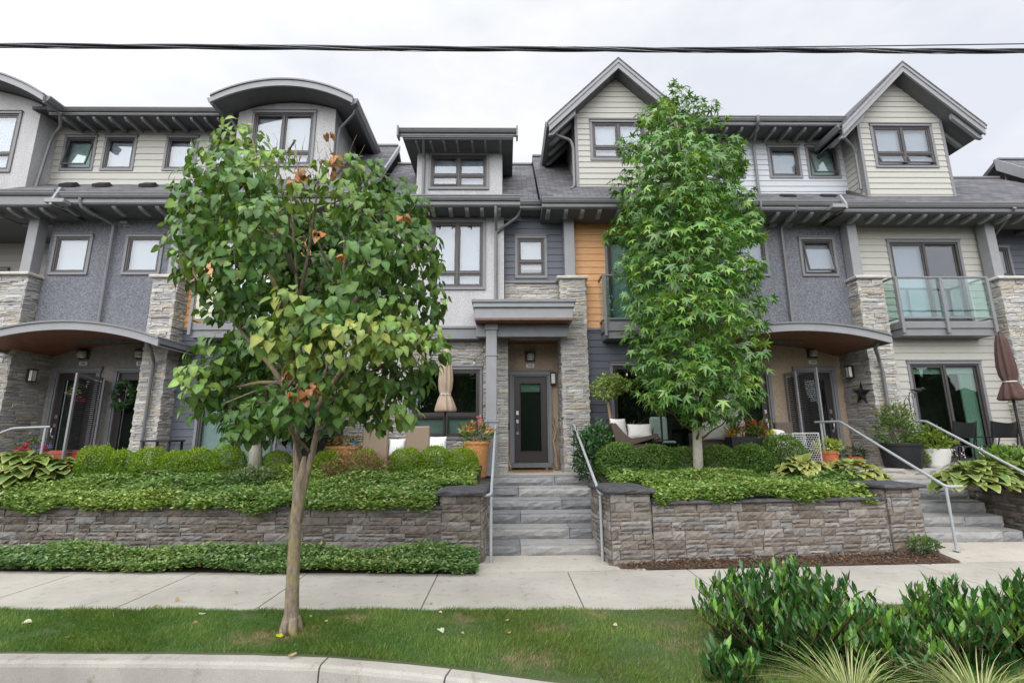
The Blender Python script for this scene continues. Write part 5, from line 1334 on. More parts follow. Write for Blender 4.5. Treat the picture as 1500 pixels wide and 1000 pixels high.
# fallen leaves on the verge
for i, (px, py, colr, lab) in enumerate(((35, 910, (.6, .58, .4), 'pale fallen leaf lying on the grass at the far left'), (295, 899, (.62, .6, .42), 'pale curled fallen leaf on the grass near the pavement edge, left of the trunk'), (408, 932, (.55, .5, .03), 'small yellow leaf beside the foot of the mossy trunk'), (644, 920, (.55, .58, .42), 'pale fallen leaf on the grass in the middle of the verge'), (430, 959, (.40, .3, .16), 'tan fallen leaf on the edge of the kerb below the trunk'))):
    p = _r*0; d = ray(px, py); t = (.03-CAMH)/d[2]; p = np.array([0, 0, CAMH])+d*t
    o = scatter('fallen_leaf', HEART, [p], [(RNG.normal(), RNG.normal(), .1)], [(.2, -.3, 1)], [.075], [colr], M['leaf']); tag(o, lab, 'leaf', 'fallen leaves on the verge')

rg = np.random.default_rng(21)
for i in range(16):
    x, y = rg.uniform(-4.2, 1.2), rg.uniform(4.85, 5.6)
    if i > 10: x, y = rg.uniform(-4, 0), rg.uniform(5.9, 7.0)
    o = scatter('fallen_leaf', HEART, [(0, 0, 0)], [(rg.normal(), rg.normal(), .15)], [(.2, -.4, 1)], [rg.uniform(.025, .05)], [[(.42, .3, .15), (.5, .42, .2), (.3, .19, .09)][i % 3]], M['leaf']); o.location = (x, y, .03 if i <= 10 else .006)
    tag(o, 'tiny dry curled leaf lying on the ground around the mossy street tree', 'leaf', 'tiny dry leaves on the ground')
n = 5200; x = RNG.uniform(1.7, 6.6, n); f0 = np.interp(x, [p[0] for p in FAR], [p[1] for p in FAR]); y = f0-.015+(7.50+.085*(x-1.55)-f0)*RNG.random(n)**.8; a = RNG.uniform(0, 6.3, n)
o = scatter('bark_chips', TINY, np.stack([x, y, .012+.07*(y-f0)/.35*.8+RNG.uniform(0, .02, n)], 1), np.stack([np.cos(a), np.sin(a), RNG.normal(.1, .3, n)], 1), np.stack([RNG.normal(0, .4, n), RNG.normal(-.2, .4, n), np.ones(n)], 1), RNG.uniform(.015, .05, n), tint((.11, .068, .045), n, .55, .12), M['mulch_chip'])
o['kind'] = 'stuff'; o['label'] = 'loose brown bark chips along the foot of the right wall'; o['category'] = 'mulch'
# ------------------------------------------------------------------ left tree (heart-shaped leaves)
GT = 'street trees'
tl = thing('broadleaf_tree', 'street tree with mossy forked trunk and big heart-shaped leaves, in the grass verge', 'tree', (-2.1, 5.15, -.01))
mb = MB()
def pp(px, py, dy=0, Y=5.15): return at(px, py, Y+dy)
trunk = [(425, 926), (427, 900), (428, 870), (430, 820), (434, 760), (439, 715), (443, 690), (446, 668)]
mb.tube([pp(*q) for q in trunk], [.082, .070, .064, .060, .060, .058, .045, .02], 14)
for k in range(5):
    a = 2*pi*k/5+.4; b = pp(425, 926); mb.tube([b+np.array([cos(a)*.04, sin(a)*.04, .14]), b+np.array([cos(a)*.075, sin(a)*.075, .03]), b+np.array([cos(a)*.13, sin(a)*.13, -.03])], [.045, .04, .02], 7)
F0 = pp(444, 690)
limbs = [([(434, 765), (435, 725), (435, 695), (434, 660), (436, 630), (437, 580), (438, 520), (436, 440), (430, 350), (424, 260)], .050, .009, 0.0), ([(435, 765), (441, 725), (448, 698), (457, 665), (465, 630), (470, 590), (476, 545), (492, 470), (505, 380), (500, 260)], .053, .009, .1),
         ([(466, 600), (490, 560), (530, 500), (575, 430), (610, 370)], .05, .008, -.2), ([(470, 590), (520, 560), (570, 530), (620, 500)], .04, .008, -.35),
         ([(437, 600), (400, 540), (350, 480), (300, 420)], .04, .008, -.2), ([(441, 672), (425, 620), (408, 600), (405, 560), (330, 590)], .022, .006, -.45), ([(452, 660), (425, 630), (415, 605), (420, 570)], .018, .006, -.5),
         ([(438, 500), (395, 400), (350, 310), (335, 240)], .04, .007, .3), ([(486, 500), (545, 400), (575, 310), (545, 250)], .04, .007, .35), ([(436, 450), (450, 380), (462, 300), (470, 235)], .025, .006, -.3),
         ([(432, 400), (400, 330), (385, 270), (370, 205)], .028, .006, -.4), ([(440, 560), (380, 560), (330, 570), (290, 590)], .03, .006, .2), ([(500, 430), (455, 330), (440, 290), (432, 205)], .016, .004, -.5), ([(430, 380), (420, 300), (405, 250)], .012, .004, -.6)]
for pts, r0, r1, dy in limbs:
    n = len(pts); P = [pp(x, y, dy*i/(n-1)) for i, (x, y) in enumerate(pts)]
    mb.tube(P, [r0+(r1-r0)*(i/(n-1))**.8 for i in range(n)], 9)
mb.build('trunk', M['bark'], tl, smooth=True)
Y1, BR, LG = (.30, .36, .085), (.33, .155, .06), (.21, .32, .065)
DG = (.085, .172, .038)
cl = [(355,212,34,-.1,LG),(315,240,34,-.2,None),(300,280,38,.1,None),(345,272,46,-.5,None),(385,250,34,-.3,LG),(290,325,36,-.3,None),(335,330,54,.3,None),(268,368,26,-.2,LG),(300,385,38,.2,None),(345,395,52,-.5,None),
 (385,330,46,-.6,None),(400,400,46,.5,None),(330,440,34,.5,None),(372,450,40,-.2,None),(318,522,34,.0,None),(290,556,28,-.2,LG),(345,560,46,.3,None),(300,592,26,.1,None),(362,610,36,.2,None),(392,560,40,.5,None),(350,635,20,.1,None),(410,610,34,.6,None),(385,500,44,.2,None),
 (430,455,40,-.8,Y1),(405,490,34,-.8,Y1),(470,470,44,-.8,None),(445,520,32,-.9,Y1),(500,500,40,-.85,Y1),(540,490,40,-.8,Y1),(520,450,44,-.6,None),(570,500,38,-.7,LG),(600,505,34,-.5,Y1),(632,492,24,-.3,LG),(645,515,16,-.3,None),(575,460,36,-.5,LG),
 (470,410,46,.4,None),(430,400,40,.8,None),(480,330,36,.7,None),(540,262,34,-.1,None),(515,245,20,-.4,LG),(575,285,36,.1,None),(545,315,44,-.5,None),(600,312,34,.0,None),(505,290,32,-.5,LG),(610,350,38,-.2,None),(575,370,46,-.6,None),(535,380,46,-.7,None),(632,384,20,-.1,LG),(612,405,40,.1,None),(640,440,20,.0,None),(575,425,46,-.3,None),(520,420,44,.2,None),(615,455,34,.3,None),
 (560,545,42,-.3,None),(600,560,34,.0,None),(590,598,28,-.1,LG),(545,590,36,.2,None),(625,540,22,-.1,None),(510,555,30,.4,None),(560,622,16,-.1,None),(520,600,24,.2,None),(470,262,16,-.5,LG),(440,285,20,-.5,LG),(420,225,12,-.4,LG),(470,240,10,-.5,LG),(450,340,26,.6,None),(420,300,30,.5,None),(440,370,50,.8,None),(458,556,34,-.75,None),(424,602,24,-.6,None),(500,588,30,-.3,None),(528,565,34,-.4,LG),(400,590,26,-.4,None),(482,615,18,-.2,None),(485,400,46,.9,None),(460,460,50,.7,None),(500,350,44,.9,None),(400,450,44,.7,None),(540,450,46,.7,None)]
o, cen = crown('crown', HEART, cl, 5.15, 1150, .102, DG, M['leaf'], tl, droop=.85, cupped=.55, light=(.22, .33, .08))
cb = [(468,342,7,-.75,BR),(442,255,9,-.5,BR),(434,268,8,-.5,BR),(495,232,10,-.5,BR),(482,196,5,-.45,BR),(425,545,8,-.9,BR),(452,576,14,-.9,BR),(460,565,8,-.9,BR),(430,578,6,-.9,BR),(590,318,8,-.6,BR),(505,375,6,-.8,BR),(490,250,7,-.5,BR)]
crown('dead_leaves', HEART, cb, 5.15, 3200, .07, BR, M['leaf'], tl, droop=1.0)
mb = MB()
for c, r in cen:
    s = min((np.linalg.norm(np.array(pp(x, y, dy*i/(len(pts)-1)))-c), tuple(pp(x, y, dy*i/(len(pts)-1)))) for pts, _, _, dy in limbs for i, (x, y) in enumerate(pts) if i)[1]
    branch(mb, s, c, .016, .005, -.04, 5, .04, 6)
    for k in range(3):
        d = norm(np.array([random.gauss(0, 1), random.gauss(0, 1), random.gauss(.2, 1)])); branch(mb, c, c+d*r*.9, .006, .002, 0, 3, .05, 5)
for k in range(34):
    px, py = random.uniform(400, 520), random.uniform(215, 330); a = pp(px, py, random.uniform(-.6, .2)); branch(mb, a, a+np.array([random.uniform(-.16, .16), random.uniform(-.1, .1), random.uniform(.12, .38)]), .005, .0015, 0, 3, .06, 5)
mb.build('branches', M['bark'], tl, smooth=True)
# ------------------------------------------------------------------ right tree (star leaves)
tr = thing('sweetgum_tree', 'narrow columnar tree with pale trunk and star-shaped leaves, rising out of the right-hand hedge', 'tree', (3.62, 9.25, 1.0))
TY = 9.25
mb = MB(); tk = [(1023, 706), (1022, 660), (1020, 620), (1016, 560), (1010, 450), (1003, 330), (992, 190), (988, 140)]
mb.tube([at(x, y, TY) for x, y in tk], [.10, .088, .082, .078, .062, .045, .02, .01], 12); mb.build('trunk', M['bark_pale'], tr, smooth=True)
c2 = [(988,142,16,0,None),(972,160,20,-.1,None),(1003,162,24,.1,None),(948,185,18,-.1,None),(985,190,32,-.5,None),(1022,190,24,.1,None),(940,212,22,0,None),(965,222,36,-.6,None),(1010,226,40,-.6,None),(1048,222,26,.1,None),(932,245,26,0,None),(980,262,44,-.8,None),(1035,258,40,-.5,None),(1070,238,24,-.2,None),(1086,246,12,-.2,None),(925,285,28,.2,None),(955,302,44,-.7,None),(1010,305,48,-.9,None),(1058,295,36,-.4,None),
 (922,335,34,.1,None),(965,352,48,-.9,None),(1025,358,52,-1.0,None),(1075,345,36,-.3,None),(1100,348,20,0,None),(928,390,36,-.2,None),(975,408,50,-1.0,None),(1035,415,54,-1.1,None),(1085,395,38,-.4,None),(1110,400,14,-.1,None),(935,440,36,-.2,None),(985,462,50,-1.0,None),(1045,470,54,-1.1,None),(1095,448,34,-.5,None),(1112,480,20,-.2,None),(945,490,36,-.2,None),
 (940,525,34,-.2,None),(985,520,46,-.9,None),(1040,530,48,-1.0,None),(1090,520,38,-.5,None),(1112,540,18,-.1,None),(950,566,32,-.2,None),(1000,572,40,-.7,None),(1052,578,40,-.8,None),(1095,570,32,-.3,None),(1118,585,10,0,None),(960,590,22,.2,None),(1025,612,22,-.4,None),(1085,602,22,0,None),(1040,600,26,-.2,None),(1010,600,22,-.2,None),
 (975,330,60,.6,None),(1040,330,60,.7,None),(980,450,60,.7,None),(1050,450,60,.7,None),(1000,540,60,.6,None),(1060,540,50,.7,None),(990,230,44,.5,None),(1035,250,44,.5,None),(960,380,50,.4,None),(1070,400,44,.5,None)]
c2 = [(1010+(a-1010)*.89, b, r*.91*random.uniform(.86, 1.08), d, c) for a, b, r, d, c in c2]+[(958,170,20,.1,None),(1030,165,22,.2,None),(922,215,18,.2,None),(1066,215,18,.1,None),(910,270,16,.2,None),(1078,290,22,.1,None),(906,345,18,.2,None),(1098,320,14,.1,None),(1122,440,10,.1,None)]
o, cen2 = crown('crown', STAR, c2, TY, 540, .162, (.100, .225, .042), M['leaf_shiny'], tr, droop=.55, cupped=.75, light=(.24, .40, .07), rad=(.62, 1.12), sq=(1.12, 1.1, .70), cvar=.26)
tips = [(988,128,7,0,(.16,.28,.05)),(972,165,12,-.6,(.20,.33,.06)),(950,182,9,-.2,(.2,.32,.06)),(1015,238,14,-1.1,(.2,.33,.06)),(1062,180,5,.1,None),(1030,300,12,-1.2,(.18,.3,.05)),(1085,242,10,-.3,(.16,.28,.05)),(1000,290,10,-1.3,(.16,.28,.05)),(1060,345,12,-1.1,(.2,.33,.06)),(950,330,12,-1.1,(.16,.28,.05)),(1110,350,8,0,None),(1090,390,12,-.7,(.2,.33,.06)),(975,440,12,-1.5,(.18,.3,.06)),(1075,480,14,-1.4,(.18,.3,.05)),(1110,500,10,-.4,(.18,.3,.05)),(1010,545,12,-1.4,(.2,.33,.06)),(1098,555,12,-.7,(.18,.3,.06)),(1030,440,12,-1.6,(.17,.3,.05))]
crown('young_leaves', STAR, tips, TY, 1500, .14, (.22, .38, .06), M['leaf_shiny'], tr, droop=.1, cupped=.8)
mb = MB(); tkw = [at(x, y, TY) for x, y in tk]
for c, r in cen2:
    s = min((abs(q[2]-(c[2]-.5)), tuple(q)) for a, b in zip(tkw[1:-1], tkw[2:]) for q in (a*(1-t)+b*t for t in (0, .33, .66)))[1]
    branch(mb, s, c, .024, .007, -.03, 5, .03, 6)
mb.build('branches', M['bark_dark'], tr, smooth=True)
# ------------------------------------------------------------------ small tree behind the left tree
ts = thing('small_tree', 'small dark-leaved tree with a short pale trunk, behind the left half of the street tree', 'tree', (X_(374, 660, 9.3), 9.3, .98))
mb = MB(); mb.tube([at(374, 690, 9.3), at(375, 655, 9.3), at(377, 630, 9.3), at(383, 590, 9.3), at(392, 540, 9.3), at(400, 470, 9.3)], [.12, .108, .108, .07, .05, .02], 10)
mb.tube([at(377, 632, 9.3), at(362, 590, 9.2), at(345, 550, 9.2)], [.09, .05, .02], 8)
mb.build('trunk', M['bark_pale'], ts, smooth=True)
c3 = [(390,600,46,.1,None),(440,620,40,.1,None),(430,570,60,-.1,None),(370,560,50,0,None),(340,585,30,-.1,None),(410,520,60,.1,None),(460,560,50,.1,None),(480,600,36,.2,None),(360,515,40,.2,None),(450,505,56,.2,None),(410,470,50,.1,None),(490,540,40,.2,None),(350,620,16,-.1,None)]
crown('crown', HEART, c3, 9.3, 300, .16, (.04, .10, .026), M['leaf'], ts, droop=.8, cupped=.5)
# ------------------------------------------------------------------ clipped shrubs
def boxwood(label, base, top, group):
    t = thing('boxwood_shrub', label, 'shrub', (0, 0, 0), world=False, group=group)
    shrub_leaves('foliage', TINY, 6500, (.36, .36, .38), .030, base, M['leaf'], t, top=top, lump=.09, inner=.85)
    mb = MB()
    for k in range(7):
        a = k*.9; branch(mb, (0, 0, 0), (.2*cos(a), .2*sin(a), .42), .012, .005, 0, 3, .03, 5)
    mb.build('stems', M['bark_dark'], t); return t
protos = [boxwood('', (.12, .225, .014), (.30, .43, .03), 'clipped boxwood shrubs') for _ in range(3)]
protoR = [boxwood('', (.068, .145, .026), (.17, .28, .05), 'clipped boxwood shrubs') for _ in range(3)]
first = {}
def put(kind, i, px, Y, z, s, label):
    p = (protos, protoR)[kind][i % 3]; key = (kind, i % 3); x = X_(px, 665, Y)
    if key not in first: first[key] = 1; p.location = (x, Y, z); p.scale = s; p['label'] = label; p.rotation_euler = (0, 0, i*1.3)
    else: dup(p, (x, Y, z), i*1.3, label, 'clipped boxwood shrubs', s)
LB = [(146, 9.35, 1.12, 'bright green clipped shrub beside the far left hostas'), (182, 9.4, 1.0, 'small bright green clipped shrub below the second door on the left'), (222, 9.35, 1.02, 'bright green clipped shrub in front of the left stone column'), (258, 9.4, .98, 'bright green clipped shrub just right of the left stone column'), (292, 9.35, 1.05, 'bright green clipped shrub in front of the left slate siding'), (332, 9.4, 1.08, 'bright green clipped shrub just left of the small pale trunk'), (408, 9.55, .95, 'bright green clipped shrub between the pale trunk and the mossy trunk'),
      (480, 9.6, 1.0, 'yellowish green clipped shrub just right of the mossy trunk, behind the reddish shrub'), (535, 9.6, 1.0, 'yellowish green clipped shrub behind the right half of the reddish shrub'), (597, 9.4, 1.08, 'bright green clipped shrub in front of the wicker sofa'), (640, 9.4, 1.12, 'bright green clipped shrub in front of the tan folded parasol'), (677, 9.35, 1.02, 'bright green clipped shrub in front of the tall orange planter')]
for i, (px, Y, k, lab) in enumerate(LB): put(0, i, px, Y, .98 if px < 450 else .94, (k*.90, k*.92, k*1.0), lab)
RB = [(905, 9.5, 1.25, 'round clipped shrub at the left end of the right hedge'), (962, 9.55, 1.2, 'dark green clipped shrub below the white lounge cushions'), (1000, 9.65, 1.12, 'dark green clipped shrub just left of the pale sweetgum trunk'), (1054, 9.55, 1.15, 'dark green clipped shrub just right of the pale sweetgum trunk'), (1100, 9.5, 1.2, 'dark green clipped shrub below the red flower planter in the right hedge'), (1146, 9.5, 1.25, 'loose green shrub at the right end of the right hedge, beside the wire mesh box')]
for i, (px, Y, k, lab) in enumerate(RB): put(1, i, px, Y, .96, (k*1.05, k*.95, k*.90 if i < 5 else k*1.06), lab)
# reddish shrub
def bush(name, label, cat, px, py_base, Y, z, r, n, tpl, size, base, top, mat='leaf', up=.5, lump=.2, stems=True):
    x = X_(px, py_base, Y); t = thing(name, label, cat, (x, Y, z), world=False)
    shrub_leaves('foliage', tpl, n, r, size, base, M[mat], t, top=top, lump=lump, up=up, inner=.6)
    if stems:
        mb = MB()
        for k in range(8):
            a = k*.8+.3; branch(mb, (0, 0, 0), (r[0]*.6*cos(a), r[1]*.6*sin(a), r[2]*1.2), .012, .004, 0, 4, .04, 5)
        mb.build('stems', M['bark_dark'], t)
    return t
bush('barberry_shrub', 'loose reddish tan shrub in the left bed, right of the mossy trunk', 'shrub', 520, 690, 9.0, .95, (.62, .32, .36), 3400, SMALL, .04, (.13, .085, .04), (.38, .22, .11), lump=.3)
bush('groundcover_shrub', 'low pale green shrub around the foot of the small pale trunk', 'shrub', 372, 690, 8.9, .92, (.62, .4, .22), 2400, SMALL, .06, (.05, .10, .03), (.20, .27, .11))
bush('leafy_shrub', 'dark green pointed-leaf shrub beside the right-hand handrail of the middle steps', 'shrub', 872, 680, 9.85, 1.0, (.42, .34, .62), 1500, OVAL, .10, (.020, .065, .018), (.05, .13, .03), 'leaf_shiny', .7)
bush('weed_tuft', 'small leafy tuft growing in the bark mulch at the right end of the long wall', 'plant', 1352, 806, 7.75, .08, (.24, .16, .13), 420, SMALL, .055, (.06, .13, .03), (.16, .26, .06), stems=False)
# ------------------------------------------------------------------ laurels in the foreground
def laurel(label, px, Y, z, wid, hgt, nst, seed, group='laurel shrubs in the foreground'):
    rg = np.random.default_rng(seed); x0 = X_(px, 900, Y); t = thing('laurel_shrub', label, 'shrub', (x0, Y, z), world=False, group=group)
    mb = MB(); Ps = []; Ds = []; Ns = []; S_ = []; C_ = []
    for k in range(nst):
        a = rg.uniform(0, 2*pi); q = sqrt(rg.random()); bx, by = cos(a)*q*wid*.5, sin(a)*q*wid*.35
        h = hgt*(1-.35*q*q)*rg.uniform(.72, 1.08); lean = np.array([bx*.35, by*.35, 0])
        top = np.array([bx, by, h])+lean; b0 = np.array([bx*.5, by*.5, 0])
        mid = (b0+top)/2+np.array([0, 0, h*.05]); mb.tube([b0, mid, top], [.008, .006, .003], 5)
        nl = int(h/.032); young = rg.random() < .35
        for i in range(nl):
            u = .10+.90*(i+.5)/nl; p = b0+(top-b0)*u+np.array([0, 0, h*.05*sin(pi*u)]); an = i*2.4+a
            spread = .75-.45*u; d = np.array([cos(an)*spread, sin(an)*spread, .75+.35*u])+rg.normal(0, .2, 3)
            Ps.append(p); Ds.append(d); Ns.append(np.array([-cos(an), -sin(an), .7])); S_.append(rg.uniform(.065, .15)*(1 if u < .93 else .8))
            c = np.array((.036, .108, .024)) if not (young and u > .6) else np.array((.12, .25, .038)); C_.append(np.clip(c*rg.uniform(.7, 1.4), 0, 1))
    mb.build('stems', M['bark_dark'], t)
    m = int(900*wid*wid)
    d = norm(rg.normal(size=(m, 3))); q = rg.uniform(.4, 1, (m, 1)); p = d*q*np.array([wid*.5, wid*.36, hgt*.5]); p[:, 2] = np.abs(p[:, 2])+.02
    Ps += list(p); Ds += list(d*.6+np.array([0, 0, .75])+rg.normal(0, .25, (m, 3))); Ns += list(d+np.array([0, 0, .5])); S_ += list(rg.uniform(.085, .14, m)); C_ += list(np.array([[.03, .092, .022]])*rg.uniform(.6, 1.4, (m, 1)))
    scatter('foliage', OVAL, Ps, Ds, Ns, S_, C_, M['leaf_shiny'], t, wscale=np.full(len(Ps), .82)); return t
laurel('large upright laurel shrub with pointed glossy leaves in front of the right wall', 1150, 4.55, -.03, 1.25, .72, 190, 1)
laurel('tall laurel shrub with pale tip shoots in the foreground, under the right-hand pavement joint', 1400, 4.35, -.03, .72, .64, 95, 2)
laurel('laurel shrub cut off by the right edge of the picture', 1530, 4.35, -.03, .72, .66, 90, 3)
laurel('low dark laurel shrub between the two larger ones, above the striped grass', 1290, 4.2, -.05, .7, .42, 90, 4)
laurel('small dark laurel sprout at the lower left of the large laurel, on the lawn', 1062, 4.1, -.03, .36, .24, 26, 5)
def tuft(label, px, Y, z, n, L, cols, spread=.8, cat='grass', name='ornamental_grass', group=None, seed=0, world_x=None):
    rg = np.random.default_rng(seed+50); x0 = X_(px, 960, Y) if world_x is None else world_x
    t = thing(name, label, cat, (x0, Y, z), world=False, group=group)
    a = rg.uniform(0, 2*pi, n); el = rg.uniform(.5, 1.6, n); D = np.stack([np.cos(a)*spread, np.sin(a)*spread, el], 1)
    P = np.stack([np.cos(a), np.sin(a), np.zeros(n)], 1)*rg.uniform(0, .09, (n, 1)); N = np.stack([-np.cos(a), -np.sin(a), np.full(n, .6)], 1)
    c = np.array(cols)[rg.integers(0, len(cols), n)]*rg.uniform(.75, 1.2, (n, 1))
    scatter('blades', STRAP, P, D, N, L*rg.uniform(.5, 1.1, n), np.clip(c, 0, 1), M['leaf'], t, wscale=rg.uniform(.25, .5, n)); return t
SG = [(.40, .42, .17), (.52, .51, .27), (.18, .27, .07), (.29, .36, .11)]
tuft('yellow and green striped grass clump in front of the large laurel', 1240, 3.68, -.03, 420, .52, SG, .58, seed=1, group='striped grass clumps')
tuft('yellow and green striped grass clump in front of the right-hand laurels', 1425, 3.66, -.03, 280, .48, SG, .58, seed=2, group='striped grass clumps')
# ------------------------------------------------------------------ hostas
def hosta(label, px, Y, z, R, n, base, edge, size, seed=0, flowers=False, ry=.8):
    rg = np.random.default_rng(seed+9); x0 = X_(px, 680, Y); t = thing('hosta', label, 'plant', (x0, Y, z), world=False)
    a = rg.uniform(0, 2*pi, n); q = np.sqrt(rg.random(n)); D = np.stack([np.cos(a), np.sin(a)-.25, .75-1.05*q], 1)+rg.normal(0, .15, (n, 3))
    P = np.stack([np.cos(a)*q*R, np.sin(a)*q*R*ry, .10+R*.52*(1-q*q)+rg.uniform(-.03, .05, n)], 1); N = np.stack([np.cos(a)*.5, np.sin(a)*.5-.2, np.ones(n)], 1)
    tv, tf = HOSTA; o = scatter('foliage', HOSTA, P, D, N, size*rg.uniform(.7, 1.15, n), tint(base, n, .2, .1), M['leaf'], t)
    me = o.data; k = len(tv); c = np.zeros(len(me.vertices)*4, np.float32); me.attributes['col'].data.foreach_get('color', c); c = c.reshape(n, k, 4)
    em = np.zeros(k, bool)
    for i in range(6): em[7*i] = em[7*i+6] = True
    em[-7:] = True
    c[:, em, :3] = np.array(edge)[None, None]*rg.uniform(.8, 1.15, (n, 1, 1)); me.attributes['col'].data.foreach_set('color', c.ravel())
    if flowers:
        mb = MB(); fp = []; fd = []
        for i in range(5):
            b = np.array([rg.uniform(-R*.6, R*.5), rg.uniform(-R*.3, R*.3), .2]); tp = b+np.array([rg.normal(0, .05), rg.normal(0, .05), R*.5+.28]); mb.tube([b, tp], .005, 5)
            for j in range(9): fp.append(tp-np.array([0, 0, .02*j])+rg.normal(0, .012, 3)); fd.append((rg.normal(), rg.normal(), -.5))
        mb.build('flower_stalks', M['bark_dark'], t); scatter('flowers', OVAL, fp, fd, [(0, 0, 1)]*len(fp), [.05]*len(fp), [(.62, .55, .66)]*len(fp), M['petal'], t)
    return t
hosta('large hosta with yellow-edged leaves at the far left edge of the bed', 30, 9.0, 1.08, .62, 130, (.13, .21, .045), (.52, .53, .18), .24, 1)
hosta('smaller hosta with yellow-edged leaves, between the far left hosta and the first clipped shrub', 82, 9.15, 1.15, .34, 60, (.12, .2, .05), (.50, .52, .2), .20, 2)
hosta('pale yellow-leaved hosta at the left end of the right bed, beside the wire mesh box', 1175, 9.0, .98, .5, 120, (.30, .33, .08), (.56, .55, .24), .19, 3)
hosta('yellow-leaved hosta at the right end of the right bed, near the right steps', 1245, 8.9, .96, .52, 130, (.24, .28, .065), (.54, .53, .22), .19, 4)
hosta('big yellow-edged hosta with pale flower stalks beside the right steps', 1425, 8.75, .88, .55, 150, (.15, .24, .05), (.52, .50, .2), .22, 5, True)
hosta('big yellow-edged hosta cut by the right edge of the picture', 1500, 8.9, .9, .6, 140, (.14, .23, .05), (.50, .48, .18), .22, 6)
bush('daylily', 'bright green grassy plant in front of the brown folded parasol', 'plant', 1470, 650, 9.6, 1.05, (.5, .3, .32), 700, OVAL, .12, (.10, .2, .03), (.2, .32, .06), up=.8)
# ------------------------------------------------------------------ terrace things
TZ, TR, TZD = 1.09, 1.16, 1.30
def parasol(label, px, Y, z0, ztop, zbot, rmax, mat, lean=0, base=True):
    x = X_(px, 560, Y); t = thing('parasol', label, 'parasol', (x, Y, z0), world=False)
    H = ztop-z0; hb = zbot-z0
    def wob(a, i): return .16*sin(a*8+i*.25)*(1 if i < 9 else .4)+.05*sin(a*3+i)
    L = H-hb; tie = hb+L*.27
    prof = [(.9, hb), (.98, hb+.04), (.86, hb+L*.1), (.66, hb+L*.2), (.46, tie), (.62, hb+L*.36), (.66, hb+L*.5), (.56, hb+L*.7), (.42, hb+L*.88), (.3, hb+L*.97), (.06, H)]
    mb = MB(); mb.lathe([(r*rmax, z) for r, z in prof], (0, 0, 0), 48, wob); mb.build('canopy', M[mat], t, smooth=True)
    mb = MB(); mb.lathe([(.5*rmax+.008, tie-.012), (.5*rmax+.014, tie), (.5*rmax+.008, tie+.012)], (0, 0, 0), 24); mb.build('tie_strap', M['cushion'], t)
    mb = MB(); mb.lathe([(.03, H-.01), (.02, H+.03), (.005, H+.05)], (0, 0, 0), 10); mb.build('finial', M['black'], t, smooth='auto'); mb = MB(); mb.tube([(0, 0, 0), (0, 0, hb+.3)], .024, 10); mb.build('pole', M['black'], t, smooth='auto')
    mb = MB(); mb.lathe([(.26, .0), (.26, .05), (.08, .09), (.035, .25)], (0, 0, 0), 20); mb.build('base', M['black'], t, smooth='auto'); return t
parasol('tan canvas parasol, folded and tied, in front of the middle house window', 653, 10.25, TZ, Z_(653, 510, 10.25), Z_(653, 603, 10.25), .21, 'umb_tan')
pr = parasol('brown canvas parasol, folded and tied, leaning a little at the right edge', 1479, 9.9, TR, Z_(1463, 488, 9.9), Z_(1490, 586, 9.9), .21, 'umb_brown')
def flower_pot(name, label, px, Y, z0, r0, r1, h, mat, cat='planter', square=False, prof=None):
    x = X_(px, 650, Y); t = thing(name, label, cat, (x, Y, z0), world=False)
    mb = MB(); pf = prof or [(r0*.98, 0), (r0, .01), (r1, h-.06), (r1*1.06, h-.055), (r1*1.07, h), (r1*.95, h), (r1*.9, h-.05)]
    mb.lathe(pf, (0, 0, 0), 4 if square else 28)
    mb.build('pot', M[mat], t, smooth='auto' if not square else False)
    mb = MB(); mb.lathe([(r1*.5, h-.06), (r1*.93, h-.05)], (0, 0, 0), 14); mb.build('soil', M['soil'], t); return t, r1, h
def fill(t, h, n, r, size, base, tpl=SMALL, z=0, mat='leaf', top=None, name='foliage', up=.5, seed=0):
    d = rdir(n); P = d*np.array(r)*RNG.uniform(.5, 1, (n, 1))+np.array([0, 0, h+r[2]*.55+z]); P[:, 2] = np.maximum(P[:, 2], h-.1)
    D = norm(d+np.array([0, 0, up])+RNG.normal(0, .4, (n, 3))); c = tint(base, n, .25, .12)
    if top: w = RNG.random((n, 1)) < .35; c = np.where(w, tint(top, n, .2, .1), c)
    return scatter(name, tpl, P, D, norm(d+RNG.normal(0, .5, (n, 3))+np.array([0, 0, .6])), size*RNG.uniform(.7, 1.3, n), c, M[mat], t)
def blooms(t, h, n, r, col, size=.05, z=0, k=7, name='flowers', cx=0, cy=0):
    P = []; D = []
    for i in range(n):
        d = norm(RNG.normal(size=3)+np.array([0, -.6, .6])); c = d*np.array(r)+np.array([cx, cy, h+z])
        for j in range(k):
            e = norm(RNG.normal(size=3)); P.append(c+e*size*.15); D.append(norm(e+d*.4))
    m = len(P); scatter(name, TINY, P, D, rdir(m), size*RNG.uniform(.7, 1.2, m), tint(col, m, .2, .08), M['petal'], t)
t, r, h = flower_pot('tall_planter', 'tall orange mosaic planter with pink and orange flowers beside the entry post', 698, 9.95, TZ-.02, .19, .26, .70, 'orange_pot')
fill(t, h, 260, (.36, .28, .26), .10, (.10, .17, .03), OVAL, top=(.30, .36, .10)); blooms(t, h, 9, (.3, .2, .16), (.75, .25, .12), .06, .2); blooms(t, h, 4, (.10, .08, .08), (.78, .30, .26), .06, .42, 14, 'pink_flowers', .0); fill(t, h, 40, (.34, .26, .22), .12, (.5, .16, .10), OVAL, name='red_leaves')
t, r, h = flower_pot('orange_planter', 'wide orange planter with small mixed flowers behind the mossy trunk', 505, 10.1, TZ-.02, .26, .36, .62, 'orange_pot')
fill(t, h, 260, (.42, .26, .12), .07, (.12, .18, .04), OVAL, top=(.45, .3, .10)); blooms(t, h, 8, (.36, .2, .1), (.7, .35, .1), .05, .06); blooms(t, h, 3, (.1, .1, .03), (.08, .35, .55), .05, .03, 9, 'blue_flowers', .28, -.12)
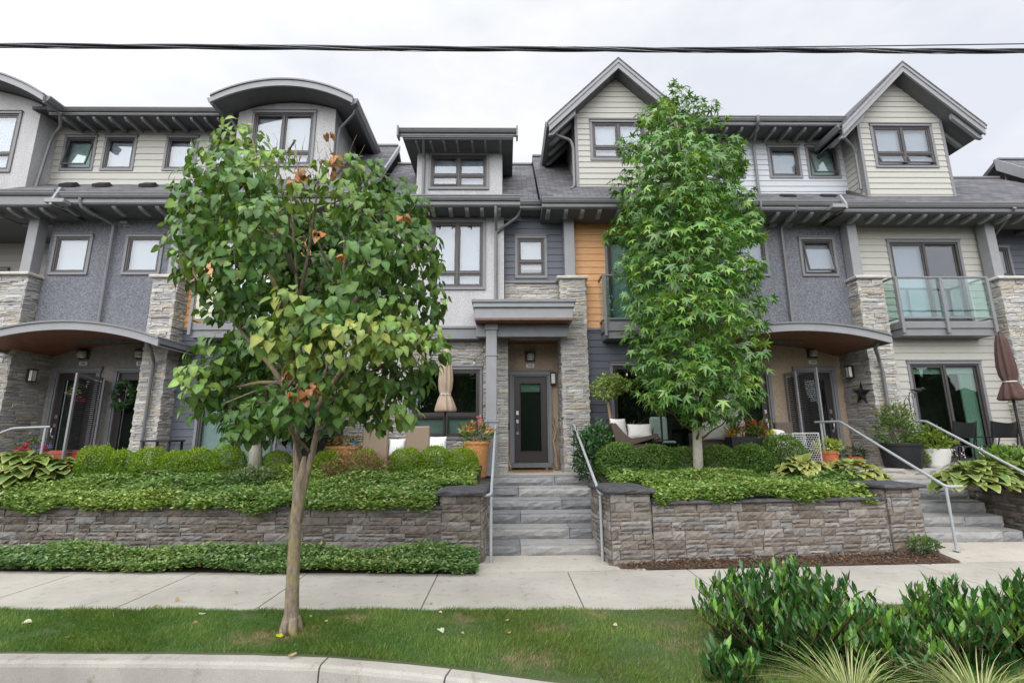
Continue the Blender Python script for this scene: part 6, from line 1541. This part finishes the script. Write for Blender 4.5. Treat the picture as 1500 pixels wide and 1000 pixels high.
# grill
t = thing('barbecue', 'dark covered barbecue partly seen behind the mossy trunk', 'barbecue', (X_(470, 640, 10.35), 10.35, TZ), world=False)
mb = MB(); mb.bbox(-.36, .36, -.25, .25, .1, .78, .02); mb.build('cabinet', M['black'], t)
mb = MB(); mb.prism([(-.38, -.27, .79), (-.38, -.27, .9), (-.38, -.12, 1.05), (-.38, .15, 1.05), (-.38, .27, .9), (-.38, .27, .79)], (.76, 0, 0)); mb.build('lid', M['blackpot'], t)
mb = MB(); mb.tube([(-.25, -.29, .84), (-.25, -.33, .84), (.25, -.33, .84), (.25, -.29, .84)], .012, 8); mb.build('handle', M['chrome'], t)
# wicker sofa and cushions (left terrace)
def sofa(name, label, px, Y, z, w, mat, backs, dep=.8):
    t = thing(name, label, 'sofa', (X_(px, 640, Y), Y, z), world=False)
    mb = MB(); mb.bbox(-w/2, w/2, -dep/2, dep/2, .12, .38, .03); mb.build('seat_base', M[mat], t)
    mb = MB(); mb.bbox(-w/2, w/2, dep/2-.14, dep/2, .381, .84, .03); mb.build('backrest', M[mat], t)
    for s in (-1, 1):
        mb = MB(); mb.bbox(s*w/2-.07, s*w/2+.07, -dep/2+.02, dep/2-.02, .12, .64, .03); mb.build('armrest', M[mat], t)
    mb = MB(); mb.bbox(-w/2+.09, w/2-.09, -dep/2+.02, dep/2-.16, .385, .50, .04); mb.build('seat_cushion', M['cushion'], t)
    for sx_ in (-1, 1):
        for sy in (-1, 1):
            mb = MB(); mb.bbox(sx_*(w/2-.08)-.03, sx_*(w/2-.08)+.03, sy*(dep/2-.08)-.03, sy*(dep/2-.08)+.03, 0, .12, .004); mb.build('leg', M['black'], t)
    return t
def cushion(label, x, y, z, w, h, rot, tilt_=.25, mat='white', group=None):
    t_ = MB(); n = 10; vs = []; fs = []
    for s in (-1, 1):
        for j in range(n+1):
            for i in range(n+1):
                u, v = i/n*2-1, j/n*2-1; th = .075*(max(0, 1-u*u)**.5)*(max(0, 1-v*v)**.5)*s
                pin = 1-.06*(1-u*u); pu = 1-.06*(1-v*v); vs.append((u*w/2*pu, th+.01*s, v*h/2*pin+h/2))
    m = (n+1)**2
    for s in range(2):
        for j in range(n):
            for i in range(n):
                k = s*m+j*(n+1)+i; f = (k, k+1, k+n+2, k+n+1); fs.append(f if s == 0 else f[::-1])
    ring = [i for i in range(n+1)]+[j*(n+1)+n for j in range(1, n+1)]+[n*(n+1)+i for i in range(n-1, -1, -1)]+[j*(n+1) for j in range(n-1, 0, -1)]
    for a, b in zip(ring, ring[1:]+ring[:1]): fs.append((b, a, m+a, m+b))
    t_.add(vs, fs); o = t_.build('cushion', M[mat], None, smooth=True); o.location = (x, y, z); o.rotation_euler = (-tilt_, 0, rot)
    return tag(o, label, 'cushion', group)
def backed_seat(name, label, px0, px1, py_top, Y, z, mat):
    """armchair or sofa seen from behind: the back faces the street"""
    x0, x1 = X_(px0, 640, Y), X_(px1, 640, Y); zt = Z_((px0+px1)/2, py_top, Y)-z; w = x1-x0
    t = thing(name, label, 'armchair', ((x0+x1)/2, Y+.4, z), world=False)
    mb = MB(); mb.bbox(-w/2, w/2, -.4, -.29, .12, zt, .02); mb.build('backrest', M[mat], t)
    mb = MB(); mb.bbox(-w/2, w/2, -.289, .36, .12, .40, .02); mb.build('seat', M[mat], t)
    for s in (-1, 1):
        mb = MB(); mb.bbox(s*(w/2-.05)-.05, s*(w/2-.05)+.05, -.289, .36, .401, .62, .02); mb.build('armrest', M[mat], t)
        for y in (-.34, .3):
            mb = MB(); mb.bbox(s*(w/2-.06)-.03, s*(w/2-.06)+.03, y-.03, y+.03, 0, .12, .004); mb.build('leg', M['black'], t)
    mb = MB(); mb.bbox(-w/2+.11, w/2-.11, -.28, .34, .402, .52, .04); mb.build('seat_cushion', M['cushion'], t); return t
backed_seat('wicker_armchair', 'tan wicker armchair seen from behind, beside the wide orange planter', 531, 568, 624, 9.85, TZ, 'wicker')
backed_seat('wicker_armchair', 'tan wicker armchair seen from behind, between two white cushions left of the tan parasol', 594, 629, 624, 9.85, TZ, 'wicker')
zc = Z_(640, 646, 9.95)
cushion('white cushion left of the tan parasol pole, right of the wicker armchair', X_(641, 640, 9.9), 9.9, TZ+.36, .36, .42, .1, .1, 'white', 'white cushions')
cushion('white cushion between the two tan wicker armchairs', X_(582, 640, 9.95), 9.95, TZ+.38, .36, .36, 0, .1, 'white', 'white cushions')
# lounge chair with cushions (right terrace)
t = thing('lounge_chair', 'low dark wicker lounge chair with a curved back behind the round shrub', 'chair', (X_(905, 650, 10.1), 10.1, TZD), rz=.0, world=False)
x0 = X_(891, 640, 10.1)-X_(905, 650, 10.1); x1 = X_(958, 640, 10.1)-X_(905, 650, 10.1)
mb = MB(); pr_ = [(x0, .80), (x0+.10, .82), (x0+.28, .60), (x0+.42, .50), (x1, .60), (x1, .54), (x0+.45, .40), (x0+.1, .40)]
mb.prism([(x, -.3, z) for x, z in pr_], (0, .75, 0)); mb.build('shell', M['wicker_dark'], t)
mb = MB(); mb.bbox(x0+.12, x1-.1, -.26, .4, .06, .40, .02); mb.build('base', M['wicker_dark'], t)
cushion('pale grey cushion leaning in the back of the dark lounge chair', X_(908, 640, 9.95), 9.9, TZD+.52, .36, .40, .35, .2, 'cushion', 'pale lounge cushions')
cushion('pale grey cushion lying at the right end of the dark lounge chair', X_(937, 640, 9.95), 9.9, TZD+.50, .50, .32, -.2, .35, 'cushion', 'pale lounge cushions')
backed_seat('garden_sofa', 'pale garden sofa behind the sweetgum trunk with a wide white back cushion', 1028, 1078, 626, 10.25, TZD, 'wicker_dark')
cushion('wide pale cushion on the sofa right of the sweetgum trunk', X_(1052, 640, 10.2), 10.18, TZD+.46, .74, .44, .0, .1, 'cushion', 'pale lounge cushions')
backed_seat('wicker_armchair', 'brown wicker armchair with grey cushion between the red flowers and the wire mesh box', 1138, 1162, 618, 10.3, TR, 'wicker_dark')
cushion('grey cushion on the brown armchair left of the open screen door', X_(1143, 620, 10.25), 10.24, TR+.42, .36, .42, .4, .2, 'cushion', 'pale lounge cushions')
# topiary tree in a pot
t, r, h = flower_pot('potted_tree', 'little potted tree with a round pale green crown in front of the slate siding', 897, 10.35, TZD, .2, .26, .42, 'blackpot', 'potted tree')
o = t; mb = MB(); zt = Z_(893, 565, 10.35)-TZD
branch(mb, (0, 0, .36), (-.03, 0, zt-.15), .045, .03, 0, 5, .02, 9); branch(mb, (-.03, 0, zt-.3), (.28, -.02, zt+.05), .018, .008, 0, 4, .03, 6); branch(mb, (-.03, 0, zt-.2), (-.25, -.02, zt), .018, .008, 0, 4, .03, 6); branch(mb, (-.03, 0, zt-.2), (0, -.1, zt+.2), .018, .008, 0, 4, .03, 6); mb.build('trunk', M['driftwood'], t, smooth=True)
for c, rr, n in (((-.10, -.05, zt-.08), (.34, .3, .22), 800), ((.0, -.05, zt+.10), (.28, .26, .16), 500), ((.33, -.05, zt+.02), (.12, .12, .14), 160)):
    d = rdir(n); P = np.array(c)+d*np.array(rr)*RNG.uniform(.5, 1.05, (n, 1)); scatter('crown', OVAL, P, norm(d*.6+np.array([0, 0, -.1])+RNG.normal(0, .4, (n, 3))), norm(d+np.array([0, 0, .7])), .075*RNG.uniform(.7, 1.2, n), tint((.24, .33, .08), n, .3, .15), M['leaf'], t)
def spiky(label, px, Y, z, L, n, pot='blackpot', h=.4, cat='potted plant', cols=((.20, .24, .08), (.30, .32, .12), (.10, .15, .04)), flower=None):
    t, r, hh = flower_pot('potted_grass', label, px, Y, z, .16, .2, h, pot, cat)
    rg = np.random.default_rng(int(px)); a = rg.uniform(0, 2*pi, n); D = np.stack([np.cos(a)*.7, np.sin(a)*.7, rg.uniform(.5, 1.5, n)], 1); N = np.stack([-np.cos(a), -np.sin(a), np.full(n, .6)], 1)
    scatter('blades', STRAP, np.tile([[0, 0, hh]], (n, 1)), D, N, L*rg.uniform(.7, 1.1, n), np.array(cols)[rg.integers(0, len(cols), n)], M['leaf'], t); 
    if flower: blooms(t, hh, 10, (.18, .16, .08), flower, .05, .04)
    return t
spiky('potted spiky grass with yellow flowers behind the dark lounge chair', 925, 10.7, TZD, .68, 36, flower=(.8, .65, .03), h=.55)
spiky('small potted spiky plant with red flowers right of the lounge cushions', 955, 10.4, TZD, .5, 26, flower=(.6, .03, .03), h=.45)
# trough of red and yellow flowers
t = thing('flower_trough', 'dark trough of red and yellow flowers with tall grass on the right-hand hedge', 'planter', (X_(1098, 640, 10.0), 10.0, TZ), world=False)
mb = MB(); mb.prism([(-.42, -.15, 0), (.42, -.15, 0), (.46, -.18, .74), (-.46, -.18, .74)], (0, .32, 0)); mb.build('trough', M['blackpot'], t)
fill(t, .72, 320, (.5, .22, .14), .07, (.10, .17, .03), OVAL, top=(.25, .3, .08)); blooms(t, .72, 12, (.26, .14, .14), (.62, .02, .05), .06, .18, 9, 'red_flowers', .10); blooms(t, .72, 14, (.18, .12, .06), (.80, .42, .03), .05, .07, 8, 'orange_flowers', -.33); blooms(t, .72, 9, (.14, .12, .05), (.82, .68, .04), .05, .08, 8, 'yellow_flowers', .42)
rg = np.random.default_rng(3); n = 70; a = rg.uniform(0, 2*pi, n); px_ = np.where(rg.random(n) < .4, -.3, .2)
scatter('grass_blades', STRAP, np.stack([px_, np.zeros(n), np.full(n, .72)], 1), np.stack([np.cos(a)*.6, np.sin(a)*.6, rg.uniform(.7, 1.6, n)], 1), np.stack([-np.cos(a), -np.sin(a), np.full(n, .6)], 1), rg.uniform(.45, .85, n), np.array([(.26, .28, .10), (.38, .38, .16), (.14, .18, .05)])[rg.integers(0, 3, n)], M['leaf'], t)
# wire mesh box
bx0, bx1 = X_(1163, 650, 9.7), X_(1201, 650, 9.7); w = bx1-bx0
t = thing('mesh_box', 'silver wire mesh box standing right of the loose hedge end', 'box', ((bx0+bx1)/2, 9.7, TR-.1), world=False)
zt = Z_(1182, 634, 9.7)-(TR-.1)
mb = MB()
for x in (-w/2, w/2):
    for y in (0, .45): mb.tube([(x, y, 0), (x, y, zt)], .009, 6)
for z in (.01, zt):
    mb.tube([(-w/2, 0, z), (w/2, 0, z), (w/2, .45, z), (-w/2, .45, z), (-w/2, 0, z)], .009, 6)
mb.build('frame', M['wire'], t)
mb = MB(); s = .05
for row in range(int(zt/(s*.87))+1):
    for c_ in range(int(w/s)+1):
        x = -w/2+c_*s+(row % 2)*s/2; z = row*s*.87
        for (dx, dz) in ((0, s*.5), (s/2, -s*.26), (-s/2, -s*.26)):
            xe, ze = x+dx, z+dz
            if abs(x) < w/2+.01 and abs(xe) < w/2+.01 and 0 <= z < zt+.01 and 0 <= ze < zt+.01:
                mb.tube([(x, 0, z), (xe, 0, ze)], .004, 4, False); mb.tube([(x, .45, z), (xe, .45, ze)], .004, 4, False)
mb.build('wire_netting', M['wire'], t)
t, r, h = flower_pot('terracotta_pot', 'square terracotta pot with a lime green plant in front of the right-hand doorway', 1211, 10.6, TR, .15, .2, .36, 'terracotta', 'potted plant'); fill(t, h, 300, (.30, .26, .16), .09, (.28, .36, .05), OVAL, top=(.4, .46, .1))
t, r, h = flower_pot('terracotta_pot', 'small red pot with a dark green plant at the foot of the stone column', 1250, 11.3, TR, .11, .15, .2, 'terracotta', 'potted plant'); fill(t, h, 160, (.25, .2, .16), .07, (.03, .08, .02), OVAL)
t, r, h = flower_pot('black_pot', 'big black pot with a leafy rose bush at the top of the right steps', 1318, 10.5, TR, .33, .38, .52, 'blackpot', 'potted plant')
fill(t, h, 700, (.46, .38, .46), .085, (.07, .14, .03), OVAL, top=(.16, .24, .06)); fill(t, h, 420, (.34, .28, .30), .075, (.10, .17, .04), OVAL, z=.42, name='upper_shoots', top=(.24, .26, .08)); 
mb = MB()
for k in range(9):
    a = k*.7; branch(mb, (0, 0, h-.05), (.3*cos(a), .3*sin(a), h+.75), .008, .003, 0, 4, .04, 5)
mb.build('stems', M['bark_dark'], t)
t, r, h = flower_pot('white_pot', 'white ribbed pot with a feathery yellow-green plant between the right-hand railings', 1368, 10.45, TR, .18, .27, .40, 'whitepot', 'potted plant', prof=[(.17, 0), (.175, .01)]+[(.185+.014*k+(.006 if k % 2 else 0), .02+.05*k) for k in range(7)]+[(.285, .36), (.29, .40), (.265, .40), (.25, .36)])
fill(t, h, 620, (.42, .34, .24), .075, (.15, .22, .03), TINY, top=(.26, .34, .06)); fill(t, h, 150, (.18, .15, .2), .07, (.12, .2, .03), TINY, z=.25, name='upper_shoots')
bush('potted_conifer', 'feathery light green plant between the black pot and the white pot', 'plant', 1342, 660, 10.5, TR, (.22, .2, .42), 600, TINY, .07, (.14, .21, .03), (.25, .33, .06))
# dark chairs
def sling_chair(label, px0, px1, py_top, Y):
    x0, x1 = X_(px0, 620, Y), X_(px1, 620, Y); w = x1-x0; zt = Z_((px0+px1)/2, py_top, Y)-TR
    t = thing('garden_chair', label, 'chair', ((x0+x1)/2, Y, TR), world=False, group='dark garden chairs')
    n = 8; mb = MB(); vs = []; fs = []
    for i in range(n+1):
        u = i/n*2-1
        vs += [(u*w/2*.92, .02-.05*(1-u*u), .62), (u*w/2, -.06-.07*(1-u*u), zt-.05+.05*u*u), (u*w/2, -.035-.07*(1-u*u), zt-.05+.05*u*u), (u*w/2*.92, .045-.05*(1-u*u), .62)]
    for i in range(n): k = 4*i; fs += [(k, k+4, k+5, k+1), (k+1, k+5, k+6, k+2), (k+2, k+6, k+7, k+3), (k+3, k+7, k+4, k)]
    fs += [(0, 1, 2, 3), (4*n+3, 4*n+2, 4*n+1, 4*n)]
    mb.add(vs, fs); mb.build('backrest', M['black'], t)
    mb = MB(); mb.bbox(-w/2*.92, w/2*.92, .0, .5, .42, .46, .015); mb.build('seat', M['black'], t)
    for s in (-1, 1):
        mb = MB(); mb.tube([(s*w/2*.9, -.04, zt-.1), (s*w/2*.9, .04, .44), (s*w/2*.95, -.02, 0)], .014, 8); mb.build('leg', M['black'], t)
        mb = MB(); mb.tube([(s*w/2*.9, .02, .64), (s*w/2*.95, .4, .64), (s*w/2*.93, .46, .44), (s*w/2*.93, .5, 0)], .014, 8); mb.build('leg', M['black'], t)
    return t
sling_chair('dark curved-back garden chair in front of the open end of the patio door', 1393, 1428, 616, 10.2)
sling_chair('dark curved-back garden chair under the brown folded parasol', 1449, 1489, 616, 10.2)
# wrought-iron hook and star
t = thing('garden_hook', 'black wrought-iron plant hook with a bird on top, beside the black pot', 'plant hook', (X_(1341, 640, 10.55), 10.55, TR), world=False)
zt = Z_(1340, 575, 10.55)-TR; mb = MB(); mb.tube([(0, 0, 0), (0, 0, zt-.1), (.03, 0, zt), (.1, 0, zt+.03), (.15, 0, zt-.05), (.12, 0, zt-.12)], .01, 7); mb.tube([(-.12, 0, zt-.5), (-.12, 0, zt-.2), (-.06, 0, zt-.1), (0, 0, zt-.18)], .008, 6); mb.tube([(0, 0, zt-.25), (.06, 0, zt-.3), (0, 0, zt-.36), (-.06, 0, zt-.3), (0, 0, zt-.25)], .006, 6); mb.build('hook', M['black'], t)
mb = MB(); mb.ell((.22, 0, zt+.06), (.11, .035, .045)); mb.ell((.34, 0, zt+.09), (.04, .03, .035)); mb.prism([(.02, -.01, zt+.06), (.13, -.01, zt+.08), (.13, -.01, zt+.04)], (0, .02, 0)); mb.tube([(.37, 0, zt+.09), (.43, 0, zt+.085)], [.012, .002], 6); mb.build('bird', M['black'], t, smooth=True)
sxw = 8.36-.045; sy0, sz0 = 11.08, 2.80
t = MB(); vs = [(sxw-.06, sy0, sz0)]
for k in range(10):
    a = pi/2+k*pi/5+.08; r = .30 if k % 2 == 0 else .115; vs.append((sxw, sy0+cos(a)*r, sz0+sin(a)*r))
t.add(vs, [(0, 1+(k+1) % 10, 1+k) for k in range(10)]+[tuple(range(1, 11))]); tag(t.build('star_ornament', M['black']), 'black five-pointed metal star hung on the stone side wall by the right-hand doorway', 'wall ornament')
# wreath on the left open door and flowers
t = thing('wreath', 'green leafy wreath hanging at the second door on the left', 'wreath', (X_(183, 572, 11.6), 11.62, 2.88), world=False)
n = 260; a = RNG.uniform(0, 2*pi, n); P = np.stack([np.cos(a)*.2, RNG.normal(-.04, .03, n), np.sin(a)*.28], 1)+RNG.normal(0, .04, (n, 3)); scatter('leaves', OVAL, P, norm(np.stack([-np.sin(a), RNG.normal(-.4, .4, n), np.cos(a)], 1)+RNG.normal(0, .4, (n, 3))), np.tile([[0, -1, .4]], (n, 1)), RNG.uniform(.07, .12, n), tint((.03, .085, .025), n), M['leaf'], t); blooms(t, 0, 5, (.2, .04, .25), (.75, .75, .7), .05, -.1)
t = thing('wreath', 'wreath of cream and pink flowers on the dark door behind the open screen', 'wreath', (X_(112, 572, 11.64), 11.64, 3.0), world=False)
blooms(t, 0, 6, (.17, .03, .17), (.62, .52, .28), .08, 0, 10, 'cream_flowers'); blooms(t, 0, 2, (.06, .03, .06), (.6, .1, .25), .08, -.22, 10, 'pink_flowers', .1); 
n = 80; a = RNG.uniform(0, 2*pi, n); scatter('leaves', OVAL, np.stack([np.cos(a)*.17, RNG.normal(0, .02, n), np.sin(a)*.17], 1), norm(np.stack([-np.sin(a), np.full(n, -.3), np.cos(a)], 1)), np.tile([[0, -1, .4]], (n, 1)), RNG.uniform(.06, .1, n), tint((.05, .08, .02), n), M['leaf'], t)
t, r, h = flower_pot('flower_pot', 'pot of red and violet flowers behind the far left hosta', 47, 10.2, TZ, .16, .2, .48, 'blackpot', 'potted plant'); fill(t, h, 200, (.32, .25, .2), .07, (.05, .11, .03), OVAL); blooms(t, h, 9, (.22, .18, .08), (.75, .02, .08), .07, .1); blooms(t, h, 6, (.12, .1, .06), (.2, .18, .5), .05, .12, 8, 'violet_flowers', .25)
t = thing('garden_chair', 'red painted slatted chair in front of the open screen door on the left', 'chair', (X_(88, 640, 10.6), 10.6, TZ-.22), .35, world=False)
mb = MB()
for k in range(5): mb.bbox(-.42, .42, -.28+k*.13, -.17+k*.13, .40, .43, .006)
mb.build('seat', M['redpaint'], t)
mb = MB()
for k in range(4): mb.prism([(-.42, .34+k*.02, .5+k*.11), (.42, .34+k*.02, .5+k*.11), (.42, .36+k*.02, .6+k*.11), (-.42, .36+k*.02, .6+k*.11)], (0, .02, 0))
mb.build('backrest', M['redpaint'], t)
for s in (-1, 1):
    mb = MB(); mb.prism([(s*.42-.05, -.36, .60), (s*.42+.05, -.36, .60), (s*.42+.05, .40, .82), (s*.42-.05, .40, .82)], (0, 0, .03)); mb.build('armrest', M['redpaint'], t)
    for y in (-.28, .34): mb = MB(); mb.bbox(s*.40-.025, s*.40+.025, y-.025, y+.025, 0, .40 if y > 0 else .66, .004); mb.build('leg', M['redpaint'], t)
t.scale = (.85, .85, .8)
t = thing('side_table', 'low dark table beside the left stone column, just above the hedge', 'table', (X_(240, 640, 10.3), 10.3, TZ), world=False)
mb = MB(); mb.bbox(-.3, .3, -.25, .25, .70, .74, .008); mb.build('table_top', M['black'], t)
for s in (-1, 1):
    for y in (-.2, .2): mb = MB(); mb.bbox(s*.26-.02, s*.26+.02, y-.02, y+.02, 0, .7, .003); mb.build('leg', M['black'], t)
# front door things
mb = MB(); mb.bbox(.16, 1.06, 11.02, 11.50, 1.083, 1.105, .006); tag(mb.build('door_mat', M['mat']), 'brown coir door mat on the middle landing', 'door mat')
def stick(label, pts, r):
    mb = MB(); P = [np.array(p) for p in pts]; Q = []
    for a, b in zip(P[:-1], P[1:]): Q += [a+(b-a)*k/4+np.array([random.uniform(-.012, .012), 0, 0]) for k in range(4)]
    Q.append(P[-1]); mb.tube(Q, [r*(1-.5*i/len(Q))*random.uniform(.85, 1.15) for i in range(len(Q))], 8); tag(mb.build('driftwood_stick', M['driftwood'], smooth=True), label, 'driftwood')
stick('thick crooked driftwood stick leaning right of the middle door', [(1.20, 11.5, 1.085), (1.18, 11.55, 1.45), (1.14, 11.58, 1.75), (1.21, 11.6, 1.98), (1.13, 11.63, 2.15), (1.16, 11.65, 2.3)], .034)
mb = MB(); 
stick('thin driftwood stick leaning left of the middle door', [(.12, 11.45, 1.085), (.06, 11.5, 1.4), (.0, 11.55, 1.75), (-.02, 11.55, 2.1)], .024)
mb = MB(); c = np.array([-.13, 11.0, 1.3]); mb.tube([c+np.array([cos(a)*.09+.02*k, .03*k, sin(a)*.2]) for k in range(2) for a in np.linspace(-2.2, 2.2, 14)], .012, 8); tag(mb.build('garden_hose', M['hose'], smooth=True), 'coiled teal garden hose by the foot of the entry post', 'hose')
# string lights
def string_lights(label, pts, bulbs, loc):
    t = thing('string_lights', label, 'string lights', loc); mb = MB(); mb.tube(pts, .006, 5); mb.build('cord', M['black'], t)
    for (x, y, z) in bulbs:
        mb = MB(); mb.tube([(x, y, z), (x, y, z-.045)], .012, 6); s_ = mb.build('socket', M['black'], t)
        mb = MB(); mb.ell((x, y, z-.08), (.022, .022, .038)); mb.build('bulb', M['lampglass'], s_, smooth=True)
zz = Z_(655, 525, 10.9); P = [(-2.6, 10.9, zz+.1), (-1.95, 10.9, zz-.02), (-1.3, 10.9, zz+.05), (-.72, 10.9, zz-.02), (-.46, 10.7, zz+.14)]
string_lights('string of small bulbs above the middle ground-floor window', P, [(-2.2, 10.9, zz), (-1.95, 10.9, zz-.03), (-1.25, 10.9, zz+.03), (-.72, 10.9, zz-.03)], (-1.5, 10.9, zz))
zz = Z_(930, 543, 11.0); string_lights('string of small lit bulbs inside the top of the patio door behind the sweetgum', [(2.5, 11.08, zz), (3.2, 11.08, zz-.02), (4.2, 11.08, zz)], [(2.62+.22*k, 11.08, zz) for k in range(5)], (3.2, 11.08, zz))
# covered chair reflection pieces behind right patio glass: green garden chair
t = thing('garden_chair', 'grey-green rounded garden chair in front of the patio door behind the hedge', 'chair', (X_(971, 640, 10.75), 10.75, TZD), world=False)
mb = MB(); mb.bbox(-.2, .2, .22, .3, .45, Z_(971, 610, 10.9)-TZD, .05); mb.build('backrest', M['blind_green'], t); mb = MB(); mb.bbox(-.22, .22, -.22, .22, .40, .45, .02); mb.build('seat', M['blind_green'], t)
for s in (-1, 1):
    for y in (-.19, .25): mb = MB(); mb.tube([(s*.19, y, 0), (s*.19, y, .41)], .014, 6); mb.build('leg', M['black'], t)
t = thing('lamp_stake', 'thin dark post with a hooked top behind the hedge, left of the sweetgum trunk', 'post', (X_(970, 640, 10.2), 10.2, TZD), world=False)
zt = Z_(970, 600, 10.2)-TZD; mb = MB(); mb.tube([(0, 0, 0), (0, 0, zt)], .022, 8); mb.build('pole', M['black'], t, smooth='auto'); mb = MB(); mb.tube([(0, 0, zt), (-.03, 0, zt+.08), (.02, 0, zt+.14), (.05, 0, zt+.08)], .012, 7); mb.build('hook', M['black'], t, smooth=True)
# ------------------------------------------------------------------ overhead cables
WY = 4.7
def strand(ph, amp, z0, r, name_=None):
    mb = MB(); pts = []
    for i in range(0, 241):
        x = -24+.2*i; k = 3.4+.5*sin(x*.23)
        pts.append((x, WY+amp*cos(x*k*.55+ph), z0+.0009*x*x*.35+amp*sin(x*k*.55+ph)))
    mb.tube(pts, r, 8); return mb
zc = Z_(750, 72, WY)
t = thing('power_cable', 'thick twisted bundle of black overhead cables crossing the whole sky', 'cable', (0, WY, zc))
for k, (ph, am, r) in enumerate(((0, .016, .014), (2.1, .016, .014), (4.2, .017, .012))): strand(ph, am, zc, r).build('strand', M['cable'], t, smooth=True)
strand(1, .029, zc, .003).build('lashing_wire', M['wire'], t, smooth=True)
mb = MB(); mb.tube([(2.2, WY, zc+.03), (4.5, WY-.02, zc+.055), (7.5, WY-.05, zc+.10), (14, WY-.1, zc+.25)], .006, 6); tag(mb.build('overhead_wire', M['cable']), 'single thin wire above the twisted cable at the upper right', 'wire')
# ------------------------------------------------------------------ trees across the street, seen only mirrored in the windows
mb = MB()
for i in range(46):
    x = -46+2.1*i+random.uniform(-.8, .8); h = random.uniform(4.5, 9.0) if not -16 < x < -6 else random.uniform(3, 4.5); mb.ell((x, -26+random.uniform(-3, 3), h*.52), (random.uniform(1.6, 2.8), 2.0, h*.55), 12, 8, .16)
o = mb.build('far_trees', M['wood_far']); o['kind'] = 'stuff'; o['label'] = 'row of leafy trees on the far side of the street mirrored in the dark windows'; o['category'] = 'trees'
